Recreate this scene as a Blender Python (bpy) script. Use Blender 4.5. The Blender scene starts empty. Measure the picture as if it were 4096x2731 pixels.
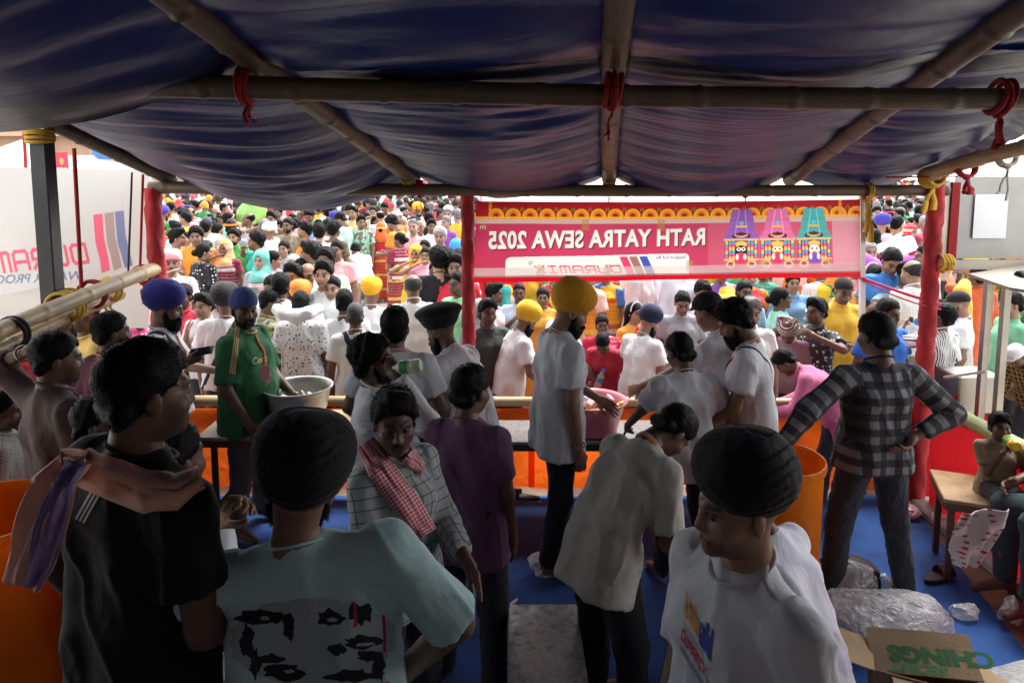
import bpy, bmesh, math, random
import numpy as np
from mathutils import Vector, Matrix
from mathutils.bvhtree import BVHTree
R_ = math.radians
rng = np.random.default_rng(7); random.seed(7)
scene = bpy.context.scene
COL = scene.collection
# ------------------------------------------------------------------ camera
CAM_H, FPX, VP, PITCH = 2.40, 683.0, 250.0, R_(6.0)
cam_d = bpy.data.cameras.new('camera'); cam = bpy.data.objects.new('camera', cam_d); COL.objects.link(cam)
cam_d.sensor_fit = 'HORIZONTAL'; cam_d.sensor_width = 36.0; cam_d.lens = 36.0*FPX/1024
cam_d.shift_y = -(341-VP)/1024; cam_d.clip_start = 0.05; cam_d.clip_end = 2000
cam.location = (0, 0, CAM_H); cam.rotation_euler = (math.pi/2-PITCH, 0, 0)
scene.camera = cam
# ------------------------------------------------------------------ light
SUN_EL, SUN_AZ = R_(62), R_(35)
w = bpy.data.worlds.new('World'); scene.world = w; w.use_nodes = True
nt = w.node_tree; nt.nodes.clear()
sky = nt.nodes.new('ShaderNodeTexSky'); sky.sky_type = 'NISHITA'; sky.sun_disc = False
sky.sun_elevation = SUN_EL; sky.sun_rotation = SUN_AZ; sky.dust_density = 1.0; sky.air_density = 1.0
hs = nt.nodes.new('ShaderNodeHueSaturation'); hs.inputs['Saturation'].default_value = 0.18
bg = nt.nodes.new('ShaderNodeBackground'); bg.inputs['Strength'].default_value = 0.15
wo = nt.nodes.new('ShaderNodeOutputWorld')
nt.links.new(sky.outputs[0], hs.inputs['Color']); nt.links.new(hs.outputs[0], bg.inputs['Color']); nt.links.new(bg.outputs[0], wo.inputs['Surface'])
sd = bpy.data.lights.new('sun', 'SUN'); sd.energy = 1.5; sd.angle = R_(25); sd.color = (1, .97, .92)
sun = bpy.data.objects.new('sun', sd); COL.objects.link(sun)
sun.rotation_euler = (math.pi/2-SUN_EL, 0, math.pi-SUN_AZ)
vs = scene.view_settings; scene.display_settings.display_device = 'sRGB'
vs.view_transform = 'Standard'; vs.look = 'None'; vs.gamma = 1.0; vs.use_curve_mapping = False
vs.exposure = 2.28
cy = scene.cycles
cy.use_denoising = True; cy.max_bounces = 8; cy.diffuse_bounces = 4; cy.glossy_bounces = 3; cy.transmission_bounces = 6; cy.transparent_max_bounces = 8
cy.caustics_reflective = False; cy.caustics_refractive = False; cy.sample_clamp_indirect = 6.0
# ------------------------------------------------------------------ small maths
def A(*v): return np.array(v if len(v) > 1 else v[0], float)
def nrm(v): v = np.asarray(v, float); return v/max(1e-9, np.linalg.norm(v))
def RX(d): c, s = math.cos(R_(d)), math.sin(R_(d)); return A([[1,0,0],[0,c,-s],[0,s,c]])
def RY(d): c, s = math.cos(R_(d)), math.sin(R_(d)); return A([[c,0,s],[0,1,0],[-s,0,c]])
def RZ(d): c, s = math.cos(R_(d)), math.sin(R_(d)); return A([[c,-s,0],[s,c,0],[0,0,1]])
_cp, _sp = math.cos(PITCH), math.sin(PITCH)
def P(u, v, D):
    """world point seen at photo position (u,v) of the 1024x682 frame, D metres in front of the camera"""
    x, y = (u-512)/FPX, (VP-v)/FPX
    dx, dy, dz = x, y*_sp+_cp, y*_cp-_sp
    k = D/dy
    return A(dx*k, D, CAM_H+dz*k)
def depth_for(u, v, z):
    y = (VP-v)/FPX
    return (CAM_H-z)*(y*_sp+_cp)/max(1e-4, -(y*_cp-_sp))
_nz = np.random.default_rng(3)
_ND = [(nrm(_nz.normal(size=3)), _nz.uniform(0, 6.28), _nz.uniform(.7, 1.4)) for _ in range(40)]
def fnoise(Pt, freq, seed=0, n=6):
    o = np.zeros(len(Pt))
    for i in range(n):
        d, ph, m = _ND[(seed*7+i) % 40]
        o += np.sin(Pt @ (d*freq*m) + ph + seed*1.7)
    return o/n
# ------------------------------------------------------------------ implicit surfaces
class SDF:
    def __init__(s): s.p = []; s.cuts = []; s.subs = []
    def cone(s, a, b, ra, rb=None, k=.03, flat=0):
        s.p.append(('c', A(a), A(b), float(ra), float(ra if rb is None else rb), k, flat)); return s
    def ell(s, c, r, R=None, k=.03):
        s.p.append(('e', A(c), A(r), R, k)); return s
    def sub(s, c, r, R=None, k=.01): s.subs.append((A(c), A(r), R, k)); return s
    def cut(s, pt, n): s.cuts.append((A(pt), nrm(n))); return s
    def mesh(s, h, lo=None, hi=None):
        L, H = [], []
        for q in s.p:
            if q[0] == 'c':
                m = max(q[3], q[4])+q[5]+2.5*h
                L.append(np.minimum(q[1], q[2])-m); H.append(np.maximum(q[1], q[2])+m)
            else:
                m = (q[2] if q[3] is None else np.full(3, q[2].max()))+q[4]+2.5*h
                L.append(q[1]-m); H.append(q[1]+m)
        glo, ghi = np.min(L, 0), np.max(H, 0)
        n = np.ceil((ghi-glo)/h).astype(int)+2
        f = np.full(n, 1e3, np.float32)
        ax = [(glo[i]+h*np.arange(n[i])).astype(np.float32) for i in range(3)]
        for q, l, hh in zip(s.p, L, H):
            i0 = np.maximum(0, np.floor((l-glo)/h).astype(int)); i1 = np.minimum(n, np.ceil((hh-glo)/h).astype(int)+1)
            sl = tuple(slice(a, b) for a, b in zip(i0, i1))
            X, Y, Z = ax[0][sl[0]][:,None,None], ax[1][sl[1]][None,:,None], ax[2][sl[2]][None,None,:]
            if q[0] == 'c':
                _, a, b, ra, rb, k, flat = q
                ba = b-a; bb = max(1e-9, ba@ba)
                t0 = ((X-a[0])*ba[0]+(Y-a[1])*ba[1]+(Z-a[2])*ba[2])/bb
                t = np.clip(t0, 0, 1)
                d = np.sqrt((X-a[0]-t*ba[0])**2+(Y-a[1]-t*ba[1])**2+(Z-a[2]-t*ba[2])**2)-(ra+(rb-ra)*t)
                if flat: d = np.maximum(d, (t0-1)*math.sqrt(bb))
            else:
                _, c, r, R, k = q
                x, y, z = X-c[0], Y-c[1], Z-c[2]
                if R is not None:
                    x, y, z = R[0,0]*x+R[1,0]*y+R[2,0]*z, R[0,1]*x+R[1,1]*y+R[2,1]*z, R[0,2]*x+R[1,2]*y+R[2,2]*z
                k0 = np.sqrt((x/r[0])**2+(y/r[1])**2+(z/r[2])**2); k1 = np.sqrt((x/r[0]**2)**2+(y/r[1]**2)**2+(z/r[2]**2)**2)
                d = k0*(k0-1)/np.maximum(k1, 1e-6)
            g = f[sl]
            if k > 0:
                hk = np.maximum(k-np.abs(g-d), 0)/k
                f[sl] = np.minimum(g, d)-hk*hk*(k*.25)
            else: f[sl] = np.minimum(g, d)
        X, Y, Z = ax[0][:,None,None], ax[1][None,:,None], ax[2][None,None,:]
        for c, r, R, k in s.subs:
            m = r.max()+k+2*h
            i0 = np.maximum(0, np.floor((c-m-glo)/h).astype(int)); i1 = np.minimum(n, np.ceil((c+m-glo)/h).astype(int)+1)
            sl = tuple(slice(a, b) for a, b in zip(i0, i1))
            x, y, z = ax[0][sl[0]][:,None,None]-c[0], ax[1][sl[1]][None,:,None]-c[1], ax[2][sl[2]][None,None,:]-c[2]
            k0 = np.sqrt((x/r[0])**2+(y/r[1])**2+(z/r[2])**2); k1 = np.sqrt((x/r[0]**2)**2+(y/r[1]**2)**2+(z/r[2]**2)**2)
            d = -k0*(k0-1)/np.maximum(k1, 1e-6)
            g = f[sl]; hk = np.maximum(k-np.abs(g-d), 0)/k
            f[sl] = np.maximum(g, d)+hk*hk*(k*.25)
        for pt, nn in s.cuts:
            f = np.maximum(f, ((X-pt[0])*nn[0]+(Y-pt[1])*nn[1]+(Z-pt[2])*nn[2]).astype(np.float32))
        return nets(f, glo, h)
def nets(f, lo, h):
    n = f.shape
    ins = (f < 0)
    c = ins[:-1,:-1,:-1].astype(np.uint8)
    for dx, dy, dz in ((1,0,0),(0,1,0),(0,0,1),(1,1,0),(1,0,1),(0,1,1),(1,1,1)):
        c = c+ins[dx:n[0]-1+dx, dy:n[1]-1+dy, dz:n[2]-1+dz]
    I = np.argwhere((c > 0) & (c < 8))
    idx = np.full(c.shape, -1, np.int32); idx[I[:,0], I[:,1], I[:,2]] = np.arange(len(I))
    off = np.array([(0,0,0),(1,0,0),(0,1,0),(1,1,0),(0,0,1),(1,0,1),(0,1,1),(1,1,1)])
    fv = np.stack([np.clip(f[I[:,0]+o[0], I[:,1]+o[1], I[:,2]+o[2]], -4*h, 4*h) for o in off], 1)
    acc = np.zeros((len(I), 3)); cnt = np.zeros(len(I))
    for a, b in ((0,1),(2,3),(4,5),(6,7),(0,2),(1,3),(4,6),(5,7),(0,4),(1,5),(2,6),(3,7)):
        fa, fb = fv[:,a], fv[:,b]; m = (fa < 0) != (fb < 0)
        t = np.where(m, fa/np.where(m, fa-fb, 1), 0)
        p = off[a]+(off[b]-off[a])*t[:,None]
        acc += p*m[:,None]; cnt += m
    V = lo+h*(I+acc/cnt[:,None])
    Q = []
    for axi in range(3):
        j, k = (axi+1) % 3, (axi+2) % 3
        sa = [slice(None)]*3; sb = [slice(None)]*3
        sa[axi] = slice(0, -1); sb[axi] = slice(1, None)
        a, b = ins[tuple(sa)], ins[tuple(sb)]
        E = np.argwhere(a != b)
        ok = (E[:,j] > 0) & (E[:,k] > 0) & (E[:,j] < n[j]-1) & (E[:,k] < n[k]-1); E = E[ok]
        s = a[E[:,0], E[:,1], E[:,2]]
        def cell(dj, dk):
            e = E.copy(); e[:,j] += dj; e[:,k] += dk
            return idx[e[:,0], e[:,1], e[:,2]]
        q = np.stack([cell(-1,-1), cell(0,-1), cell(0,0), cell(-1,0)], 1)
        q[~s] = q[~s][:, ::-1]
        Q.append(q)
    return V, np.concatenate(Q)
def vnormals(V, Q):
    N = np.zeros_like(V)
    n = np.cross(V[Q[:,2]]-V[Q[:,0]], V[Q[:,3]]-V[Q[:,1]]) if Q.shape[1] == 4 else np.cross(V[Q[:,1]]-V[Q[:,0]], V[Q[:,2]]-V[Q[:,0]])
    for i in range(Q.shape[1]): np.add.at(N, Q[:,i], n)
    return N/np.maximum(1e-12, np.linalg.norm(N, axis=1))[:,None]
# ------------------------------------------------------------------ meshes and objects
def mk_mesh(name, V, Q=None, T=None, mats=(), midx=None, tint=None, cl=None, smooth=True):
    me = bpy.data.meshes.new(name)
    V = np.asarray(V, np.float32)
    Q = np.zeros((0,4), np.int32) if Q is None else np.asarray(Q, np.int32)
    T = np.zeros((0,3), np.int32) if T is None else np.asarray(T, np.int32)
    nq, ntr = len(Q), len(T)
    me.vertices.add(len(V)); me.vertices.foreach_set('co', V.ravel())
    me.loops.add(4*nq+3*ntr); me.loops.foreach_set('vertex_index', np.concatenate([Q.ravel(), T.ravel()]).astype(np.int32))
    me.polygons.add(nq+ntr)
    me.polygons.foreach_set('loop_start', np.concatenate([np.arange(nq)*4, 4*nq+np.arange(ntr)*3]).astype(np.int32))
    me.polygons.foreach_set('use_smooth', np.full(nq+ntr, smooth, bool))
    for m in mats: me.materials.append(m)
    if midx is not None: me.polygons.foreach_set('material_index', np.asarray(midx, np.int32))
    me.update(calc_edges=True)
    if tint is not None:
        a = me.attributes.new('tint', 'FLOAT_COLOR', 'POINT'); a.data.foreach_set('color', np.asarray(tint, np.float32).ravel())
    if cl is not None:
        a = me.attributes.new('cl', 'FLOAT_VECTOR', 'POINT'); a.data.foreach_set('vector', np.asarray(cl, np.float32).ravel())
    return me
def ob(name, me, parent=None, loc=None, rot=None, mat=None, color=None, label=None, cat=None, group=None, kind=None):
    o = bpy.data.objects.new(name, me); COL.objects.link(o)
    if parent is not None: o.parent = parent
    if loc is not None: o.location = loc
    if rot is not None: o.rotation_euler = rot
    if color is not None: o.color = (*color[:3], 1)
    if mat is not None: me.materials.append(mat)
    if label: o['label'] = label
    if cat: o['category'] = cat
    if group: o['group'] = group
    if kind: o['kind'] = kind
    return o
def pyd(name, V, F, mats=(), smooth=False):
    me = bpy.data.meshes.new(name); me.from_pydata([tuple(map(float, v)) for v in V], [], [tuple(map(int, f)) for f in F])
    for m in mats: me.materials.append(m)
    if smooth: me.polygons.foreach_set('use_smooth', np.ones(len(me.polygons), bool))
    me.update(); return me
class Geo:
    """collects boxes, tubes, lathes and strips into one mesh"""
    def __init__(s): s.V = []; s.F = []
    def add(s, V, F):
        o = len(s.V); s.V += [tuple(map(float, v)) for v in V]; s.F += [tuple(i+o for i in f) for f in F]; return s
    def box(s, c, d, R=None, bev=0.0):
        c = A(c); d = A(d)/2
        if bev > 0:
            b = min(bev, d.min()*.9); V = []
            for sx in (-1,1):
                for sy in (-1,1):
                    for sz in (-1,1):
                        g = A(sx,sy,sz)
                        for ax in range(3):
                            v = (d-b)*g; v[ax] = d[ax]*g[ax]; V.append(v)
            V = A(V)
            bm = bmesh.new(); vs_ = [bm.verts.new(v) for v in V]; r = bmesh.ops.convex_hull(bm, input=vs_); bm.verts.ensure_lookup_table(); bm.verts.index_update()
            F = [[v.index for v in f.verts] for f in bm.faces]; V = A([v.co[:] for v in bm.verts]); bm.free()
        else:
            V = A([(x,y,z) for x in (-d[0],d[0]) for y in (-d[1],d[1]) for z in (-d[2],d[2])])
            F = [(0,1,3,2),(4,6,7,5),(0,4,5,1),(2,3,7,6),(0,2,6,4),(1,5,7,3)]
        if R is not None: V = V @ np.asarray(R).T
        return s.add(V+c, F)
    def bar(s, a, b, wd, up=(0,0,1), bev=0.0):
        a, b = A(a), A(b); y = nrm(b-a); x = np.cross(y, nrm(up))
        if np.linalg.norm(x) < 1e-3: x = np.cross(y, (1,0,0))
        x = nrm(x); z = np.cross(x, y)
        return s.box((a+b)/2, (wd[0], np.linalg.norm(b-a), wd[1]), np.stack([x,y,z],1), bev)
    def tube(s, pts, r, n=10, cap=True, flat=1.0):
        pts = A(pts); m = len(pts); r = np.broadcast_to(np.asarray(r, float), (m,))
        T = np.gradient(pts, axis=0); V = []; up = A(0,0,1)
        if abs(nrm(T[0])[2]) > .9: up = A(1,0,0)
        x = nrm(np.cross(nrm(T[0]), up))
        for i in range(m):
            t = nrm(T[i]); x = nrm(x-t*(x@t)); y = np.cross(t, x)
            for k in range(n):
                a = 2*math.pi*k/n; V.append(pts[i]+r[i]*(math.cos(a)*x+flat*math.sin(a)*y))
        F = [(i*n+k, i*n+(k+1)%n, (i+1)*n+(k+1)%n, (i+1)*n+k) for i in range(m-1) for k in range(n)]
        if cap: F += [tuple(range(n))[::-1], tuple((m-1)*n+k for k in range(n))]
        return s.add(V, F)
    def lathe(s, prof, c=(0,0,0), n=40, R=None, cap=False):
        V = []; m = len(prof)
        for r, z in prof:
            for k in range(n):
                a = 2*math.pi*k/n; V.append((r*math.cos(a), r*math.sin(a), z))
        V = A(V)
        if R is not None: V = V @ np.asarray(R).T
        F = [(i*n+k, i*n+(k+1)%n, (i+1)*n+(k+1)%n, (i+1)*n+k) for i in range(m-1) for k in range(n)]
        if cap: F += [tuple(range(n))[::-1], tuple((m-1)*n+k for k in range(n))]
        return s.add(V+A(c), F)
    def grid(s, fn, nu, nv):
        V = [fn(i/(nu-1), j/(nv-1)) for i in range(nu) for j in range(nv)]
        F = [(i*nv+j, (i+1)*nv+j, (i+1)*nv+j+1, i*nv+j+1) for i in range(nu-1) for j in range(nv-1)]
        return s.add(V, F)
    def mesh(s, name, *mats, smooth=False):
        return pyd(name, s.V, s.F, mats, smooth)
def smooth_by_angle(me, deg=40):
    me.polygons.foreach_set('use_smooth', np.ones(len(me.polygons), bool))
    bm = bmesh.new(); bm.from_mesh(me)
    for e in bm.edges:
        if len(e.link_faces) == 2 and e.calc_face_angle(0) > R_(deg): e.smooth = False
    bm.to_mesh(me); bm.free(); return me
def thick(me, t):
    """turn a sheet into a closed slab of thickness t"""
    bm = bmesh.new(); bm.from_mesh(me); bmesh.ops.recalc_face_normals(bm, faces=bm.faces)
    bmesh.ops.solidify(bm, geom=bm.faces[:], thickness=t); bm.to_mesh(me); bm.free(); me.update(); return me
# ------------------------------------------------------------------ materials
MATS = {}
def NT(name):
    m = bpy.data.materials.new(name); m.use_nodes = True; n = m.node_tree; n.nodes.clear()
    o = n.nodes.new('ShaderNodeOutputMaterial'); b = n.nodes.new('ShaderNodeBsdfPrincipled'); n.links.new(b.outputs[0], o.inputs[0])
    MATS[name] = m; return m, n, b
def N(n, t, **kw):
    x = n.nodes.new(t)
    for k, v in kw.items():
        if k.startswith('i_'):
            key = k[2:].replace('_', ' ')
            x.inputs[int(key) if key.isdigit() else key].default_value = v
        else: setattr(x, k, v)
    return x
def ramp(n, src, stops):
    r = n.nodes.new('ShaderNodeValToRGB'); cr = r.color_ramp
    while len(cr.elements) < len(stops): cr.elements.new(.5)
    for e, (p, c) in zip(cr.elements, stops): e.position = p; e.color = (*c[:3], 1) if len(c) >= 3 else (c[0],)*3+(1,)
    n.links.new(src, r.inputs[0]); return r
def plain(name, col, rough=.6, metal=0.0, spec=.5, bump=0.0, bscale=30.0, var=.12, vscale=5.0, alpha=1.0, trans=0.0):
    if name in MATS: return MATS[name]
    m, n, b = NT(name)
    tc = N(n, 'ShaderNodeTexCoord')
    no = N(n, 'ShaderNodeTexNoise', i_Scale=vscale, i_Detail=5.0); n.links.new(tc.outputs['Object'], no.inputs['Vector'])
    c = A(col)
    r = ramp(n, no.outputs[0], [(.3, tuple(np.clip(c*(1-var), 0, 1))), (.7, tuple(np.clip(c*(1+var), 0, 1)))])
    n.links.new(r.outputs[0], b.inputs['Base Color'])
    b.inputs['Roughness'].default_value = rough; b.inputs['Metallic'].default_value = metal; b.inputs['Specular IOR Level'].default_value = spec
    if trans: b.inputs['Transmission Weight'].default_value = trans
    if alpha < 1: b.inputs['Alpha'].default_value = alpha
    if bump:
        n2 = N(n, 'ShaderNodeTexNoise', i_Scale=bscale, i_Detail=6.0); n.links.new(tc.outputs['Object'], n2.inputs['Vector'])
        bp = N(n, 'ShaderNodeBump', i_Strength=bump, i_Distance=.01); n.links.new(n2.outputs[0], bp.inputs['Height']); n.links.new(bp.outputs[0], b.inputs['Normal'])
    return m
def mathn(n, op, a, b=None):
    x = n.nodes.new('ShaderNodeMath'); x.operation = op
    for i, s in enumerate((a, b)):
        if s is None: continue
        if isinstance(s, (int, float)): x.inputs[i].default_value = s
        else: n.links.new(s, x.inputs[i])
    return x.outputs[0]
def mixc(n, fac, a, b, mode='MIX'):
    x = n.nodes.new('ShaderNodeMix'); x.data_type = 'RGBA'; x.blend_type = mode
    for s, i in ((fac, 0), (a, 6), (b, 7)):
        if isinstance(s, (int, float)): x.inputs[i].default_value = s
        elif isinstance(s, tuple): x.inputs[i].default_value = (*s[:3], 1)
        else: n.links.new(s, x.inputs[i])
    return x.outputs[2]
def cloth(name, pattern=None, c2=(0,0,0), c3=None, scale=1.0, rough=.85, fold=.16, transl=0.0, fine=True):
    """woven cloth in the object's own colour; pattern runs in the garment's own (bone) coordinates"""
    if name in MATS: return MATS[name]
    m, n, b = NT(name)
    oi = N(n, 'ShaderNodeObjectInfo'); at = N(n, 'ShaderNodeAttribute', attribute_name='cl')
    tc = N(n, 'ShaderNodeTexCoord')
    base = oi.outputs['Color']
    sp = N(n, 'ShaderNodeSeparateXYZ'); n.links.new(at.outputs['Vector'], sp.inputs[0])
    x, y, z = sp.outputs
    xy = mathn(n, 'ADD', x, mathn(n, 'MULTIPLY', y, .6))
    def band(c, period, width, off=0.0):
        q = mathn(n, 'FRACT', mathn(n, 'ADD', mathn(n, 'MULTIPLY', c, 1.0/(period*scale)), 50.0+off))
        return mathn(n, 'LESS_THAN', q, width)
    if pattern == 'check':      # broad gingham
        f1, f2 = band(xy, .055, .5), band(z, .055, .5)
        base = mixc(n, mathn(n, 'MULTIPLY', mathn(n, 'ADD', f1, f2), .5), base, c2)
        if c3: base = mixc(n, mathn(n, 'MULTIPLY', mathn(n, 'MULTIPLY', f1, f2), .9), base, c3)
    elif pattern == 'window':   # thin-lined check
        f = mathn(n, 'MAXIMUM', band(xy, .045, .13), band(z, .045, .13)); base = mixc(n, mathn(n, 'MULTIPLY', f, .8), base, c2)
    elif pattern == 'stripe':
        base = mixc(n, band(x, .018, .4), base, c2)
    elif pattern == 'hstripe':
        base = mixc(n, band(z, .06, .3), base, c2)
    elif pattern == 'gamcha':
        f1, f2 = band(xy, .012, .45), band(z, .012, .45)
        base = mixc(n, mathn(n, 'MULTIPLY', mathn(n, 'ADD', f1, f2), .4), base, c2)
    elif pattern in ('dots', 'floral'):
        vo = N(n, 'ShaderNodeTexVoronoi', i_Scale=(24.0 if pattern == 'dots' else 30.0)/scale, i_Randomness=.25 if pattern == 'dots' else .8); n.links.new(at.outputs['Vector'], vo.inputs['Vector'])
        d = vo.outputs['Distance']
        if pattern == 'floral':
            nn = N(n, 'ShaderNodeTexNoise', i_Scale=90.0/scale, i_Detail=1.0); n.links.new(at.outputs['Vector'], nn.inputs['Vector'])
            d = mathn(n, 'ADD', d, mathn(n, 'MULTIPLY', mathn(n, 'SUBTRACT', nn.outputs[0], .5), .8))
        base = mixc(n, mathn(n, 'LESS_THAN', d, .22 if pattern == 'dots' else .27), base, c2)
    elif pattern == 'sari':
        f = mathn(n, 'MAXIMUM', band(z, .31, .16), mathn(n, 'MULTIPLY', band(z, .05, .25), .35))
        vo = N(n, 'ShaderNodeTexVoronoi', i_Scale=45.0); n.links.new(at.outputs['Vector'], vo.inputs['Vector'])
        f = mathn(n, 'MAXIMUM', f, mathn(n, 'MULTIPLY', mathn(n, 'LESS_THAN', vo.outputs['Distance'], .2), .7))
        base = mixc(n, f, base, c2)
    elif pattern == 'camo':
        nn = N(n, 'ShaderNodeTexNoise', i_Scale=9.0, i_Detail=3.0); n.links.new(at.outputs['Vector'], nn.inputs['Vector'])
        base = mixc(n, mathn(n, 'GREATER_THAN', nn.outputs[0], .5), base, c2)
    no = N(n, 'ShaderNodeTexNoise', i_Scale=3.0, i_Detail=4.0); n.links.new(tc.outputs['Object'], no.inputs['Vector'])
    rr = ramp(n, no.outputs[0], [(.3, (.9,.9,.9)), (.7, (1.06,1.06,1.06))])
    base = mixc(n, 1.0, base, rr.outputs[0], 'MULTIPLY')
    n.links.new(base, b.inputs['Base Color'])
    b.inputs['Roughness'].default_value = rough; b.inputs['Specular IOR Level'].default_value = .25
    b.inputs['Sheen Weight'].default_value = .08
    mp = N(n, 'ShaderNodeMapping'); mp.inputs['Scale'].default_value = (1.2, 1.2, .8); n.links.new(at.outputs['Vector'], mp.inputs['Vector'])
    n1 = N(n, 'ShaderNodeTexNoise', i_Scale=9.0, i_Detail=2.0, i_Distortion=1.1); n.links.new(mp.outputs[0], n1.inputs['Vector'])
    bp = N(n, 'ShaderNodeBump', i_Strength=fold, i_Distance=.05); n.links.new(n1.outputs[0], bp.inputs['Height'])
    n2 = N(n, 'ShaderNodeTexNoise', i_Scale=60.0, i_Detail=3.0); n.links.new(at.outputs['Vector'], n2.inputs['Vector'])
    b2 = N(n, 'ShaderNodeBump', i_Strength=.2, i_Distance=.004); n.links.new(n2.outputs[0], b2.inputs['Height']); n.links.new(bp.outputs[0], b2.inputs['Normal'])
    n.links.new(b2.outputs[0], b.inputs['Normal'])
    if transl:
        tr = N(n, 'ShaderNodeBsdfTranslucent'); n.links.new(base, tr.inputs[0]); n.links.new(b2.outputs[0], tr.inputs['Normal'])
        ms = N(n, 'ShaderNodeMixShader', i_0=transl); n.links.new(b.outputs[0], ms.inputs[1]); n.links.new(tr.outputs[0], ms.inputs[2])
        out = [q for q in n.nodes if q.type == 'OUTPUT_MATERIAL'][0]; n.links.new(ms.outputs[0], out.inputs[0])
    return m
def skin_mat():
    if 'skin' in MATS: return MATS['skin']
    m, n, b = NT('skin')
    oi = N(n, 'ShaderNodeObjectInfo'); at = N(n, 'ShaderNodeAttribute', attribute_name='tint'); tc = N(n, 'ShaderNodeTexCoord')
    mul = mixc(n, 1.0, oi.outputs['Color'], at.outputs['Color'], 'MULTIPLY')
    no = N(n, 'ShaderNodeTexNoise', i_Scale=14.0, i_Detail=5.0); n.links.new(tc.outputs['Object'], no.inputs['Vector'])
    rr = ramp(n, no.outputs[0], [(.3, (.86,.82,.8)), (.7, (1.1,1.1,1.1))])
    mul = mixc(n, 1.0, mul, rr.outputs[0], 'MULTIPLY')
    n.links.new(mixc(n, at.outputs['Alpha'], mul, at.outputs['Color']), b.inputs['Base Color'])
    b.inputs['Roughness'].default_value = .48; b.inputs['Specular IOR Level'].default_value = .4
    b.inputs['Subsurface Weight'].default_value = .06; b.inputs['Subsurface Radius'].default_value = (.012,.005,.003); b.inputs['Subsurface Scale'].default_value = .5
    n2 = N(n, 'ShaderNodeTexNoise', i_Scale=160.0, i_Detail=3.0); n.links.new(tc.outputs['Object'], n2.inputs['Vector'])
    bp = N(n, 'ShaderNodeBump', i_Strength=.12, i_Distance=.003); n.links.new(n2.outputs[0], bp.inputs['Height']); n.links.new(bp.outputs[0], b.inputs['Normal'])
    return m
def hair_mat():
    if 'hair' in MATS: return MATS['hair']
    m, n, b = NT('hair')
    oi = N(n, 'ShaderNodeObjectInfo'); tc = N(n, 'ShaderNodeTexCoord')
    mp = N(n, 'ShaderNodeMapping'); mp.inputs['Scale'].default_value = (1, .25, .5); n.links.new(tc.outputs['Object'], mp.inputs['Vector'])
    no = N(n, 'ShaderNodeTexNoise', i_Scale=220.0, i_Detail=3.0); n.links.new(mp.outputs[0], no.inputs['Vector'])
    rr = ramp(n, no.outputs[0], [(.35, (.5,.5,.5)), (.7, (1.5,1.5,1.5))])
    n.links.new(mixc(n, 1.0, oi.outputs['Color'], rr.outputs[0], 'MULTIPLY'), b.inputs['Base Color'])
    b.inputs['Roughness'].default_value = .55; b.inputs['Specular IOR Level'].default_value = .12
    bp = N(n, 'ShaderNodeBump', i_Strength=.7, i_Distance=.006); n.links.new(no.outputs[0], bp.inputs['Height']); n.links.new(bp.outputs[0], b.inputs['Normal'])
    return m
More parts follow.
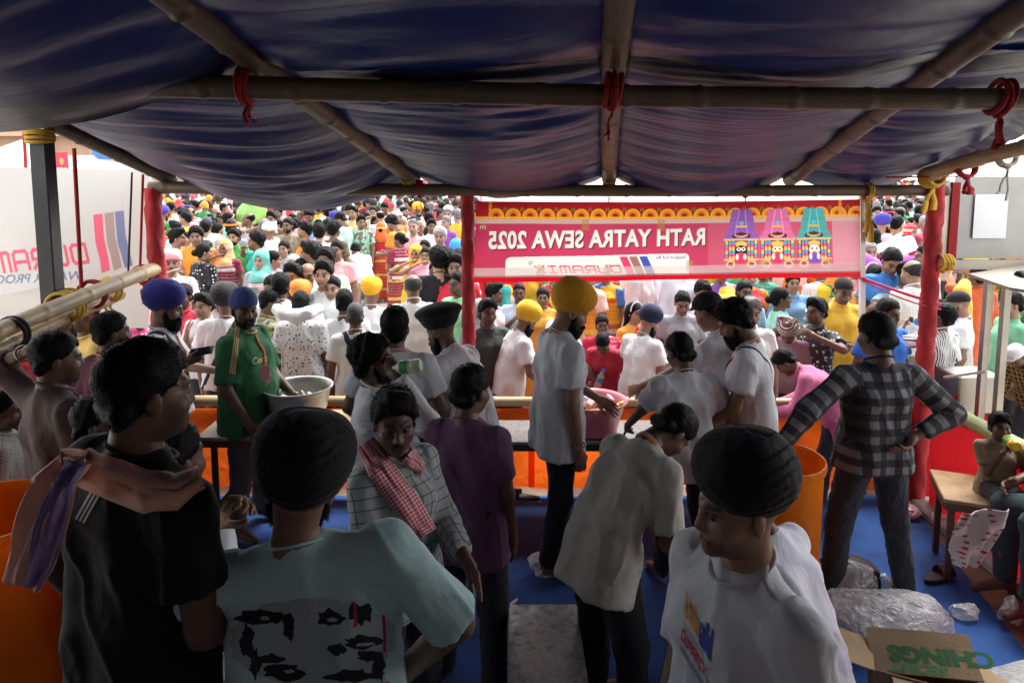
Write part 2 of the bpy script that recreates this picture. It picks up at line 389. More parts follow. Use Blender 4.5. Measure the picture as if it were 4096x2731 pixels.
# ------------------------------------------------------------------ people: heads, hands, hair
HEADS, HANDS, HAIRS = {}, {}, {}
def uvs(c, r, n=10, m=7):
    V = [(c[0]+r*math.sin(math.pi*j/m)*math.cos(2*math.pi*i/n), c[1]+r*math.cos(math.pi*j/m), c[2]+r*math.sin(math.pi*j/m)*math.sin(2*math.pi*i/n)) for j in range(m+1) for i in range(n)]
    Q = [(j*n+i, j*n+(i+1)%n, (j+1)*n+(i+1)%n, (j+1)*n+i) for j in range(m) for i in range(n)]
    return A(V), np.array(Q)
def segd(V, a, b):
    a, b = A(a), A(b); ba = b-a; t = np.clip(((V-a)@ba)/(ba@ba), 0, 1)
    return np.linalg.norm(V-a-t[:,None]*ba, axis=1)
def head(kind='m', h=.0055):
    key = (kind, h)
    if key in HEADS: return HEADS[key]
    s = SDF(); f = kind == 'f'; w = .95 if f else 1.0
    s.ell((0,-.018,.032), (.075*w,.096,.086), k=.02).ell((0,.022,-.03), (.061*w,.072,.085), k=.03)
    s.ell((0,.034,-.074), (.048*w,.052,.038), k=.03).ell((0,.077,-.098), (.02,.014,.014), k=.025)
    s.cone((0,-.022,-.05), (0,-.035,-.20), .052*(.88 if f else 1), .055*(.88 if f else 1), k=.03)
    s.cone((0,.089,.008), (0,.103,-.032), .0085, .0125, k=.014)
    for q in (-1, 1):
        s.ell((q*.011,.094,-.038), (.009,.011,.007), k=.008)
        s.cone((q*.045*w,.068,.024), (q*.014,.086,.02), .009, .0095, k=.018)
        s.ell((q*.044*w,.056,-.032), (.024,.024,.022), k=.03)
        s.ell((q*.076*w,-.012,-.012), (.009,.019,.031), R=RZ(q*-18), k=.008)
    s.cone((-.018,.086,-.066), (.018,.086,-.066), .0065, k=.01).cone((-.015,.086,-.077), (.015,.086,-.077), .0075, k=.01)
    for q in (-1, 1): s.sub((q*.031,.1,-.001), (.0165,.02,.0095), k=.014)
    s.sub((0,.102,-.0715), (.021,.012,.002), k=.005)
    s.cut((0,0,-.17), (0,0,-1))
    V, Q = s.mesh(h)
    t = np.ones((len(V), 4)); t[:,3] = 0
    fr = V[:,1] > .03
    for q in (-1, 1):
        d = segd(V, (q*.05*w,.075,.027), (q*.016,.097,.024))
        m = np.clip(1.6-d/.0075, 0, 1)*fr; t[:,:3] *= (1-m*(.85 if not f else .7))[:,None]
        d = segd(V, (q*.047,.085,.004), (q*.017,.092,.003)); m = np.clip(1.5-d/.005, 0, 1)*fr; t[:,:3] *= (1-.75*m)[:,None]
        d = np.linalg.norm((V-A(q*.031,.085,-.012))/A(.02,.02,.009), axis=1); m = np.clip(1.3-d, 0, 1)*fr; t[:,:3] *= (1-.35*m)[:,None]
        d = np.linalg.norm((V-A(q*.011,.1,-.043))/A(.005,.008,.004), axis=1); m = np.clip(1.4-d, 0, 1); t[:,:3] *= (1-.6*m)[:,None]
    d = segd(V, (-.02,.09,-.0715), (.02,.09,-.0715)); m = np.clip(1.4-d/.011, 0, 1)*fr
    t[:,:3] *= 1-m[:,None]*A(.25,.5,.45) if f else 1-m[:,None]*A(.35,.5,.5)
    m = np.clip(1.5-d/.0035, 0, 1)*fr; t[:,:3] *= (1-.7*m)[:,None]
    if not f:
        m = np.clip((-.045-V[:,2])/.02, 0, 1)*np.clip((V[:,1]-.0)/.03, 0, 1)*(V[:,2] > -.125); t[:,:3] *= 1-m[:,None]*A(.32,.28,.24)
    Vs, Qs, ts = [V], [Q], [t]; o = len(V)
    for q in (-1, 1):
        v, qq = uvs((q*.031,.0765,-.0005), .0118); c = np.tile(A(.33,.29,.26,1), (len(v),1))
        ir = v[:,1] > .0765+.0118*.55; c[ir] = (.02,.012,.01,1)
        lid = (v[:,2] > .0045) | (v[:,2] < -.0075); c[lid] = (.05,.03,.02,1)
        Vs.append(v); Qs.append(qq+o); ts.append(c); o += len(v)
    HEADS[key] = (np.concatenate(Vs), np.concatenate(Qs), np.concatenate(ts)); return HEADS[key]
def hand(kind='relax', h=.004):
    key = (kind, h)
    if key in HANDS: return HANDS[key]
    s = SDF()
    s.cone((0,-.03,0), (0,.015,0), .026, .026, k=.02)
    s.ell((.0,.05,0), (.037,.05,.0145), k=.02)
    curl = dict(relax=(22,28,20), grip=(48,62,45), flat=(6,8,6), point=(30,45,30))[kind]
    for x, L, sp in ((-.028,.078,-5), (-.009,.086,-1.5), (.011,.08,2), (.029,.062,6)):
        p = A(x, .082-abs(x)*.15, 0); a = 0
        cc = (5,6,5) if (kind == 'point' and x < -.02) else curl
        for i, fr in enumerate((.45,.31,.26)):
            a += cc[i]*(1+.25*x/.03)
            d = RZ(-sp)@A(0, math.cos(R_(a)), -math.sin(R_(a)))
            q = p+d*L*fr; s.cone(p, q, .0092-.0008*i, .0085-.0009*i, k=.006); p = q
    tb = {'relax': ((-.55,.75,-.35), (-.2,.9,-.4)), 'grip': ((-.35,.6,-.75), (.35,.6,-.7)), 'flat': ((-.75,.65,-.1), (-.5,.85,-.1)), 'point': ((-.35,.6,-.75), (.3,.7,-.6))}[kind]
    p = A(-.024,.022,-.004); q = p+nrm(tb[0])*.048; r = q+nrm(tb[1])*.03
    s.cone(p, q, .0135, .0105, k=.012).cone(q, r, .0105, .0085, k=.006)
    HANDS[key] = s.mesh(h); return HANDS[key]
def blades(V, Nn, n, L, w, flow, seed, jit=.5):
    r = np.random.default_rng(seed); i = r.integers(0, len(V), n)
    b = V[i]-Nn[i]*.002
    d = Nn[i]*.35+np.asarray(flow(V[i]))+r.normal(size=(n,3))*jit*.6; d /= np.linalg.norm(d, axis=1)[:,None]
    sd = np.cross(d, Nn[i]+r.normal(size=(n,3))*.2); sd /= np.maximum(1e-6, np.linalg.norm(sd, axis=1))[:,None]
    l = L*r.uniform(.5, 1.3, n)[:,None]
    W = np.concatenate([b-sd*w, b+sd*w, b+d*l]); T = np.stack([np.arange(n), np.arange(n)+n, np.arange(n)+2*n], 1)
    return W, T
def hair(style, lod=1):
    """mesh in head coordinates; lod 2 close by, 1 middle, 0 far"""
    key = (style, lod)
    if key in HAIRS: return HAIRS[key]
    h = (.014, .009, .006)[lod]
    s = SDF(); mat = hair_mat(); T = None; nb = 0; amp = .005
    flow = lambda p: np.stack([p[:,0]*3, np.where(p[:,1] > .03, .9, -.3-p[:,1]*2), np.where(p[:,2] > .1, .1, -.6)], 1)
    HL = ((0,.08,.083), (0,.69,-.724))
    def cap_(r=(.087,.109,.1), c=(0,-.02,.038)):
        s.ell(c, r, k=.01)
    if style in ('short', 'curly', 'quiff', 'shaved'):
        g = dict(short=0, curly=.012, quiff=.006, shaved=-.006)[style]
        s.ell((0,-.018,.032), (.0785+g*.4,.0995+g*.4,.0895+g*.4), k=.0).ell((0,-.012,.052), (.079+g,.1+g,.084+g), k=.015)
        s.cone((-.05,-.075,-.03), (.05,-.075,-.03), .026, k=.02).cone((-.03,-.062,-.075), (.03,-.062,-.075), .022, k=.02)
        if style == 'quiff': s.ell((0,.05,.115), (.06,.05,.035), k=.03)
        s.cut(*HL)
        for q in (-1,1): s.sub((q*.09,.05,-.01), (.03,.055,.045), k=.01); s.sub((q*.055,.095,.07), (.022,.03,.02), k=.012)
        nb = 0 if style == 'shaved' else 1700; amp = dict(short=.005, curly=.012, quiff=.008, shaved=.001)[style]
    elif style == 'bald':
        cap_((.084,.106,.09)); s.cut(*HL); s.cut((0,-.01,.065), (0,.35,1)); nb = 500; amp = .002
    elif style in ('bun', 'long', 'plait', 'pony'):
        s.ell((0,-.018,.034), (.081,.103,.094), k=.0).cone((-.04,-.07,-.05), (.04,-.07,-.05), .03, k=.03); s.cut((0,.086,.072), (0,.78,-.62))
        for q in (-1,1): s.sub((q*.09,.06,-.03), (.035,.055,.06), k=.012)
        if style == 'bun': s.ell((0,-.13,-.02), (.048,.04,.045), k=.02)
        if style == 'pony': s.ell((0,-.125,.02), (.03,.03,.03), k=.02).cone((0,-.13,.01), (0,-.15,-.2), .03, .018, k=.02)
        if style == 'long': s.cone((0,-.06,.0), (0,-.09,-.2), .085, .07, k=.04).cone((0,-.09,-.2), (0,-.09,-.32), .07, .045, k=.04)
        if style == 'plait': s.cone((0,-.09,-.05), (0,-.12,-.35), .035, .02, k=.03)
        nb = 700; amp = .003
    elif style == 'beard':
        s.ell((0,.045,-.085), (.062,.055,.055), k=.02).ell((0,.06,-.125), (.048,.045,.05), k=.03)
        for q in (-1,1): s.cone((q*.066,.0,-.02), (q*.055,.03,-.08), .014, .02, k=.02)
        s.cone((-.03,.092,-.058), (.03,.092,-.058), .011, k=.01)
        s.sub((0,.11,-.072), (.018,.02,.005), k=.005); s.sub((0,.08,-.02), (.04,.05,.03), k=.02)
        nb = 1200; amp = .006; flow = lambda p: np.stack([p[:,0]*3, p[:,1]*0+.2, p[:,2]*0-1], 1)
    elif style == 'shortbeard':
        s.ell((0,.036,-.08), (.0545,.059,.047), k=.02)
        for q in (-1,1): s.cone((q*.062,.0,-.02), (q*.052,.03,-.08), .011, .014, k=.02)
        s.cone((-.026,.09,-.058), (.026,.09,-.058), .008, k=.008)
        s.sub((0,.1,-.072), (.019,.02,.008), k=.005); s.sub((0,.08,-.02), (.042,.05,.03), k=.02); nb = 600; amp = .002
        flow = lambda p: np.stack([p[:,0]*3, p[:,1]*0+.2, p[:,2]*0-1], 1)
    elif style == 'moustache':
        s.cone((0,.1,-.053), (.026,.09,-.062), .0075, .004, k=.004).cone((0,.1,-.053), (-.026,.09,-.062), .0075, .004, k=.004); h = min(h, .006); amp = .0005
    elif style in ('turban', 'turban_small'):
        g = 1.0 if style == 'turban' else .93
        s.ell((0,-.022,.078), (.113*g,.134*g,.108*g), R=RX(12), k=.02).ell((0,-.04,.1), (.1*g,.115*g,.1*g), k=.04)
        for q in (-1,1): s.ell((q*.045,.0,.1), (.075*g,.1*g,.085*g), R=RY(q*24), k=.03)
        s.cut((0,.1,.042), (0,.55,-.835)); amp = .001; h = (.014,.009,.0065)[lod]
        for q in (-1,1): s.sub((q*.1,.05,-.03), (.03,.05,.05), k=.02)
    elif style == 'flat_turban':
        s.ell((0,-.02,.075), (.105,.13,.085), R=RX(8), k=.03).ell((0,-.03,.125), (.15,.165,.055), R=RX(10), k=.05)
        s.cut((0,.1,.042), (0,.5,-.86)); amp = .001
    elif style == 'patka':
        s.ell((0,-.018,.05), (.088,.11,.098), k=.02); s.cut((0,.09,.045), (0,.45,-.9)); s.ell((0,-.125,.0), (.02,.025,.02), k=.01); amp = .002
    elif style == 'cap':
        s.ell((0,-.015,.05), (.088,.11,.09), k=.01); s.cut((0,.08,.05), (0,.18,-1)); s.ell((0,.115,.056), (.07,.062,.007), R=RX(-10), k=.01); amp = 0
    elif style == 'round_cap':
        s.cone((0,-.018,.05), (0,-.02,.118), .1, .088, k=.0, flat=1); s.cut((0,.08,.055), (0,.15,-1)); amp = 0
    elif style == 'headband':
        for i in range(16):
            a0, a1 = 2*math.pi*i/16, 2*math.pi*(i+1)/16
            s.cone((.083*math.cos(a0), -.015+.102*math.sin(a0), .052), (.083*math.cos(a1), -.015+.102*math.sin(a1), .052), .016, k=.006)
        amp = .001
    elif style == 'hairband':
        for i in range(12):
            a0, a1 = math.pi*i/12, math.pi*(i+1)/12
            s.cone((.09*math.cos(a0), .03, .03+.105*math.sin(a0)), (.09*math.cos(a1), .03, .03+.105*math.sin(a1)), .008, k=.004)
        amp = 0
    elif style == 'scarf':
        s.ell((0,-.025,.042), (.1,.122,.112), k=.03).cone((0,-.04,.0), (0,-.05,-.2), .095, .14, k=.05).cone((0,.0,-.18), (0,.05,-.25), .12, .14, k=.04)
        s.sub((0,.14,-.03), (.062,.12,.115), k=.02); s.cut((0,0,-.27), (0,0,-1)); amp = .004
    elif style == 'wrap':
        s.ell((0,-.02,.06), (.105,.122,.085), k=.02)
        for i in range(5): s.cone((-.09,.05-.03*i,.03+.018*i), (.09,-.0-.02*i,.05+.02*i), .022, k=.02)
        s.cone((.06,-.08,.03), (.1,-.1,-.12), .03, .02, k=.03); s.cut((0,.08,.035), (0,.4,-.9)); amp = .002
    elif style == 'mask':
        s.ell((0,.05,-.06), (.058,.055,.05), k=.01); s.cut((0,.03,0), (0,-1,0)); amp = 0
    V, Q = s.mesh(h); Nn = vnormals(V, Q)
    if style in ('turban', 'turban_small', 'flat_turban', 'wrap'):
        # wound cloth: pleats crossing over the forehead and running round to the nape
        x, y, z = V[:,0], V[:,1], V[:,2]
        ph = (z+.62*np.abs(x)*np.clip((y+.06)/.12, -.4, 1)-.25*y)/.029+fnoise(V, 16, 2)*1.5+fnoise(V, 5, 9)*1.2
        saw = ph-np.floor(ph)
        V = V+Nn*((saw**.6-.6)*(.0062 if lod < 2 else .0042)*(.35+.65*np.clip(.5+1.6*fnoise(V, 12, 6), 0, 1)))[:,None]+Nn*(fnoise(V, 45, 4)*.0015)[:,None]
    elif amp:
        V = V+Nn*(fnoise(V, 60, 1)*amp+fnoise(V, 150, 5)*amp*.7+amp*.55)[:,None]
    W = V
    if style in ('short','curly','quiff','bald','bun','long','plait','pony'):
        e = np.clip(1-np.abs((V-A(HL[0]))@nrm(HL[1]))/.012, 0, 1)
        W = V = V-nrm(HL[1])*(e*(.004+.008*np.abs(fnoise(V, 130, 7)))*-1.0)[:,None]
    if lod >= 1 and nb:
        B, T = blades(V, Nn, nb*2 if lod == 2 else nb//3, dict(short=.011, quiff=.016, curly=.018).get(style, .016), .0012 if lod == 2 else .003, flow, 3, .6 if style == 'curly' else .4)
        T = T+len(V); W = np.concatenate([V, B])
    me = mk_mesh(style, W, Q, T, mats=(), cl=W)
    HAIRS[key] = me; return me
CLOTHLIKE = {'turban','turban_small','flat_turban','patka','cap','round_cap','headband','hairband','scarf','wrap','mask'}
# ------------------------------------------------------------------ skeleton, body, garments (1.70 m person facing +Y)
def ik(S, W, pole, l1=.285, l2=.262):
    d = W-S; L = np.linalg.norm(d)
    if L > (l1+l2)*.995: W = S+d/L*(l1+l2)*.995; L = (l1+l2)*.995
    if L < .12: W = S+nrm(d)*.12; L = .12
    d = (W-S)/L; a = (l1*l1-l2*l2+L*L)/(2*L); hgt = math.sqrt(max(0, l1*l1-a*a))
    p = pole-d*(pole@d); p = nrm(p)
    return S+d*a+p*hgt, W
def skeleton(sp):
    g = sp.get
    lean, side, tw = g('lean', 0), g('side', 0), g('twist', 0)
    sit = g('sit'); J = {}
    T0 = RZ(tw*.3)@RY(side*.3)@RX(-lean*.35); T1 = RZ(tw*.7)@RY(side*.7)@RX(-lean*.8); T2 = RZ(tw)@RY(side)@RX(-lean)
    P0 = A(0, -.16*math.sin(R_(max(0, lean))), .93 if sit is None else sit+.1)
    J.update(T0=T0, T1=T1, T2=T2, P0=P0)
    J['waist'] = P0+T0@A(0,0,.13); J['chest'] = J['waist']+T1@A(0,0,.185); J['neck'] = J['chest']+T2@A(0,-.015,.18)
    sh = g('shrug', 0)
    for q, n in ((-1,'L'), (1,'R')): J['S'+n] = J['chest']+T2@A(q*g('shw', .178), -.015, .112+sh)
    hy, hp, hr = g('head', (0,0,0))
    HR = RZ(hy+tw)@RX(-hp)@RY(hr); J['hrot'] = HR
    J['hd'] = J['neck']+(T2@A(0,.0,.5)+HR@A(0,0,.5))*.085+HR@A(0,.018,.073)
    J['top'] = J['hd']+HR@A(0,-.02,.122)
    st = g('stance', .1); wk = g('walk', 0)
    for q, n in ((-1,'L'), (1,'R')):
        J['H'+n] = P0+RZ(tw*.3)@A(q*.088, 0, -.03)
        if sit is None:
            J['K'+n] = A(q*(.09+st*.35), .015+.5*wk*q+P0[1]*.5, .49); J['F'+n] = A(q*(.09+st*.6), -.035+wk*q, .085); J['O'+n] = J['F'+n]+A(q*.03, .17, -.05)
        else:
            kf = g('kneeout', .06)
            J['K'+n] = P0+A(q*(.1+kf), .42, .0); J['F'+n] = A(q*(.1+kf), P0[1]+.40, sit-.38); J['O'+n] = J['F'+n]+A(q*.02, .16, -.05)
    return J
def arms(sp, J, tolocal):
    for q, n in ((-1,'L'), (1,'R')):
        S = J['S'+n]; a = sp.get(n, ('s', .07, .06, -.53))
        if a[0] == 's': W = S+A(q*a[1], a[2], a[3])
        elif a[0] == 'w': W = tolocal(A(a[1]))
        else: W = A(a[1:])
        pole = sp.get('pole'+n, (.5,-.7,-.35)); pole = A(q*pole[0], pole[1], pole[2])
        J['E'+n], J['W'+n] = ik(S, W, pole)
def torso(s, J, inf, sp, k=.04, hem=0):
    f = sp.get('fat', 0); T0, T1, T2 = J['T0'], J['T1'], J['T2']; P0, W, C = J['P0'], J['waist'], J['chest']
    fem = sp.get('sex') == 'f'
    for q in (-1, 1):
        s.cone(P0+T0@A(q*.07,0,0), W+T0@A(q*.055,0,0), .112+inf+f*.5, (.096 if not fem else .09)+inf+f, k=k)
        s.cone(W+T0@A(q*.055,0,0), C+T1@A(q*.068,0,0), (.096 if not fem else .09)+inf+f, .106+inf+f*.4, k=k)
        s.cone(C+T1@A(q*.068,0,0), C+T2@A(q*.10,-.015,.095), .104+inf+f*.3, .055+inf*.8, k=k)
        if fem: s.ell(C+T2@A(q*.065,.085,.02), (.06+inf,)*3, k=.04)
        if hem: s.cone(P0+T0@A(q*.07,0,0), P0+T0@A(q*.078,0,-hem), .112+inf+f*.5, .122+inf*1.3+f*.4, k=k)
    for n in 'LR': s.cone(C+T2@A(0,-.02,.135), J['S'+n], .058+inf*.6, .046+inf*.5, k=k)
    s.cone(C+T2@A(0,-.015,.08), J['neck']+T2@A(0,0,.03), .085+inf*.8, .052+inf*.3, k=k)
    if f > .01: s.ell(W+T0@A(0,.035+f*.8,-.02), (.12+f,.09+f*1.2,.12+f), R=T0, k=.05)
def body_mesh(sp, J, lod):
    h = (.028, .02, .015)[lod]
    s = SDF(); torso(s, J, 0, sp)
    s.cone(J['neck']-J['T2']@A(0,0,.04), J['hd']-J['hrot']@A(0,.03,.1), .058, .05, k=.03)
    fem = sp.get('sex') == 'f'; ar = .88 if fem else 1.0+sp.get('fat', 0)*3
    for n in 'LR':
        s.cone(J['S'+n], J['E'+n], .051*ar, .04*ar, k=.03).cone(J['E'+n], J['W'+n], .041*ar, .027*ar, k=.02)
        s.cone(J['H'+n], J['K'+n], .085, .056, k=.03).cone(J['K'+n], J['F'+n], .056, .038, k=.03).cone(J['F'+n], J['O'+n], .038, .028, k=.03)
    V, Q = s.mesh(h); t = np.ones((len(V),4)); t[:,3] = 0
    Vs, Qs, ts = [V], [Q], [t]; o = len(V)
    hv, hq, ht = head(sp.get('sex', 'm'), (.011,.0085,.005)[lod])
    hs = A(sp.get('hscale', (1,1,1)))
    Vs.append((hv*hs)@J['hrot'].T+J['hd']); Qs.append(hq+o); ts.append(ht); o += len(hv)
    for q, n in ((-1,'L'), (1,'R')):
        kv, kq = hand(sp.get('hand'+n, 'relax'), (.009,.006,.004)[lod])
        kv = kv*A(q and -q*-1, 1, 1)
        if q < 0: kv = kv*A(1,1,1); kv = np.stack([-kv[:,0] if False else kv[:,0], kv[:,1], kv[:,2]], 1)
        y = nrm(J['W'+n]-J['E'+n]); y = nrm(A(sp['hdir'+n])) if ('hdir'+n) in sp else y
        z = A(sp.get('back'+n, (q*1.0, .15, .1))); z = nrm(z-y*(z@y)); x = np.cross(y, z)
        M = np.stack([x, y, z], 1)
        hk = kv.copy()
        if q < 0: hk[:,0] *= -1; kq = kq[:, ::-1]
        sc = .9 if fem else 1.0
        Vs.append((hk*sc)@M.T+J['W'+n]+y*.012); Qs.append(kq+o); tt = np.ones((len(hk),4)); tt[:,3] = 0
        pal = hk[:,2] < -.004; tt[pal,:3] *= A(1.35,1.35,1.35)
        ts.append(tt); o += len(hk)
        J['hand'+n] = J['W'+n]+y*.09-z*.02; J['hm'+n] = M
    return mk_mesh('person', np.concatenate(Vs), np.concatenate(Qs), mats=(skin_mat(),), tint=np.concatenate(ts))
def clothcoords(V, bones):
    best = np.full(len(V), 1e9); out = np.zeros((len(V),3))
    for a, b, xr, rad in bones:
        a, b = A(a), A(b); d = segd(V, a, b)-rad; z = nrm(b-a); x = nrm(A(xr)-z*(A(xr)@z)); y = np.cross(z, x)
        p = V-a; c = np.stack([p@x, p@y, p@z], 1); m = d < best
        best[m] = d[m]; out[m] = c[m]
    return out
def garment(name, s, J, h, bones, fold=.006, seed=0, mats=()):
    V, Q = s.mesh(h); Nn = vnormals(V, Q)
    cl = clothcoords(V, bones)
    if fold:
        sc = A(1, 1, .42)
        n1 = fnoise(cl*sc, 30, seed); n2 = fnoise(cl*A(.8,1,.9)+.3, 55, seed+1); n3 = fnoise(cl, 13, seed+2)
        n4 = fnoise(cl*A(1,.8,.3)+cl[:,[2,0,1]]*A(.35,.2,.1), 42, seed+4); n5 = fnoise(cl*A(.9,1,.5)-cl[:,[2,2,0]]*A(.5,.3,.1), 70, seed+6)
        rdg = np.clip(1-np.abs(n4)*4.5, 0, 1)**1.5; rd2 = np.clip(1-np.abs(n5)*5, 0, 1)
        V = V+Nn*(fold*(rdg*1.15+rd2*.22+n2*.12+n3*1.2-.3))[:,None]
    return mk_mesh(name, V, Q, mats=mats, cl=cl)
def top_mesh(sp, J, lod):
    k = sp.get('top', 'tee'); h = sp.get('toph', (.026, .017, .0125)[lod])
    loose = .72*sp.get('loose', .018)
    s = SDF(); hem = sp.get('hem', dict(tee=.12, shirt=.14, full=.14, kurta=.42, blouse=-.1, vest=.12)[k])
    torso(s, J, loose, sp, hem=max(hem, .02))
    slv = sp.get('sleeve', dict(tee=.66, shirt=.8, full=2, kurta=2, blouse=.6, vest=0)[k])
    bones = [(J['P0'], J['neck'], J['T2']@A(1,0,0), .12)]
    for n in 'LR':
        S, E, W = J['S'+n], J['E'+n], J['W'+n]
        if slv <= 1 and slv > 0:
            B = S+(E-S)*slv; s.cone(S, B, .05+loose*.5, .054+loose*1.3, k=.04, flat=1); bones.append((S, E, (0,1,0), .05))
        elif slv > 1:
            s.cone(S, E, .05+loose*.5, .05+loose*.6, k=.04); s.cone(E, E+(W-E)*min(.96, slv-1), .054+loose*.5, .038+loose*.4, k=.025, flat=1)
            bones += [(S, E, (0,1,0), .05), (E, W, (0,1,0), .04)]
    T2 = J['T2']
    s.sub(J['neck']+T2@A(0,.022,.055), (.066,.075,.05), k=.012)
    if hem <= .4: s.cut(J['P0']-J['T0']@A(0,0,hem), -(J['T0']@A(0,0,1)))
    else: s.cut(J['P0']-A(0,0,hem), (0,0,-1))
    return garment('shirt', s, J, h, bones, fold=.95*sp.get('fold', .008), seed=sp.get('seed', 1))
def bottom_mesh(sp, J, lod):
    k = sp.get('bottom', 'trousers'); h = (.032, .022, .017)[lod]; s = SDF(); T0, P0 = J['T0'], J['P0']; f = sp.get('fat', 0)
    bones = []
    if k in ('trousers', 'shorts'):
        lw = sp.get('legw', 1.0)
        for q in (-1,1): s.cone(P0+T0@A(q*.07,0,.06), P0+A(q*.07,0,-.03), .112+f*.5, .118+f*.4, k=.04)
        for n in 'LR':
            Hh, K, F = J['H'+n], J['K'+n], J['F'+n]
            if k == 'shorts': s.cone(Hh, K, .103*lw, .085*lw, k=.03, flat=1)
            else: s.cone(Hh, K, .1*lw, .075*lw, k=.03).cone(K, K+(F-K)*.96, .074*lw, .06*lw, k=.03, flat=1)
            bones += [(Hh, K, (1,0,0), .08), (K, F, (1,0,0), .06)]
    else:  # skirt, sari or wrapped cloth
        m = (J['FL']+J['FR'])/2
        for q in (-1,1): s.cone(P0+A(q*.07,0,.08), P0+A(q*.07,0,-.05), .11+f*.5, .125+f*.4, k=.05)
        for n in 'LR':
            if sp.get('sit') is not None: s.cone(J['H'+n], J['K'+n], .12, .12, k=.08).cone(J['K'+n], J['F'+n], .12, .11, k=.08, flat=1)
            else: s.cone(J['H'+n], A(J['F'+n][0]*1.15, m[1]+.02, .05), .12, .14, k=.12, flat=1)
        bones = [(P0, A(m[0], m[1], 0), (1,0,0), .1)]
    return garment('trousers', s, J, h, bones, fold=.008, seed=sp.get('seed', 1)+3)
def pallu_mesh(sp, J, lod):
    h = (.026, .017, .0125)[lod]; s = SDF(); torso(s, J, .03, sp, hem=.1); T2 = J['T2']
    q = -1
    s.cut(J['chest']+T2@A(.085,0,.05), T2@A(.86,0,.5)); s.cut(J['waist']-A(0,0,.12), (.25,0,-1))
    s.sub(J['neck']+T2@A(0,.03,.05), (.075,.08,.06), k=.01)
    return garment('sari_drape', s, J, h, [(J['P0'], J['neck'], T2@A(.8,0,.6), .12)], fold=.009, seed=5)
def rigid(M3, t):
    M = Matrix.Identity(4)
    for i in range(3):
        for j in range(3): M[i][j] = float(M3[i][j])
        M[i][3] = float(t[i])
    return M
def person_parts(sp, J, lod):
    """[(name, mesh, material, colour, matrix)] for one pose; the first is the body"""
    g = sp.get; out = [('person', body_mesh(sp, J, lod), None, g('skin', (.2,.105,.062)), None)]
    out.append((g('topname', 'shirt'), top_mesh(sp, J, lod), g('topmat', 'cloth'), g('topc', (.8,.8,.8)), None))
    out.append((g('botname', 'trousers' if g('bottom', 'trousers') == 'trousers' else ('shorts' if g('bottom') == 'shorts' else 'sari_skirt')), bottom_mesh(sp, J, lod), g('botmat', 'cloth'), g('botc', (.03,.035,.05)), None))
    if lod >= 1 and g('top', 'tee') != 'blouse':
        T2 = J['T2']; big = g('top', 'tee') in ('shirt', 'full', 'kurta'); rr = .013 if big else .0065
        pts = [J['neck']+T2@A((.066 if big else .072)*math.cos(a), .012+(.07 if big else .08)*math.sin(a), (.03 if big else .016)-.03*math.sin(a)) for a in np.linspace(0, 2*math.pi, 25)]
        cm = Geo().tube(pts, rr, 8, cap=False, flat=.55).mesh('collar', smooth=True); out.append(('collar', cm, 'cloth', g('topc', (.8,.8,.8)), None))
    if g('pallu'): out.append(('sari_drape', pallu_mesh(sp, J, lod), g('pallumat', 'sari'), g('palluc', (.5,.1,.05)), None))
    HM = rigid(J['hrot']*A(g('hscale', (1,1,1))), J['hd'])
    for it in g('hair', [('short', (.012,.01,.009))]):
        st, c = it[0], it[1]; out.append((('hair' if st in ('short','curly','quiff','shaved','bald','bun','long','plait','pony') else ('beard' if 'beard' in st else ('turban' if 'turban' in st else st))),
            hair(st, lod), (it[2] if len(it) > 2 else ('turbancloth' if st in CLOTHLIKE else 'hair')), c, HM))
    return out
def spawn(parts, loc, rot, sc, label, group=None, over=None):
    over = over or {}; root = None
    for i, (n, me, mt, c, M) in enumerate(parts):
        o = bpy.data.objects.new(n, me); COL.objects.link(o)
        c = over.get(n, c); mt2 = over.get(n+'_mat', mt)
        o.color = (*[float(x) for x in c[:3]], 1)
        if mt2 is not None:
            if not me.materials: me.materials.append(None)
            o.material_slots[0].link = 'OBJECT'; o.material_slots[0].material = MATS[mt2]
        if i == 0:
            root = o; o.location = loc; o.rotation_euler = (0,0,R_(rot)); o.scale = (sc,)*3
            o['label'] = label; o['category'] = 'person'
            if group: o['group'] = group
        else:
            o.parent = root
            if M is not None: o.matrix_basis = M
    return root
PEOPLE = {}
def hero(key, u, v, D, face, label, lod=1, group=None, floor=0.0, s=None, **sp):
    """a person whose crown is seen at (u,v) and who stands D metres away; face: 0 away, 90 left, 180 towards us, -90 right"""
    J = skeleton(sp); T = P(u, v, D); Rz = RZ(face)
    hat = sp.get('hat', 0); sc = s or (T[2]-floor)/(J['top'][2]+hat)
    T = T-A(0,0,hat*sc)
    off = Rz@(J['top']*sc)
    loc = A(T[0]-off[0], T[1]-off[1], floor if s is None else (T[2]-off[2] if sp.get('hang') else floor))
    arms(sp, J, lambda W: (Rz.T@(W-loc))/sc)
    parts = person_parts(sp, J, lod)
    root = spawn(parts, loc, face, sc, label, group)
    J['toworld'] = lambda p: loc+Rz@(A(p)*sc); J['todir'] = lambda d: Rz@A(d); J['sc'] = sc; J['root'] = root; J['loc'] = loc; J['parts'] = {o.name.split('.')[0]: o for o in root.children}; J['face'] = face
    if not .8 < sc < 1.12: print('SCALE', key, round(sc*1.7, 2))
    PEOPLE[key] = J; return J
cloth('check1','check',c2=(.5,.5,.5)); cloth('cloth'); hair_mat(); skin_mat(); cloth('turbancloth', fold=.2); cloth('sari', 'sari', c2=(.7,.45,.08)); cloth('denim', fold=.5, rough=.9)
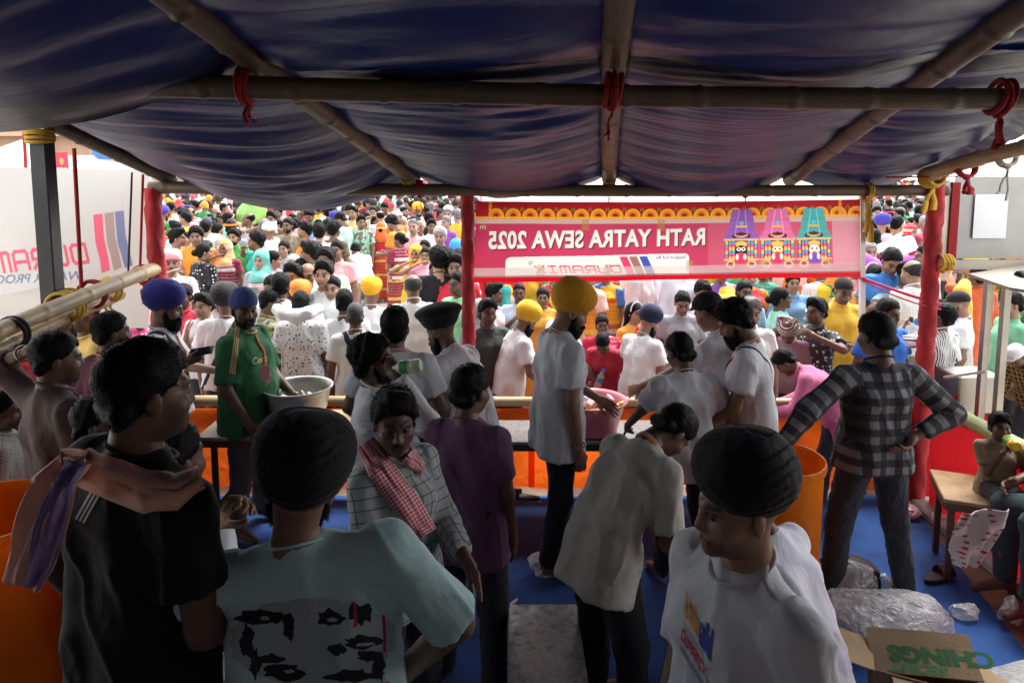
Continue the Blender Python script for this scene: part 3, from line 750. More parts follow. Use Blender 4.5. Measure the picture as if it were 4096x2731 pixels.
# ------------------------------------------------------------------ materials of the place
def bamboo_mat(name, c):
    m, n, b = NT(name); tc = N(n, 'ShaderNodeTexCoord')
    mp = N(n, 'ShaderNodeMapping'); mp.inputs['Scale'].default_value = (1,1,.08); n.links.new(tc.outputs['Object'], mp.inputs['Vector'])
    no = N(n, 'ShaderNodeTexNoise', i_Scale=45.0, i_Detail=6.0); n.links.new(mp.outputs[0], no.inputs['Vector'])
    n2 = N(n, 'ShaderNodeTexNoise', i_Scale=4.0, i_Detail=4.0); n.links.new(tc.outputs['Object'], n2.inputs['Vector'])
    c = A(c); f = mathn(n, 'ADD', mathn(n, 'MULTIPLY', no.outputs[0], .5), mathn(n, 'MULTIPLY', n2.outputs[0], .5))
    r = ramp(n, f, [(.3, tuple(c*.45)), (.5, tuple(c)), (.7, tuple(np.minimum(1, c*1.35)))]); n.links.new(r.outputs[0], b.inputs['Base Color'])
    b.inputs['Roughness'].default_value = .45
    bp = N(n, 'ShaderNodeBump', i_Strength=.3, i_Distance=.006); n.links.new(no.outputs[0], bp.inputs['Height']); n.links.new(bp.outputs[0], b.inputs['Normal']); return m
M_bam = bamboo_mat('bamboo', (.42,.30,.16)); M_bamd = bamboo_mat('bamboo_shaded', (.115,.08,.045)); M_bamg = bamboo_mat('bamboo_green', (.30,.34,.13))  # dark copy has the shade under the roof put into the bamboo colour
def tarp_mat():
    m, n, b = NT('tarpaulin'); tc = N(n, 'ShaderNodeTexCoord')
    no = N(n, 'ShaderNodeTexNoise', i_Scale=1.2, i_Detail=5.0); n.links.new(tc.outputs['Object'], no.inputs['Vector'])
    r = ramp(n, no.outputs[0], [(.35, (.009,.011,.040)), (.65, (.022,.022,.046))]); n.links.new(r.outputs[0], b.inputs['Base Color'])
    b.inputs['Roughness'].default_value = .42; b.inputs['Specular IOR Level'].default_value = .6
    mp = N(n, 'ShaderNodeMapping'); mp.inputs['Scale'].default_value = (.5,2.2,1); n.links.new(tc.outputs['Object'], mp.inputs['Vector'])
    n2 = N(n, 'ShaderNodeTexNoise', i_Scale=9.0, i_Detail=6.0, i_Distortion=.8); n.links.new(mp.outputs[0], n2.inputs['Vector'])
    rr = ramp(n, n2.outputs[0], [(.3, (.32,)), (.7, (.42,))]); n.links.new(rr.outputs[0], b.inputs['Roughness'])
    bp = N(n, 'ShaderNodeBump', i_Strength=.10, i_Distance=.03); n.links.new(n2.outputs[0], bp.inputs['Height'])
    wv = N(n, 'ShaderNodeTexNoise', i_Scale=300.0); n.links.new(tc.outputs['Object'], wv.inputs['Vector'])
    b2 = N(n, 'ShaderNodeBump', i_Strength=.12, i_Distance=.002); n.links.new(wv.outputs[0], b2.inputs['Height']); n.links.new(bp.outputs[0], b2.inputs['Normal'])
    n.links.new(b2.outputs[0], b.inputs['Normal'])
    tr = N(n, 'ShaderNodeBsdfTranslucent'); tr.inputs[0].default_value = (.00015,.0004,.0026,1); ad = N(n, 'ShaderNodeAddShader'); n.links.new(b.outputs[0], ad.inputs[0]); n.links.new(tr.outputs[0], ad.inputs[1])
    out = [q for q in n.nodes if q.type == 'OUTPUT_MATERIAL'][0]; n.links.new(ad.outputs[0], out.inputs[0]); return m
M_tarp = tarp_mat()
def drape_mat(name, c, transl=.5, rough=.8):
    """thin cloth that lets daylight through"""
    m, n, b = NT(name); tc = N(n, 'ShaderNodeTexCoord')
    no = N(n, 'ShaderNodeTexNoise', i_Scale=2.5, i_Detail=5.0); n.links.new(tc.outputs['Object'], no.inputs['Vector']); c = A(c)
    r = ramp(n, no.outputs[0], [(.3, tuple(c*.82)), (.7, tuple(np.minimum(1, c*1.1)))]); n.links.new(r.outputs[0], b.inputs['Base Color'])
    b.inputs['Roughness'].default_value = rough; b.inputs['Specular IOR Level'].default_value = .3
    tr = N(n, 'ShaderNodeBsdfTranslucent'); n.links.new(r.outputs[0], tr.inputs[0])
    ms = N(n, 'ShaderNodeMixShader', i_0=transl); n.links.new(b.outputs[0], ms.inputs[1]); n.links.new(tr.outputs[0], ms.inputs[2])
    out = [q for q in n.nodes if q.type == 'OUTPUT_MATERIAL'][0]; n.links.new(ms.outputs[0], out.inputs[0])
    n2 = N(n, 'ShaderNodeTexNoise', i_Scale=7.0, i_Detail=4.0, i_Distortion=1.2); n.links.new(tc.outputs['Object'], n2.inputs['Vector'])
    bp = N(n, 'ShaderNodeBump', i_Strength=.35, i_Distance=.04); n.links.new(n2.outputs[0], bp.inputs['Height']); n.links.new(bp.outputs[0], b.inputs['Normal']); n.links.new(bp.outputs[0], tr.inputs['Normal'])
    return m
M_orange = drape_mat('orange_cloth', (.97,.15,.016), .7); M_redcl = drape_mat('red_cloth', (.62,.015,.02), .35)
M_redwrap = plain('red_wrap', (.36,.010,.016), .75, bump=.9, bscale=18, var=.3, vscale=7); M_yel = plain('yellow_tie', (.55,.33,.03), .8, bump=.4, bscale=60); M_tiered = plain('red_tie', (.30,.007,.012), .8, bump=.4, bscale=60)
M_black = plain('black_cloth', (.012,.012,.014), .8, bump=.3); M_rope = plain('rope', (.5,.45,.36), .9, bump=.5, bscale=120)
M_steel = plain('steel', (.33,.30,.26), .42, metal=.9, bump=.1, bscale=8, var=.2, vscale=3); M_dsteel = plain('dark_steel', (.05,.05,.055), .5, metal=.4)
def carpet_mat():
    m, n, b = NT('blue_carpet'); tc = N(n, 'ShaderNodeTexCoord')
    n1 = N(n, 'ShaderNodeTexNoise', i_Scale=1.6, i_Detail=9.0, i_Roughness=.65); n.links.new(tc.outputs['Object'], n1.inputs['Vector']); n2 = N(n, 'ShaderNodeTexNoise', i_Scale=14.0, i_Detail=6.0); n.links.new(tc.outputs['Object'], n2.inputs['Vector'])
    r = ramp(n, n1.outputs[0], [(.3, (.012,.035,.11)), (.46, (.012,.062,.235)), (.7, (.016,.085,.30))]); r2 = ramp(n, n2.outputs[0], [(.58, (0,)), (.72, (.55,))])
    n.links.new(mixc(n, r2.outputs[0], r.outputs[0], (.06,.07,.09)), b.inputs['Base Color']); b.inputs['Roughness'].default_value = .92
    wv = N(n, 'ShaderNodeTexNoise', i_Scale=2.2, i_Detail=2.0, i_Distortion=1.0); n.links.new(tc.outputs['Object'], wv.inputs['Vector']); bp = N(n, 'ShaderNodeBump', i_Strength=.5, i_Distance=.06); n.links.new(wv.outputs[0], bp.inputs['Height'])
    n3 = N(n, 'ShaderNodeTexNoise', i_Scale=350.0); n.links.new(tc.outputs['Object'], n3.inputs['Vector']); b2 = N(n, 'ShaderNodeBump', i_Strength=.5, i_Distance=.004); n.links.new(n3.outputs[0], b2.inputs['Height']); n.links.new(bp.outputs[0], b2.inputs['Normal']); n.links.new(b2.outputs[0], b.inputs['Normal']); return m
M_carpet = carpet_mat()
def floor_mat():
    m, n, b = NT('brown_floor'); tc = N(n, 'ShaderNodeTexCoord')
    no = N(n, 'ShaderNodeTexNoise', i_Scale=3.0, i_Detail=8.0); n.links.new(tc.outputs['Object'], no.inputs['Vector'])
    r = ramp(n, no.outputs[0], [(.3, (.10,.055,.035)), (.5, (.2,.12,.08)), (.72, (.3,.21,.15))]); n.links.new(r.outputs[0], b.inputs['Base Color']); b.inputs['Roughness'].default_value = .75
    bp = N(n, 'ShaderNodeBump', i_Strength=.4, i_Distance=.01); n.links.new(no.outputs[0], bp.inputs['Height']); n.links.new(bp.outputs[0], b.inputs['Normal']); return m
M_floor = floor_mat()
M_ground = plain('dusty_ground', (.34,.31,.27), .9, bump=.6, bscale=12, var=.35, vscale=1.5)
M_conc = plain('concrete', (.36,.35,.33), .85, bump=.5, bscale=30, var=.25)
M_wall = plain('plaster', (.52,.49,.44), .9, bump=.3, bscale=20)
M_wood = plain('worn_board', (.42,.27,.13), .6, bump=.4, bscale=40, var=.4, vscale=6); M_brown = plain('brown_frame', (.10,.045,.022), .5, var=.3)
# ------------------------------------------------------------------ ground and floor
def sheet(name, pts, z, mat, kind='structure', n=None, **kw):
    me = pyd(name, [(x, y, z) for x, y in pts], [tuple(range(len(pts)))], (mat,)); return ob(name, me, kind=kind, **kw)
GS, G0, G1 = .0165, 7.0, 40.0
def gz(y): return -.012+GS*(min(max(y, G0), G1)-G0)
ob('ground', pyd('ground', [(x, y, gz(y)) for y in (-60, G0, G1, 900) for x in (-400, 400)], [(0,1,3,2), (2,3,5,4), (4,5,7,6)], (M_ground,)), kind='structure')
sheet('stall_floor', [(-3.4,-1.6), (3.6,-1.6), (3.6,5.15), (-3.4,5.15)], -.004, M_floor)
fl = lambda u, v: P(u, v, depth_for(u, v, 0))[:2]
e1, e2 = fl(918, 512), fl(1003, 622); d = (e2-e1)/np.linalg.norm(e2-e1); e3 = e2+d*3.2
sheet('carpet', [(-3.2,-1.4), tuple(e3), tuple(e2), tuple(e1), (e1[0]-.1, 4.97), (-3.2,4.97)], .004, M_carpet, kind='structure')
kx = e1[0]+.42
g = Geo().box((2.98,2.3,.03), (.12,5.0,.07), bev=.015); ob('kerb', g.mesh('kerb', M_conc), kind='structure')
# added unseen walls behind and beside the camera, keeping daylight off the foreground
g = Geo().box((0,-1.75,2.4), (9,.25,4.9)); ob('rear_light_block', g.mesh('rear_light_block', M_wall), label='plastered wall of the building at the back of the stall', cat='wall')
for i, x in enumerate((-3.75, 3.95)):
    g = Geo().box((x,-.05,2.4), (.25,3.1,4.9)); ob('side_light_block', g.mesh('side_light_block', M_wall), label=('plastered side wall closing the back of the stall on its left' if i == 0 else 'plastered side wall closing the back of the stall on its right'), cat='wall')
# ------------------------------------------------------------------ bamboo frame
def bamboo(a, b, r, label, mat=None, node=.36, bend=.02, seed=1, taper=.85, name='bamboo_pole'):
    a, b = A(a), A(b); L = np.linalg.norm(b-a); rr = np.random.default_rng(seed); n = int(L/.02)+2
    t = np.linspace(0, 1, n); s = t*L; rad = r*(1-(1-taper)*t); pos = []; x = rr.uniform(.05, .3)
    while x < L: pos.append(x); x += node*rr.uniform(.8, 1.15)
    for p in pos: rad = rad*(1+.15*np.exp(-((s-p)/.011)**2)-.06*np.exp(-((s-p-.032)/.012)**2))
    dr = nrm(b-a); sd = nrm(np.cross(dr, (0,0,1))); up = np.cross(sd, dr)
    off = bend*np.sin(math.pi*t)[:,None]*up+bend*.6*np.sin(2.3*math.pi*t+seed)[:,None]*sd
    pts = a+(b-a)*t[:,None]+off
    z = dr; X = sd; Rm = np.stack([X, np.cross(z, X), z], 1)
    loc = (pts-a)@Rm
    g = Geo().tube(loc, rad, 14)
    me = g.mesh('bamboo_pole', mat or M_bam, smooth=True)
    o = ob(name, me, label=label, cat='pole'); o.matrix_world = rigid(Rm, a); return o
def Zr(D): return 2.33+(5.1-D)*.205
def Xr(x0, D): return x0-(5.1-D)*.13
SUP = [(-2.59, lambda D: 2.37+(5.1-D)*.27), (-.77, Zr), (.72, Zr), (2.1, Zr), (3.05, lambda D: 2.36+(5.0-D)*.27)]
far_a, far_b = P(150,187,5.1), P(948,190,4.95)
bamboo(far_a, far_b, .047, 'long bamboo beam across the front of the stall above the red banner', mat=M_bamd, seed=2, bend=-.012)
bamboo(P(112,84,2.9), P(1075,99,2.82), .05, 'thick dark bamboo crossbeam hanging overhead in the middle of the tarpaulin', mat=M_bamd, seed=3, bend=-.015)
for i, (x0, lb) in enumerate(((-.77, 'bamboo rafter running overhead between the two red cloth knots on the left'), (.72, 'bamboo rafter overhead above the middle of the red banner'), (2.1, 'bamboo rafter slanting overhead towards the right end of the banner'))):
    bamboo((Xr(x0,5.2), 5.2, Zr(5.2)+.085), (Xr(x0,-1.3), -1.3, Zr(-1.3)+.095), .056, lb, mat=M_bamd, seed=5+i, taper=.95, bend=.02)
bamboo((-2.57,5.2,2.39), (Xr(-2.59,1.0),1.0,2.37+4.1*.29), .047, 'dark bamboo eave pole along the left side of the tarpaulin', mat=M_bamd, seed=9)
bamboo(P(925,176,4.75), P(1075,136,3.6), .05, 'pale sunlit bamboo pole at the right edge tied with yellow cloth', seed=12)
# left side rails
bamboo(P(158,268,5.1), P(-45,352,3.1), .052, 'upper pale bamboo rail of the left side, tied with yellow cloth', seed=14)
bamboo(P(121,294,4.75), P(-40,372,3.1), .04, 'lower thinner bamboo rail of the left side under the pale rail', seed=15)
# counter rail and right rail
RAIL_Z = P(512,401,5.0)[2]
bamboo((-2.75,5.02,RAIL_Z), (3.05,4.98,RAIL_Z-.01), .04, 'bamboo rail along the top of the orange serving counter', seed=17, bend=.006)
bamboo((3.04,4.95,.80), (3.0,1.2,.80), .05, 'green bamboo rail above the red cloth on the right side', mat=M_bamg, seed=19)
# ------------------------------------------------------------------ posts
def wrapped_post(x, y, z1, label, r=.055, tilt=(0,0)):
    n = 60; g = Geo(); V = []; m = 16
    for i in range(n):
        z = z1*i/(n-1)
        for k in range(m):
            a = 2*math.pi*k/m; rr = r*(1+.09*math.sin(3*a+z*22)+.05*math.sin(5*a-z*40)+.04*math.sin(z*70))
            V.append((rr*math.cos(a)+tilt[0]*z/z1, rr*math.sin(a)+tilt[1]*z/z1, z))
    F = [(i*m+k, i*m+(k+1)%m, (i+1)*m+(k+1)%m, (i+1)*m+k) for i in range(n-1) for k in range(m)]+[tuple((n-1)*m+k for k in range(m))]
    g.add(V, F); return ob('red_post', g.mesh('red_post', M_redwrap, smooth=True), loc=(x,y,0), label=label, cat='post')
for u, D, z1, lb, r in ((156,5.1,2.33,'red cloth wrapped post at the left end of the counter', .06), (468,5.1,2.3,'red cloth wrapped post at the left edge of the red banner', .05), (932,4.9,2.36,'red cloth wrapped post at the right corner of the counter', .058)):
    p = P(u, 250, D); wrapped_post(p[0], p[1], z1, lb, r)
p = P(46, 200, 4.05)
g = Geo().box((0,0,1.33), (.095,.095,2.66), bev=.006); ob('square_post', g.mesh('square_post', plain('black_paint', (.018,.018,.02), .45, bump=.2, bscale=15)), loc=(p[0], p[1], 0), label='black square post in front of the white side banner', cat='post')
# ------------------------------------------------------------------ ties and cords
def tie(c, axis, label, mat, r=.058, wraps=4, tail=.14, seed=0, cat='cloth tie', wid=.03):
    rr = np.random.default_rng(seed); c = A(c); ax = nrm(axis); x = nrm(np.cross(ax, (0,0,1)) if abs(ax[2]) < .9 else (1,0,0)); y = np.cross(ax, x); g = Geo()
    for i in range(wraps):
        o = (i-(wraps-1)/2)*.018; tl = rr.uniform(-.3, .3); q = r*rr.uniform(1., 1.12)
        pts = [c+ax*(o+tl*.05*math.sin(a))+q*(math.cos(a)*x+math.sin(a)*y) for a in np.linspace(0, 2*math.pi, 20)]
        g.tube(pts, .011, 6, cap=False)
    k = c-y*r*1.05 if y[2] > 0 else c+y*r*1.05
    g.lathe([(.001,-.022),(.018,-.015),(.024,0),(.018,.015),(.001,.022)], k, 8)
    for j in range(2):
        dx = rr.uniform(-.04, .04, 3); pts = [k+A(dx[0]*t, dx[1]*t, -tail*rr.uniform(.7,1.1)*t)+.008*A(math.sin(9*t+j), math.cos(7*t), 0) for t in np.linspace(0, 1, 8)]
        V = []; F = []
        for i, q in enumerate(pts):
            w_ = wid*(.35+.65*i/7); V += [q-x*w_/2, q+x*w_/2, q+x*w_/2+ax*.004, q-x*w_/2+ax*.004]
        for i in range(7):
            b = i*4; F += [(b+k2, b+(k2+1)%4, b+4+(k2+1)%4, b+4+k2) for k2 in range(4)]
        g.add(V, F)
    return ob('cloth_tie', g.mesh('cloth_tie', mat, smooth=True), label=label, cat=cat)
bx_ = nrm(P(1075,99,2.82)-P(112,84,2.9))
tie(P(247,85,2.9), bx_, 'dark red cloth knot on the crossbeam at the left rafter', M_tiered, r=.064, wraps=3, tail=.12, seed=1, wid=.05)
tie(P(612,90,2.86), bx_, 'dark red cloth knot on the crossbeam at the middle rafter', M_tiered, r=.064, wraps=4, tail=.16, seed=2, wid=.07)
tie(P(1000,97,2.84), bx_, 'dark red cloth knot on the crossbeam at the right edge', M_tiered, r=.064, wraps=3, tail=.14, seed=3, wid=.05)
fx_ = nrm(far_b-far_a)
tie((Xr(-.77,5.1),5.1,Zr(5.1)+.05), fx_, 'yellow cloth tie where the left rafter meets the front beam', M_yel, r=.075, wraps=4, tail=.08, seed=4)
tie((Xr(-.77,5.1)+.09,5.06,Zr(5.1)), fx_, 'thin dark red cord hanging from the front beam beside the yellow tie', M_tiered, r=.052, wraps=2, tail=.18, seed=5, wid=.014)
tie((Xr(.72,5.1),5.1,Zr(5.1)+.05), fx_, 'ochre cloth tie where the middle rafter meets the front beam', M_yel, r=.075, wraps=4, tail=.1, seed=6)
tie((Xr(2.1,5.1)-.38,5.05,Zr(5.1)), fx_, 'dark red cord tied round the front beam over the banner shrines', M_tiered, r=.052, wraps=2, tail=.2, seed=7, wid=.03)
tie(P(868,192,4.97), fx_, 'mustard cloth hanging off the front beam at the banner right end', M_yel, r=.056, wraps=2, tail=.3, seed=8, wid=.09)
tie(P(932,177,4.72), nrm(P(1075,136,3.6)-P(925,176,4.75)), 'bright yellow cloth wound round the sunlit bamboo end at right', M_yel, r=.062, wraps=6, tail=.16, seed=9, wid=.05)
tie(P(966,167,4.4), nrm(P(1075,136,3.6)-P(925,176,4.75)), 'red cloth band on the sunlit bamboo pole at right', M_tiered, r=.06, wraps=3, tail=.12, seed=10, wid=.05)
tie(P(1007,156,4.1), nrm(P(1075,136,3.6)-P(925,176,4.75)), 'frayed rope with hanging ends on the sunlit bamboo pole', M_rope, r=.057, wraps=2, tail=.22, seed=11, wid=.02)
rl_ = nrm(P(-45,352,3.1)-P(158,268,5.1))
tie(P(107,290,4.55), rl_, 'yellow cloth tie binding the two left rails near the front', M_yel, r=.075, wraps=4, tail=.1, seed=12)
tie(P(66,306,4.05), rl_, 'yellow cloth tie binding the left rails to the black post', M_yel, r=.085, wraps=6, tail=.26, seed=13, wid=.05)
tie(P(92,294,4.3), rl_, 'maroon cloth strip binding the left rails', M_tiered, r=.08, wraps=3, tail=.16, seed=14)
tie(P(12,333,3.5), rl_, 'black cord knotted round the left rail with ends hanging', M_black, r=.075, wraps=2, tail=.2, seed=15, wid=.018)
tie(P(142,274,4.95), rl_, 'red cord knotted round the rail beside the left red post', M_tiered, r=.06, wraps=2, tail=.14, seed=16, wid=.016)
tie(P(40,136,4.03), (0,0,1), 'yellow cloth at the top of the black post', M_yel, r=.066, wraps=4, tail=.05, seed=17)
tie(P(944,262,4.85), (1,0,0), 'yellow twine lashing the steel bar to the right red post', M_yel, r=.05, wraps=5, tail=.03, seed=18)
def cord(a, b, r, mat, label, sag=.0, cat='cord', name='cord'):
    a, b = A(a), A(b); t = np.linspace(0, 1, 14)[:,None]; pts = a+(b-a)*t-A(0,0,1)*sag*4*t*(1-t); o = pts[0]
    return ob(name, Geo().tube(pts-o, r, 6).mesh(name, mat, smooth=True), loc=o, label=label, cat=cat)
cord(P(74,148,4.3), P(82,296,4.25), .012, M_tiered, 'dark red cord hanging from the eave to the left rails')
cord(P(132,172,4.9), P(128,277,4.85), .007, M_black, 'thin grey cord hanging beside the striped logo on the white banner')
cord(P(143,174,4.95), P(140,272,4.95), .009, M_tiered, 'maroon cord at the right edge of the white banner')
cord(P(858,276,5.03), P(941,304,4.85), .012, plain('pink_ribbon', (.75,.06,.16), .5), 'bright pink ribbon stretched from the banner to the right post', .01)
cord(P(858,277,5.02), P(941,309,4.83), .006, MATS['pink_ribbon'], 'thin lower pink ribbon strand below the thick pink ribbon', .03)
cord(P(886,177,4.7), P(958,176,4.6), .006, M_tiered, 'thin red rod under the tarpaulin at the right corner')
cord(P(944,377,4.86), P(986,371,4.6), .011, M_rope, 'pale rope tied from the right post to the steel frame')
cord(P(5,330,3.55), P(64,290,4.1), .004, M_black, 'thin black wire slanting behind the left rails')
# ------------------------------------------------------------------ tarpaulin
def tarp_z(X, D, near):
    sx = [Xr(s[0], D) for s in SUP]; sz = [s[1](D)+.135 for s in SUP]
    if near: sz[0] = 2.66+(2.9-D)*.12; sz[4] = max(sz[4], 2.8)
    if X <= sx[0]: return sz[0]-(sx[0]-X)*.5
    if X >= sx[-1]: return sz[-1]-(X-sx[-1])*.35
    for i in range(4):
        if X <= sx[i+1]:
            t = (X-sx[i])/(sx[i+1]-sx[i]); w_ = sx[i+1]-sx[i]
            e = max(0, min(1, (D-2.6)/2.6)); S = (.11+.075*e)*w_/1.5+(.06*e if i == 0 else 0)
            return sz[i]+(sz[i+1]-sz[i])*t-S*4*t*(1-t)
def ridged(x): return 1-2*abs(math.sin(x))
def tarp(name, x0, x1, d0, d1, nx, nd, near, label, seed):
    V = []
    for j in range(nd):
        b = j/(nd-1)
        for i in range(nx):
            a = i/(nx-1); D = d0+(d1-d0)*b; X = x0+(x1-x0)*a-(5.1-D)*.13
            q = .0
            sx = [Xr(s[0], D) for s in SUP]; t = 0
            for k in range(4):
                if sx[k] <= X <= sx[k+1]: t = (X-sx[k])/(sx[k+1]-sx[k])
            bow = 4*t*(1-t)
            yy = D+.16*bow+.05*math.sin(2.1*X+seed)+.03*math.sin(5.3*X+1.3*D)
            m1 = .5+.5*math.sin(1.7*X+2.3*D+seed); m2 = .5+.5*math.sin(2.9*X-1.9*D+1+seed)
            wv = .034*m1*ridged(6.3*yy+.6*math.sin(1.3*X))+.02*m2*ridged(13*yy+1.1*X)+.007*m1*m2*ridged(31*yy-2.2*X+2*m1)+.0025*ridged(63*yy+3.1*X+3*m2)
            fade = .35+.65*min(1, bow*2.2)
            V.append((X, D, tarp_z(X, D, near)+wv*fade))
    F = [(j*nx+i, j*nx+i+1, (j+1)*nx+i+1, (j+1)*nx+i) for j in range(nd-1) for i in range(nx-1)]
    me = pyd(name, V, F, (M_tarp,), smooth=True)
    return ob(name, me, label=label, cat='tarpaulin')
tarp('tarpaulin', -2.62, 3.2, 5.24, 2.78, 300, 170, False, 'dark blue tarpaulin roof sagging between rafters over the counter', .4)
tarp('tarpaulin', -3.6, 4.2, 2.98, -1.7, 220, 190, True, 'darker tarpaulin sheet overhead, nearer than the bamboo crossbeam', 2.2)
# ------------------------------------------------------------------ orange counter cloth and red side cloth
def curtain(name, a, b, z0, z1, mat, label, amp=.02, fr=9, seed=0, cat='cloth', nx=140, nz=24):
    a, b = A(a), A(b); L = np.linalg.norm(b-a); n2 = nrm(np.cross(b-a, (0,0,1))); V = []
    for j in range(nz):
        t = j/(nz-1)
        for i in range(nx):
            s = i/(nx-1); w_ = amp*(.35+.65*t)*(math.sin(s*L*fr+seed+.7*math.sin(3*t+s*4))+.5*math.sin(s*L*fr*2.3+1.7+seed))
            p = a+(b-a)*s+n2*w_; V.append((p[0], p[1], z1+(z0-z1)*t+.012*math.sin(s*L*3+seed)*t))
    F = [(j*nx+i, j*nx+i+1, (j+1)*nx+i+1, (j+1)*nx+i) for j in range(nz-1) for i in range(nx-1)]
    return ob(name, pyd(name, V, F, (mat,), smooth=True), label=label, cat=cat)
xs = [-2.7, -1.35, 0.15, 1.55, 2.98]
nm = ['behind the wooden serving table', 'behind the black turbaned man', 'behind the pink tub', 'between the orange drum and the right post']
for i in range(4):
    curtain('counter_cloth', (xs[i]-.02,4.955-.008*(i%2),0), (xs[i+1]+.02,4.952-.008*(i%2),0), .075, RAIL_Z-.035, M_orange, 'orange cloth panel on the counter front '+nm[i], amp=.012, fr=6, seed=i*2.1, nx=70)
curtain('side_cloth', (3.02,4.75,0), (2.98,1.2,0), .02, .77, M_redcl, 'glossy red cloth below the green bamboo rail on the right', amp=.02, fr=5, seed=3)
curtain('side_cloth', (3.10,4.93,0), (3.55,4.93,0), .02, .8, M_redcl, 'red cloth beyond the right corner post', amp=.02, fr=5, seed=4, nx=40)
curtain('side_cloth', (-2.75,4.9,0), (-2.85,2.4,0), .25, 1.0, drape_mat('dark_drape', (.05,.04,.045), .1), 'dark cloth hung low along the left side behind the people', amp=.02, fr=5, seed=6)
# ------------------------------------------------------------------ printed sheets
def text2d(body, bold=.0, shear=0.0, spacing=1.0):
    c = bpy.data.curves.new('lettering', 'FONT'); c.body = body; c.offset = bold; c.shear = shear; c.space_character = spacing; c.fill_mode = 'FRONT'; c.resolution_u = 3
    o = bpy.data.objects.new('lettering', c); COL.objects.link(o); bpy.context.view_layer.update()
    me = bpy.data.meshes.new_from_object(o.evaluated_get(bpy.context.evaluated_depsgraph_get()))
    me.calc_loop_triangles(); V = np.zeros(len(me.vertices)*3); me.vertices.foreach_get('co', V); V = V.reshape(-1,3)[:, :2]
    T = np.zeros(len(me.loop_triangles)*3, int); me.loop_triangles.foreach_get('vertices', T); T = T.reshape(-1,3)
    bpy.data.objects.remove(o); bpy.data.meshes.remove(me); bpy.data.curves.remove(c)
    V = V-V.min(0); return V, T
LOGO = {'D': [[(0,.12),(0,1)],[(.12,1),(.85,1),(1,.85),(1,.15),(.85,0),(0,0)]], 'U': [[(0,1),(0,.12),(.12,0),(.85,0),(1,.15),(1,1)]], 'R': [[(0,0),(0,1),(.85,1),(1,.85),(1,.5),(.1,.5)],[(.5,.5),(1,0)]],
        'A': [[(0,0),(0,.85),(.15,1),(.85,1),(1,.85),(1,0)],[(0,.42),(1,.42)]], 'M': [[(0,0),(0,.9),(.1,1),(.9,1),(1,.9),(1,0)],[(.5,1),(.5,0)]], 'I': [[(.5,0),(.5,1)],[(.1,1),(.9,1)],[(.1,0),(.9,0)]], 'X': [[(0,1),(1,0)],[(0,0),(1,1)]]}
def logo2d(word='DURAMIX', th=.2, shear=.25):
    V, T = [], []; x0 = 0
    for ch in word:
        for pl in LOGO[ch]:
            for (a, b) in zip(pl[:-1], pl[1:]):
                a, b = A(a)*A(.95,1), A(b)*A(.95,1); d = nrm(np.append(b-a, 0))[:2]; n = A(-d[1], d[0])*th/2; e = d*th*.42
                o = len(V); V += [a-e-n, b+e-n, b+e+n, a-e+n]; T += [(o,o+1,o+2), (o,o+2,o+3)]
                V[-4:] = [q+A(x0,0) for q in V[-4:]]
        x0 += 1.3
    V = A(V); V[:,0] += shear*V[:,1]; return V-V.min(0), np.array(T)
class Canvas:
    def __init__(s, x0, y0, x1, y1, nx, ny, bg):
        s.b = (x0, y0, x1, y1); s.k = 2; s.n = (nx*2, ny*2); s.im = np.ones((ny*2, nx*2, 3))*A(bg); s.nx, s.ny = nx, ny
        s.X = x0+(np.arange(nx*2)+.5)/(nx*2)*(x1-x0); s.Y = y0+(np.arange(ny*2)+.5)/(ny*2)*(y1-y0)
    def _w(s, P2):
        x0, y0, x1, y1 = s.b; mn, mx = P2.min(0), P2.max(0)
        i = np.clip([(mn[0]-x0)/(x1-x0)*s.n[0]-1, (mx[0]-x0)/(x1-x0)*s.n[0]+2], 0, s.n[0]).astype(int); j = np.clip([(mn[1]-y0)/(y1-y0)*s.n[1]-1, (mx[1]-y0)/(y1-y0)*s.n[1]+2], 0, s.n[1]).astype(int)
        return slice(*i), slice(*j)
    def poly(s, pts, c):
        P2 = A(pts); i, j = s._w(P2); X, Y = np.meshgrid(s.X[i], s.Y[j]); ins = np.zeros(X.shape, bool)
        for (xa, ya), (xb, yb) in zip(P2, np.roll(P2, -1, 0)):
            if ya == yb: continue
            ins ^= ((ya > Y) != (yb > Y)) & (X < (xb-xa)*(Y-ya)/(yb-ya)+xa)
        s.im[j, i][ins] = c
    def rect(s, x0, y0, x1, y1, c): s.poly([(x0,y0),(x1,y0),(x1,y1),(x0,y1)], c)
    def ell(s, cx, cy, rx, ry, c, a0=0, a1=360, n=28): s.poly([(cx+rx*math.cos(R_(a)), cy+ry*math.sin(R_(a))) for a in np.linspace(a0, a1, n)], c)
    def tris(s, V, T, c):
        for t in T: s.poly(V[t], c)
    def blend(s, x0, y0, x1, y1, c, a):
        i, j = s._w(A([(x0,y0),(x1,y1)])); s.im[j, i] = s.im[j, i]*(1-a)+A(c)*a
    def text(s, VT, xr, yb, hgt, c, width=None, mirror=True, rot=0):
        V, T = VT; k = hgt/V[:,1].max(); kx = width/V[:,0].max() if width else k
        W = np.stack([V[:,0]*kx*(-1 if mirror else 1), -V[:,1]*k], 1)
        W[:,1] += rot*W[:,0]; s.tris(W+A(xr, yb), T, c)
    def faces(s): return s.im.reshape(s.ny, 2, s.nx, 2, 3).mean((1,3))
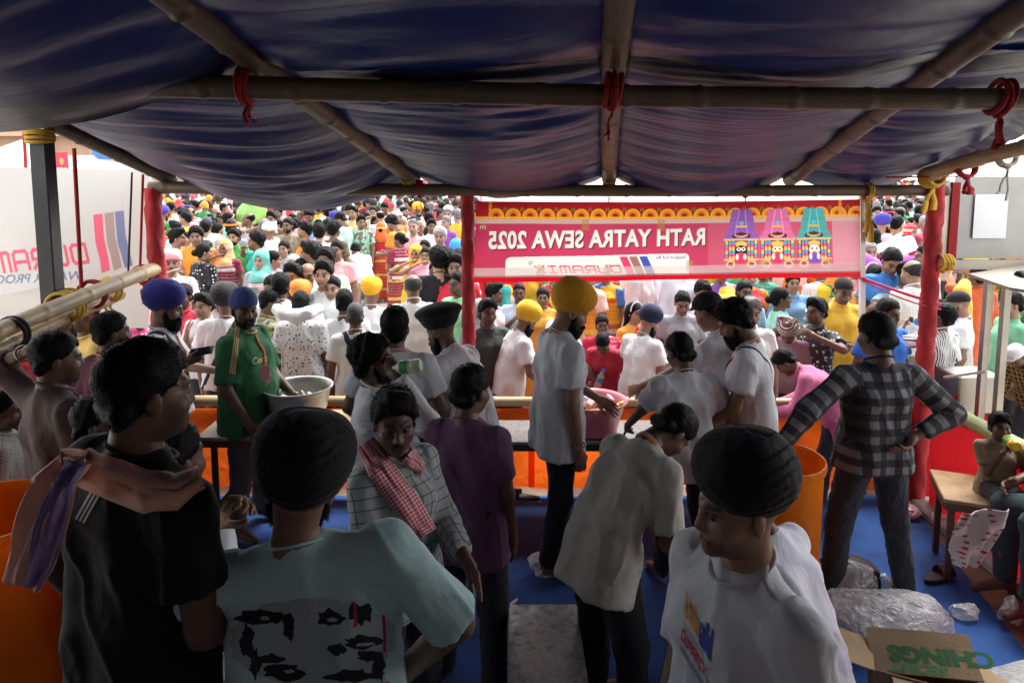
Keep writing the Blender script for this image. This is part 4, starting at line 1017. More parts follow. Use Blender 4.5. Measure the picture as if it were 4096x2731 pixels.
def print_mat(name, transl=.45, rough=.55):
    m, n, b = NT(name); at = N(n, 'ShaderNodeAttribute', attribute_name='ink'); tc = N(n, 'ShaderNodeTexCoord')
    n.links.new(at.outputs['Color'], b.inputs['Base Color']); b.inputs['Roughness'].default_value = rough
    tr = N(n, 'ShaderNodeBsdfTranslucent'); n.links.new(at.outputs['Color'], tr.inputs[0]); ms = N(n, 'ShaderNodeMixShader', i_0=transl)
    n.links.new(b.outputs[0], ms.inputs[1]); n.links.new(tr.outputs[0], ms.inputs[2]); out = [q for q in n.nodes if q.type == 'OUTPUT_MATERIAL'][0]; n.links.new(ms.outputs[0], out.inputs[0])
    n2 = N(n, 'ShaderNodeTexNoise', i_Scale=3.5, i_Detail=3.0, i_Distortion=1.0); n.links.new(tc.outputs['Object'], n2.inputs['Vector'])
    bp = N(n, 'ShaderNodeBump', i_Strength=.3, i_Distance=.04); n.links.new(n2.outputs[0], bp.inputs['Height']); n.links.new(bp.outputs[0], b.inputs['Normal']); n.links.new(bp.outputs[0], tr.inputs['Normal'])
    return m
M_print = print_mat('printed_vinyl', .5)
def print_sheet(name, fn, cv, label, cat, mat=None):
    nx, ny = cv.nx, cv.ny
    V = A([fn(i/nx, j/ny) for j in range(ny+1) for i in range(nx+1)])
    I, Jj = np.meshgrid(np.arange(nx), np.arange(ny)); a = (Jj*(nx+1)+I).ravel(); Q = np.stack([a, a+1, a+nx+2, a+nx+1], 1)
    me = mk_mesh(name, V, Q, mats=(mat or M_print,)); at = me.attributes.new('ink', 'FLOAT_COLOR', 'FACE')
    at.data.foreach_set('color', np.concatenate([cv.faces().reshape(-1,3), np.ones((nx*ny,1))], 1).astype(np.float32).ravel())
    return ob(name, me, label=label, cat=cat)
# red banner over the counter (its print reads from the street, so it is mirrored from in here)
PINK, CREAM, DRED, ORG = (.54,.05,.11), (.84,.79,.68), (.42,.012,.018), (.78,.30,.03)
cv = Canvas(75, 60, 2250, 520, 760, 160, PINK)
cv.rect(75,60,2250,160, DRED)
for i in range(22):
    x = 222+97*i-30
    for c_, r_ in ((ORG, 40), ((.75,.22,.02), 27), (DRED, 17)): cv.ell(x, 143, r_, r_*1.02, c_)
    for a in range(180, 361, 15): cv.ell(x+39*math.cos(R_(a)), 143+39*math.sin(R_(a)), 6, 6, (.9,.42,.03))
    cv.poly([(x+48,88),(x+40,112),(x+46,115)], (.05,.35,.08)); cv.poly([(x+54,88),(x+62,112),(x+55,115)], (.05,.35,.08))
for x in range(75, 2250, 16): cv.ell(x, 153, 9, 8, (.9,.42,.04))
for x in (157, 2142):
    for y in range(70, 150, 17): cv.ell(x, y, 10, 9, ORG)
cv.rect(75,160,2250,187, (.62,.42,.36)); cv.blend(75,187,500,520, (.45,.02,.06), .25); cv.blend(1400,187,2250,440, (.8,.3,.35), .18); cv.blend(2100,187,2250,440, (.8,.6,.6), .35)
tx = text2d('RATH YATRA SEWA 2025', .035, 0, 1.06)
cv.text(tx, 1386, 325, 104, (.12,.02,.03), 1228, rot=-.012); cv.text(tx, 1380, 318, 104, CREAM, 1228, rot=-.012)
pts = []
for cx, cy, a0 in ((1262,392,-90), (1262,600,0), (280,600,90), (280,406,180)): pts += [(cx+28*math.cos(R_(a)), cy+28*math.sin(R_(a))) for a in range(a0, a0+91, 15)]
cv.poly(pts, CREAM)
cv.text(logo2d(), 915, 476, 50, (.78,.03,.10), 505)
for x, c_ in ((895,(.8,.05,.14)), (950,(.33,.16,.13)), (1008,(.06,.09,.36))): cv.poly([(x,380),(x+45,379),(x+97,492),(x+48,492)], c_)
cv.text(text2d('Supported By :', .012), 1270, 402, 26, (.1,.12,.3), 182); cv.text(text2d('R', .02), 400, 420, 15, (.1,.1,.15)); cv.ell(394,412,13,13,(.1,.1,.15)); cv.ell(394,412,10.5,10.5,CREAM); cv.text(text2d('R', .03), 399, 419, 14, (.1,.1,.15))
for x in (108,118,128): cv.poly([(x-3,195),(x+3,195),(x+(x-118)*.5+3,216),(x+(x-118)*.5-3,216)], (.35,.6,.3))
# three shrines
for cx, dome, face, robe in ((1588,(.30,.12,.42),(.01,.01,.012),(.75,.04,.08)), (1790,(.70,.16,.34),(.85,.45,.08),(.75,.04,.1)), (1995,(.08,.40,.36),(.85,.72,.62),(.2,.08,.4))):
    hw_ = [(108,54),(140,60),(170,67),(200,72),(225,76),(245,82),(262,92),(276,100),(288,103)]; cv.poly([(cx-w2,y2) for y2, w2 in hw_]+[(cx+w2,y2) for y2, w2 in hw_[::-1]], dome)
    for y2, w2 in hw_[2:-1:2]: cv.rect(cx-w2, y2, cx+w2, y2+3, tuple(A(dome)*.7))
    cv.poly([(cx-18,112),(cx-42,285),(cx-36,285),(cx-12,112)], tuple(A(dome)*1.5+.05)); cv.poly([(cx+18,112),(cx+42,285),(cx+36,285),(cx+12,112)], tuple(A(dome)*1.5+.05))
    cv.rect(cx-32,205,cx+32,216,(.85,.45,.05)); cv.ell(cx,190,13,13,(.1,.5,.7))
    for dx in (-38,-19,0,19,38): cv.ell(cx+dx,272-(16-abs(dx)*.3),15,13,(.12,.02,.03))
    for dx in range(-34, 35, 11): cv.ell(cx+dx,262+9*(1-(dx/34)**2),5,5,(.85,.6,.2))
    cv.rect(cx-98,284,cx+98,294,(.85,.5,.2)); cv.rect(cx-92,294,cx+92,412,(.16,.02,.05))
    for dx in (-82,-62,-44,44,62,82):
        for k, y in enumerate(range(296, 410, 19)): cv.rect(cx+dx-7,y,cx+dx+7,y+19,((.8,.1,.25),(.85,.55,.1),(.05,.4,.5))[(k+abs(dx))%3])
    cv.rect(cx-98,404,cx+98,414,(.85,.5,.2)); cv.ell(cx-60,436,26,22,(.85,.5,.2)); cv.ell(cx-60,436,16,14,(.3,.05,.1)); cv.ell(cx+60,436,26,22,(.85,.5,.2)); cv.ell(cx+60,436,16,14,(.3,.05,.1))
    cv.poly([(cx-30,330),(cx-34,306),(cx,296),(cx+34,306),(cx+30,330)], (.85,.5,.12)); cv.ell(cx,352,31,29,face); cv.ell(cx,402,38,30,robe); cv.ell(cx-22,392,9,18,(.85,.85,.8)); cv.ell(cx+22,392,9,18,(.85,.85,.8))
    for q in (-1,1): cv.ell(cx+q*13,346,12,12,(.9,.88,.85)); cv.ell(cx+q*13,346,6,6,(.02,.01,.01))
    cv.ell(cx,369,14,5,(.8,.05,.06))
for x, y in ((700,190),(1128,195),(1293,440),(455,455),(830,455),(1715,440),(2070,440)): cv.blend(x-18,y-30,x+18,y+30,(.42,.22,.06),.55)
cv.blend(75,440,2250,488,(.55,.45,.42),.62); cv.rect(75,484,2250,488,(.1,.08,.09)); cv.rect(75,490,2250,520,(.52,.005,.012))
TL, TR, BL, BR = P(476,201,5.04), P(860,199,5.0), P(474,282,5.04), P(859,276,5.0)
def banner_fn(s, t):
    p = TL+(TR-TL)*s; q = BL+(BR-BL)*s; r = p+(q-p)*t
    return r+A(0, .012*math.sin(9*s+2*t)+.008*math.sin(23*s-3*t)-.02*t*t, -.012*math.sin(math.pi*s)*(1-t))
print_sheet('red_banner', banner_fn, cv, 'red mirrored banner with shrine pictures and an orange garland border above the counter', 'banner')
g = Geo().bar(P(862,196,5.03), P(862,330,5.03), (.035,.035)); ob('white_upright', g.mesh('white_upright', plain('white_paint', (.75,.73,.68), .5)), label='white wooden upright at the right edge of the red banner', cat='post')
# white side banner on the left
cv = Canvas(-420, 590, 1240, 1900, 260, 200, (.60,.575,.53))
bl, rd = (.16,.18,.28), (.74,.12,.17)
for x, c_ in ((738,(.78,.13,.2)), (832,(.42,.29,.27)), (920,(.2,.22,.36))): cv.poly([(x,958-(x-738)*.15),(x+80,948-(x-738)*.15),(x+100,1150-(x-738)*.12),(x+160,1410-(x-738)*.2),(x+95,1434-(x-738)*.2),(x+30,1190)], c_)
cv.text(logo2d(th=.2, shear=.3), 728, 1360, 190, rd, 1120, rot=-.12)
cv.text(text2d('WATER PROOFING', .012), 690, 1480, 70, bl, 1000, rot=-.06)
cv.ell(548,622,4,8,(.05,.05,.05)); 
WTL, WTR, WBL, WBR = P(-52,166,4.85), P(153,170,5.3), P(-52,330,4.8), P(147,328,5.28)
def wb_fn(s, t):
    p = WTL+(WTR-WTL)*s; q = WBL+(WBR-WBL)*s; r = p+(q-p)*t
    f = max(0, 1-abs(t-.72-.25*(.5-s))/.1); 
    return r+A(0, -.05*f*math.sin(math.pi*min(1, s*1.1))+.02*math.sin(4*s+5*t)+.015*math.sin(3*t-7*s), .0)
print_sheet('white_banner', wb_fn, cv, 'white mirrored banner with three slanted stripes on the left side', 'banner', print_mat('printed_white', .16))
# ------------------------------------------------------------------ serving tables
def table(name, x0, x1, y0, y1, z, label, topm, legm, th=.04, brace=True, leg=.035, lw=None):
    cx, cy = (x0+x1)/2, (y0+y1)/2
    root = bpy.data.objects.new(name, None); COL.objects.link(root); root.location = (cx, cy, 0); root['label'] = label; root['category'] = 'table'
    W, H = x1-x0, y1-y0
    ob('table_top', Geo().box((0,0,z-th*.3), (W,H,th*.6), bev=.004).mesh('table_top', topm), root)
    g = Geo()
    for y in (-1,1): g.box((0,y*(H/2-.012),z-th*.62-.02), (W-.01,.022,.045))
    for x in (-1,1): g.box((x*(W/2-.012),0,z-th*.62-.021), (.022,H-.05,.043))
    ob('table_frame', g.mesh('table_frame', legm), root)
    for x in (-1,1):
        for y in (-1,1): ob('leg', Geo().box((x*(W/2-min(.1,W*.12)),y*(H/2-.05),(z-th-.03)/2), (leg,leg,z-th-.03), bev=.004).mesh('leg', legm), root)
        if brace:
            ob('brace', Geo().bar((x*(W/2-.1),-(H/2-.05),.25), (x*(W/2-.45),0,z-th-.02), (.02,.02)).mesh('brace', legm), root)
            ob('brace', Geo().bar((x*(W/2-.1),(H/2-.05),.25), (x*(W/2-.45),0,z-th-.02), (.02,.02)).mesh('brace', legm), root)
            ob('rail', Geo().bar((x*(W/2-.1),-(H/2-.05),.25), (x*(W/2-.1),(H/2-.05),.25), (.022,.022)).mesh('rail', legm), root)
    return root
def worn_top():
    m, n, b = NT('stained_top'); tc = N(n, 'ShaderNodeTexCoord'); no = N(n, 'ShaderNodeTexNoise', i_Scale=6.0, i_Detail=8.0); n.links.new(tc.outputs['Object'], no.inputs['Vector'])
    r = ramp(n, no.outputs[0], [(.3, (.06,.035,.02)), (.42, (.36,.22,.09)), (.55, (.45,.34,.2)), (.7, (.5,.45,.36))]); n.links.new(r.outputs[0], b.inputs['Base Color']); b.inputs['Roughness'].default_value = .4
    bp = N(n, 'ShaderNodeBump', i_Strength=.3, i_Distance=.004); n.links.new(no.outputs[0], bp.inputs['Height']); n.links.new(bp.outputs[0], b.inputs['Normal']); return m
M_worn = worn_top()
def scuffed():
    m, n, b = NT('scuffed_sheet'); tc = N(n, 'ShaderNodeTexCoord'); no = N(n, 'ShaderNodeTexNoise', i_Scale=26.0, i_Detail=9.0, i_Distortion=.15); n.links.new(tc.outputs['Object'], no.inputs['Vector'])
    r = ramp(n, no.outputs[0], [(.34, (.13,.115,.11)), (.5, (.24,.22,.215)), (.7, (.36,.34,.33))]); n.links.new(r.outputs[0], b.inputs['Base Color'])
    r2 = ramp(n, no.outputs[0], [(.35, (.5,)), (.65, (.22,))]); n.links.new(r2.outputs[0], b.inputs['Roughness']); b.inputs['Metallic'].default_value = .25
    bp = N(n, 'ShaderNodeBump', i_Strength=.35, i_Distance=.004); n.links.new(no.outputs[0], bp.inputs['Height']); n.links.new(bp.outputs[0], b.inputs['Normal']); return m
M_scuff = scuffed()
table('serving_table', -2.04, -.72, 4.24, 4.78, .745, 'stained wooden topped folding table under the aluminium bowl', M_worn, M_brown)
table('serving_table', -.62, 1.62, 4.46, 4.88, .63, 'long scuffed metal topped table under the pink tub', M_scuff, M_dsteel)
b1 = table('bench', 2.61, 3.03, 3.745, 4.195, .53, 'brown framed bench with worn board top under the seated child', M_wood, M_brown, brace=False); b1['category'] = 'bench'; b1.rotation_euler = (0,0,R_(-22))
b2 = table('bench', -.02, .30, 2.15, 2.98, .44, 'low bench with scuffed grey top in the foreground aisle', M_scuff, M_dsteel, brace=False); b2['category'] = 'bench'
# aluminium bowl and its packets
M_alu = plain('aluminium', (.62,.62,.58), .42, metal=.7, bump=.15, bscale=20, var=.12)
def vessel(name, prof_out, prof_in, loc, mat, label, cat, sub=()):
    me = smooth_by_angle(Geo().lathe(prof_out+prof_in[::-1], (0,0,0), 48).mesh(name, mat), 50); return ob(name, me, loc=loc, label=label, cat=cat)
bp_ = P(298,391,4.5)
vessel('aluminium_bowl', [(.001,0),(.12,0),(.15,.02),(.19,.12),(.212,.22),(.220,.245),(.234,.252),(.234,.262)], [(.001,.012),(.118,.012),(.145,.03),(.184,.12),(.205,.22),(.214,.252),(.226,.262)], (bp_[0],4.5,.747), M_alu, 'large aluminium bowl of packets on the stained table', 'bowl')
def carton(i, loc, rot, d, c, label, group):
    g = Geo().box((0,0,0), d, bev=.004); m1 = plain('carton_%d' % (hash(c) % 9999), c, .4, var=.05)
    root = ob('juice_carton', g.mesh('juice_carton', m1), loc=loc, rot=rot, label=label, cat='carton', group=group)
    ob('printed_band', Geo().box((0,-d[1]/2-.0012,0), (d[0]*.8,.002,d[2]*.45)).mesh('printed_band', plain('band_green', (.04,.25,.07), .4) if i % 2 else plain('band_white', (.8,.8,.75), .4)), root)
    return root
bc = A(bp_[0],4.5,.905)
names = ['white drink packet against the left wall of the aluminium bowl', 'pale green drink packet leaning up at the right of the aluminium bowl', 'white packet nearest in the aluminium bowl', 'green and white packet standing at the back of the bowl', 'yellowish packet in the middle of the bowl', 'small white packet between others in the bowl', 'grey packet beneath the hand in the bowl', 'white packet lying flat near the bowl rim']
for i in range(8):
    a = i*2.4+.5; r = .06+.1*(i%3)/2
    carton(i, (bc[0]+r*math.cos(a), bc[1]+r*math.sin(a), bc[2]+.012*(i%3)), (.5*math.sin(i*3), .6*math.cos(i*2), i*1.1), (.05,.04,.09), ((.75,.74,.66),(.42,.55,.3),(.8,.8,.78),(.6,.66,.5))[i%4], names[i], 'packets in the aluminium bowl')
# pink tub
M_pink = plain('pink_plastic', (.72,.22,.26), .38, var=.05); tp = P(592,413,4.66)
vessel('pink_tub', [(.001,0),(.15,0),(.175,.01),(.205,.14),(.212,.145),(.228,.215),(.246,.221),(.248,.231)], [(.001,.008),(.165,.01),(.198,.14),(.22,.215),(.24,.231)], (tp[0],4.66,.634), M_pink, 'round pink plastic tub of drinks on the long table', 'tub')
for i, (dx, dy, rz, c, lb) in enumerate(((.06,-.06,.5,(.05,.22,.10),'green and white juice carton lying on top in the pink tub'), (-.03,-.02,1.0,(.75,.72,.68),'white carton propped at the middle of the pink tub'), (-.10,-.08,.2,(.12,.11,.12),'black printed carton at the left side of the pink tub'), (.11,.07,2.0,(.7,.5,.5),'pinkish carton at the back of the pink tub'), (-.06,.09,.7,(.6,.6,.58),'grey white carton at the rear of the pink tub'))):
    carton(i, (tp[0]+dx, 4.66+dy, .81+.012*(i==0)), (.5,.35*(-1)**i,rz), (.06,.045,.115), c, lb, 'cartons in the pink tub')
def bottle(loc, rot, label, r=.03, h=.17, liquid=(.85,.42,.02), cap=(.85,.45,.03), clear=False, scale=1.0, group=None):
    root = ob('juice_bottle' if not clear else 'water_bottle', smooth_by_angle(Geo().lathe([(.001,0),(r*.85,0),(r,.01),(r,h*.35),(r*.9,h*.4),(r,h*.45),(r,h*.65),(r*.45,h*.86),(r*.42,h*.93)], n=16).mesh('bottle', plain('bottle_juice', liquid, .15) if not clear else M_clear), 40), loc=loc, rot=rot, label=label, cat='bottle', group=group)
    ob('cap', Geo().lathe([(.001,h*1.0),(r*.5,h*1.0),(r*.5,h*.9),(r*.4,h*.9)], n=14).mesh('cap', plain('cap_%d' % int(cap[2]*100), cap, .4)), root)
    if clear: ob('bottle_label', Geo().lathe([(r*1.02,h*.42),(r*1.02,h*.6)], n=16).mesh('bottle_label', plain('blue_label', (.05,.3,.6), .4)), root)
    return root
def clear_mat(name, tint=(.92,.94,.95), rough=.12, alpha=.35, bs=.5, sc=18.0):
    m, n, b = NT(name); b.inputs['Base Color'].default_value = (*tint, 1); b.inputs['Roughness'].default_value = rough; b.inputs['Alpha'].default_value = alpha; b.inputs['Specular IOR Level'].default_value = .9
    tc = N(n, 'ShaderNodeTexCoord'); no = N(n, 'ShaderNodeTexNoise', i_Scale=sc, i_Detail=3.0, i_Distortion=1.5); n.links.new(tc.outputs['Object'], no.inputs['Vector'])
    bp = N(n, 'ShaderNodeBump', i_Strength=bs, i_Distance=.03); n.links.new(no.outputs[0], bp.inputs['Height']); n.links.new(bp.outputs[0], b.inputs['Normal'])
    r = ramp(n, no.outputs[0], [(.4, (alpha*.75,)), (.7, (min(1, alpha*1.5),))]); n.links.new(r.outputs[0], b.inputs['Alpha']); return m
M_clear = clear_mat('clear_plastic'); M_film = clear_mat('plastic_film', (.78,.8,.8), .14, .5, 1.0, 14.0); M_milky = clear_mat('milky_sheet', (.5,.51,.51), .3, .9)
for i, (dx, dy, lb) in enumerate(((.0,-.12,'small orange juice bottle on its side in the pink tub'), (-.05,-.13,'yellow juice bottle beside the cartons in the pink tub'), (.14,-.04,'bright orange capped bottle at the right rim of the pink tub'))):
    bottle((tp[0]+dx, 4.66+dy, .80), (1.2, .3*i, .9*i), lb, r=.025, h=.13, group='juice bottles in the pink tub')
# orange drums
def plastic_translucent(name, c, tr_=.45):
    m = drape_mat(name, c, tr_, .35); return m
M_drum = plastic_translucent('orange_plastic', (.88,.30,.015), .5)
def drum(x, y, z, r, label):
    return vessel('orange_drum', [(.001,0),(r*.9,0),(r*.93,.02),(r*.95,z*.5),(r*.96,z-.05),(r*1.0,z-.045),(r*1.02,z-.02),(r*1.0,z)], [(.001,.01),(r*.9,.01),(r*.93,z*.5),(r*.94,z-.02),(r*.97,z)], (x,y,0), M_drum, label, 'drum')
dp = P(775,453,3.46); drum(dp[0], 3.46, .95, .25, 'open orange plastic drum beside the man in the checked shirt')
drum(-2.12, 2.6, 1.08, .3, 'orange drum at the left edge behind the man in black')
# ------------------------------------------------------------------ steel cart at the right
def quad_panel(name, c4, th, mat): 
    me = pyd(name, c4, [(0,1,2,3)], (mat,)); return thick(me, th)
cart = bpy.data.objects.new('steel_cart', None); COL.objects.link(cart); cart.location = P(990,420,5.05)*A(1,1,0); cart['label'] = 'stainless steel food cart with a grey panel at the right edge'; cart['category'] = 'cart'
L0 = A(cart.location)
def cpart(name, geo, mat): return ob(name, Geo().add(A(geo.V)-L0, geo.F).mesh(name, mat), cart)
D = 5.05
def cquad(u0, v0, u1, v1, dd=D, t=.02):
    a, b = P(u0,v0,dd), P(u1,v1,dd); return Geo().box((a+b)/2+A(0,t/2,0), (abs(b[0]-a[0]), t, abs(b[2]-a[2])))
cpart('panel', cquad(957,176,1075,258), plain('brushed_panel', (.34,.33,.31), .45, metal=.35, var=.1))
cpart('paper', Geo().box(P(990.5,216,D-.015), (.245,.003,.325)), plain('white_paper', (.82,.84,.84), .7, var=.03))
cpart('cross_bar', cquad(944,260,1075,269, D-.08, .05), M_steel)
cpart('frame_bar', cquad(946,182,953,262, D-.06, .04), M_steel)
cpart('red_pipe', cquad(953,182,956,258, D-.075, .02), M_tiered)
for u0, u1, dd in ((984,988,4.75), (1004,1006,4.7)):
    a, b = P(u1+1,282,dd), P(u0-5,425,dd); b = A(a[0], a[1], .55)
    cpart('leg', Geo().box((a[0], a[1], (a[2]+0)/2), (.045,.045,a[2])), M_steel)
cn = [P(968,276,4.72), P(1060,262,5.0), P(1075,300,4.2), P(1010,290,4.35)]
cp_ = Geo(); n2 = A(0,0,.02); cp_.add([*cn, *[q+n2 for q in cn]], [(0,1,2,3), (7,6,5,4), (0,4,5,1), (1,5,6,2), (2,6,7,3), (3,7,4,0)]); cpart('canopy_plate', cp_, M_steel)
cpart('tray_box', Geo().box(P(977,393,4.95)+A(0,.1,0), (.34,.3,.28), bev=.01), M_steel)
cpart('wheel', Geo().lathe([(.001,-.02),(.05,-.02),(.055,0),(.05,.02),(.001,.02)], P(1021,278,4.6), 18, R=RY(90)), M_black)
# ------------------------------------------------------------------ litter and small things on the floor
def crumple(name, c, d, label, cat, mat, seed=0, n=40, amp=.25, jit=0.0):
    bm = bmesh.new(); bmesh.ops.create_icosphere(bm, subdivisions=4, radius=1.0); V = A([v.co[:] for v in bm.verts]); F = [[v.index for v in f.verts] for f in bm.faces]; bm.free()
    r = np.random.default_rng(seed)
    for k in range(n):  # facets, like creased film
        q = nrm(r.normal(size=3)); h = r.uniform(.55, .95); m = V@q-h; V = V-np.maximum(m, 0)[:,None]*q*r.uniform(.6,1.3)
    V = V*(1+amp*.4*fnoise(V, 5, seed)[:,None]+amp*.25*fnoise(V, 13, seed+1)[:,None]); V[:,2] = np.maximum(V[:,2], -.55)
    V = V*(1+jit*r.normal(size=(len(V),1)))+jit*.6*r.normal(size=V.shape); V = V*A(d); V[:,2] -= V[:,2].min()
    return ob(name, smooth_by_angle(pyd(name, V, F, (mat,)), 28), loc=c, label=label, cat=cat)
def flp(u, v, z=0): q = P(u, v, depth_for(u, v, z)); return A(q[0], q[1], z)
crumple('plastic_bag', flp(872,628,.0)+A(0,-.1,.01), (.52,.34,.19), 'heap of shiny clear plastic bags beside the cardboard box', 'plastic bag', M_film, 3, 90, .35, .012)
crumple('plastic_bag', flp(836,598,.0)+A(0,.0,.01), (.3,.24,.17), 'clear plastic bag bundle behind the front white shirt', 'plastic bag', M_film, 5, 80, .35, .012)
crumple('plastic_bag', flp(551,585)+A(0,.1,.008), (.17,.12,.12), 'crumpled clear plastic bag on the carpet by the dark trousers', 'plastic bag', M_film, 7, 50, .3, .012)
crumple('plastic_bag', flp(911,520)+A(0,.05,.008), (.12,.1,.07), 'pinkish plastic bag at the foot of the right red post', 'plastic bag', clear_mat('pink_film', (.7,.45,.42), .3, .75), 8, 40, .3, .03)
crumple('plastic_sheet', flp(985,672)+A(.1,-.35,.01), (.75,.42,.14), 'grey white plastic sheeting under the cardboard box', 'plastic sheet', M_milky, 11, 30, .3, .012)
crumple('plastic_cup', flp(1010,622)+A(0,0,.01), (.07,.07,.1), 'clear crushed plastic tub at the right edge by the bench leg', 'plastic tub', M_film, 13, 30, .2, .012)
crumple('plastic_cup', flp(966,618)+A(0,0,.01), (.11,.06,.05), 'clear plastic tray on the carpet near the bench', 'plastic tray', M_film, 14, 30, .2, .012)
crumple('plastic_bag', flp(693,588)+A(0,-.25,.28), (.1,.1,.16), 'clear bag of packets held open by the bending man', 'plastic bag', M_film, 17, 40, .3, .012)
crumple('plastic_bag', flp(905,612,.0)+A(0,-.05,.01), (.2,.16,.1), 'flat clear bag between the jeans and the cardboard box', 'plastic bag', M_film, 23, 60, .4, .012)
crumple('plastic_cup', flp(892,606,.0)+A(0,.12,.01), (.06,.06,.09), 'crushed clear cup at the edge of the plastic heap', 'plastic cup', M_film, 24, 30, .3, .012)
# cardboard box, torn open
M_card = plain('cardboard', (.25,.165,.09), .85, bump=.25, bscale=60, var=.15); M_cardd = plain('cardboard_inside', (.42,.29,.16), .9, var=.12); M_ink = plain('green_ink', (.015,.11,.03), .8)
bxr = bpy.data.objects.new('cardboard_box', None); COL.objects.link(bxr); bxr.location = P(922,655,2.72)*A(1,1,0)+A(0,0,.17); bxr.rotation_euler = (0,0,R_(-24)); bxr['label'] = 'torn brown cardboard box with green print on plastic sheeting'; bxr['category'] = 'box'
w_, h_, d_ = .38, .17, .24
def bpart(nm_, c, dim, rot=None, mat=None): 
    o = ob(nm_, Geo().box((0,0,0), dim).mesh(nm_, mat or M_card), bxr, loc=c); 
    if rot: o.rotation_euler = [R_(a) for a in rot]
    return o
bpart('side_panel', (0,-d_/2,h_/2), (w_,.006,h_)); bpart('side_panel', (0,d_/2,h_/2), (w_,.006,h_)); bpart('end_panel', (-w_/2,0,h_/2), (.006,d_-.01,h_)); bpart('end_panel', (w_/2,0,h_/2), (.006,d_-.01,h_)); bpart('bottom_panel', (0,0,.003), (w_-.01,d_-.01,.006))
lid = bpart('flap', (.0,.02,h_+.035), (w_*1.05,d_*.95,.006), (14,-9,3)); bpart('flap', (-w_/2-.08,-.02,h_+.01), (.17,d_*.9,.006), (0,8,0), M_cardd); bpart('flap', (w_/2+.07,0,h_-.02), (.15,d_*.8,.006), (0,24,0), M_cardd); bpart('flap', (.05,-d_/2-.05,h_-.0), (w_*.9,.11,.006), (-16,0,0), M_cardd)
def flat_text(body, size, parent, loc, rot, mat, bold=.03, shear=0, name='printed_word'):
    V, T = text2d(body, bold, shear); k = size/V[:,1].max(); V3 = np.concatenate([(V-V.mean(0))*k, np.zeros((len(V),1))], 1)
    o = ob(name, mk_mesh(name, V3, None, T, mats=(mat,), smooth=False), parent, loc=loc); o.rotation_euler = [R_(a) for a in rot]; return o
flat_text('CHINGS', .085, lid, (.03,-.015,.0045), (0,0,180), M_ink, .05); flat_text('SECRET', .05, lid, (-.01,-.085,.0045), (0,0,180), plain('green_ink_pale', (.06,.2,.07), .8), .05, .3)
# slippers, scraps, bottles, pipe
def slipper(loc, rz, label):
    g = Geo(); n = 26; out = []
    for i in range(n):
        a = 2*math.pi*i/n; y = .13*math.sin(a); out.append((.045*math.cos(a)*(1+.22*math.sin(a)), y))
    V = [(x,y,0) for x, y in out]+[(x,y,.018+.008*max(0,-y/.13)) for x, y in out]; g.add(V, [tuple(range(n))[::-1], tuple(range(n,2*n))]+[(i,(i+1)%n,n+(i+1)%n,n+i) for i in range(n)])
    root = ob('slipper', g.mesh('sole', plain('black_rubber', (.02,.02,.022), .6, bump=.3)), loc=loc, rot=(0,0,rz), label=label, cat='slipper')
    s = Geo().grid(lambda a, b: ((.052)*math.cos(math.pi*a), .02+.075*b, .016+.055*math.sin(math.pi*a)), 12, 5); me = thick(s.mesh('strap', MATS['black_rubber'], smooth=True), .005); ob('strap', me, root); return root
slipper(flp(938,578)+A(0,0,.006), R_(-62), 'black slide slipper lying on the blue carpet near the bench')
slipper(flp(523,500)+A(0,.05,-.006), R_(75), 'black shoe seen under the orange cloth at mid counter')
def scrap(u, v, d, rz, mat, label, cat='scrap', z=.008):
    r = np.random.default_rng(int(u)); n = 9; pts = [(d[0]*math.cos(a)*r.uniform(.6,1.1), d[1]*math.sin(a)*r.uniform(.6,1.1), r.uniform(0,.012)) for a in np.linspace(0, 6.28, n, endpoint=False)]
    me = thick(pyd('scrap', pts, [tuple(range(n))], (mat,)), .003); return ob('scrap', me, loc=flp(u,v)+A(0,0,z), rot=(0,0,rz), label=label, cat=cat)
scrap(212,634,(.14,.06),.3,M_cardd,'larger torn cardboard piece on the carpet near the man in black'); scrap(219,654,(.12,.05),.1,M_cardd,'torn cardboard piece lying closest to the camera on the carpet'); scrap(197,600,(.05,.05),.5,M_cardd,'small cardboard scrap behind the man in black')
M_whp = plain('white_scrap', (.7,.72,.72), .6); scrap(513,604,(.055,.012),.9,M_whp,'white straw wrapper on the carpet beside the grey bench'); scrap(905,569,(.012,.04),.1,M_whp,'small white wrapper on the carpet right of the dark jeans'); scrap(205,612,(.03,.03),.1,M_film,'scrap of clear film on the carpet near the man in black'); scrap(540,503,(.06,.03),.2,plain('green_scrap',(.25,.6,.2),.6),'green and white wrapper under the orange counter cloth', z=-.006); scrap(919,498,(.3,.12),.3,plain('grey_litter',(.45,.43,.4),.8,bump=.8,bscale=30,var=.5,vscale=20),'grey trodden litter on the ground beyond the counter', z=-.006)
cr = bottle(flp(930,524)+A(0,.0,.045), (R_(90),0,R_(70)), 'large clear bottle lying on the floor against the red cloth', r=.045, h=.3, clear=True, cap=(.8,.8,.85)); bottle(flp(947,531)+A(0,.0,.045), (R_(90),0,R_(80)), 'second clear bottle lying by the bench end of the red cloth', r=.045, h=.28, clear=True, cap=(.8,.8,.85))
ob('steel_pipe', Geo().tube([(2.3,4.82,.03),(1.75,4.84,.03)], .022, 10).mesh('steel_pipe', M_steel, smooth=True), label='short steel pipe lying at the carpet edge behind the jeans', cat='pipe')
crumple('black_basket', flp(842,592)+A(0,.0,.01), (.22,.16,.16), 'dark rounded sack behind the plastic bags', 'sack', plain('black_sack', (.02,.02,.022), .5, bump=.4), 21, 20, .2)
g = Geo().box((0,0,.1), (1.0,.9,.2), bev=.01); ob('platform', g.mesh('platform', M_brown), loc=(-.95,1.5,0), label='low brown platform under the man in black at the left', cat='platform')
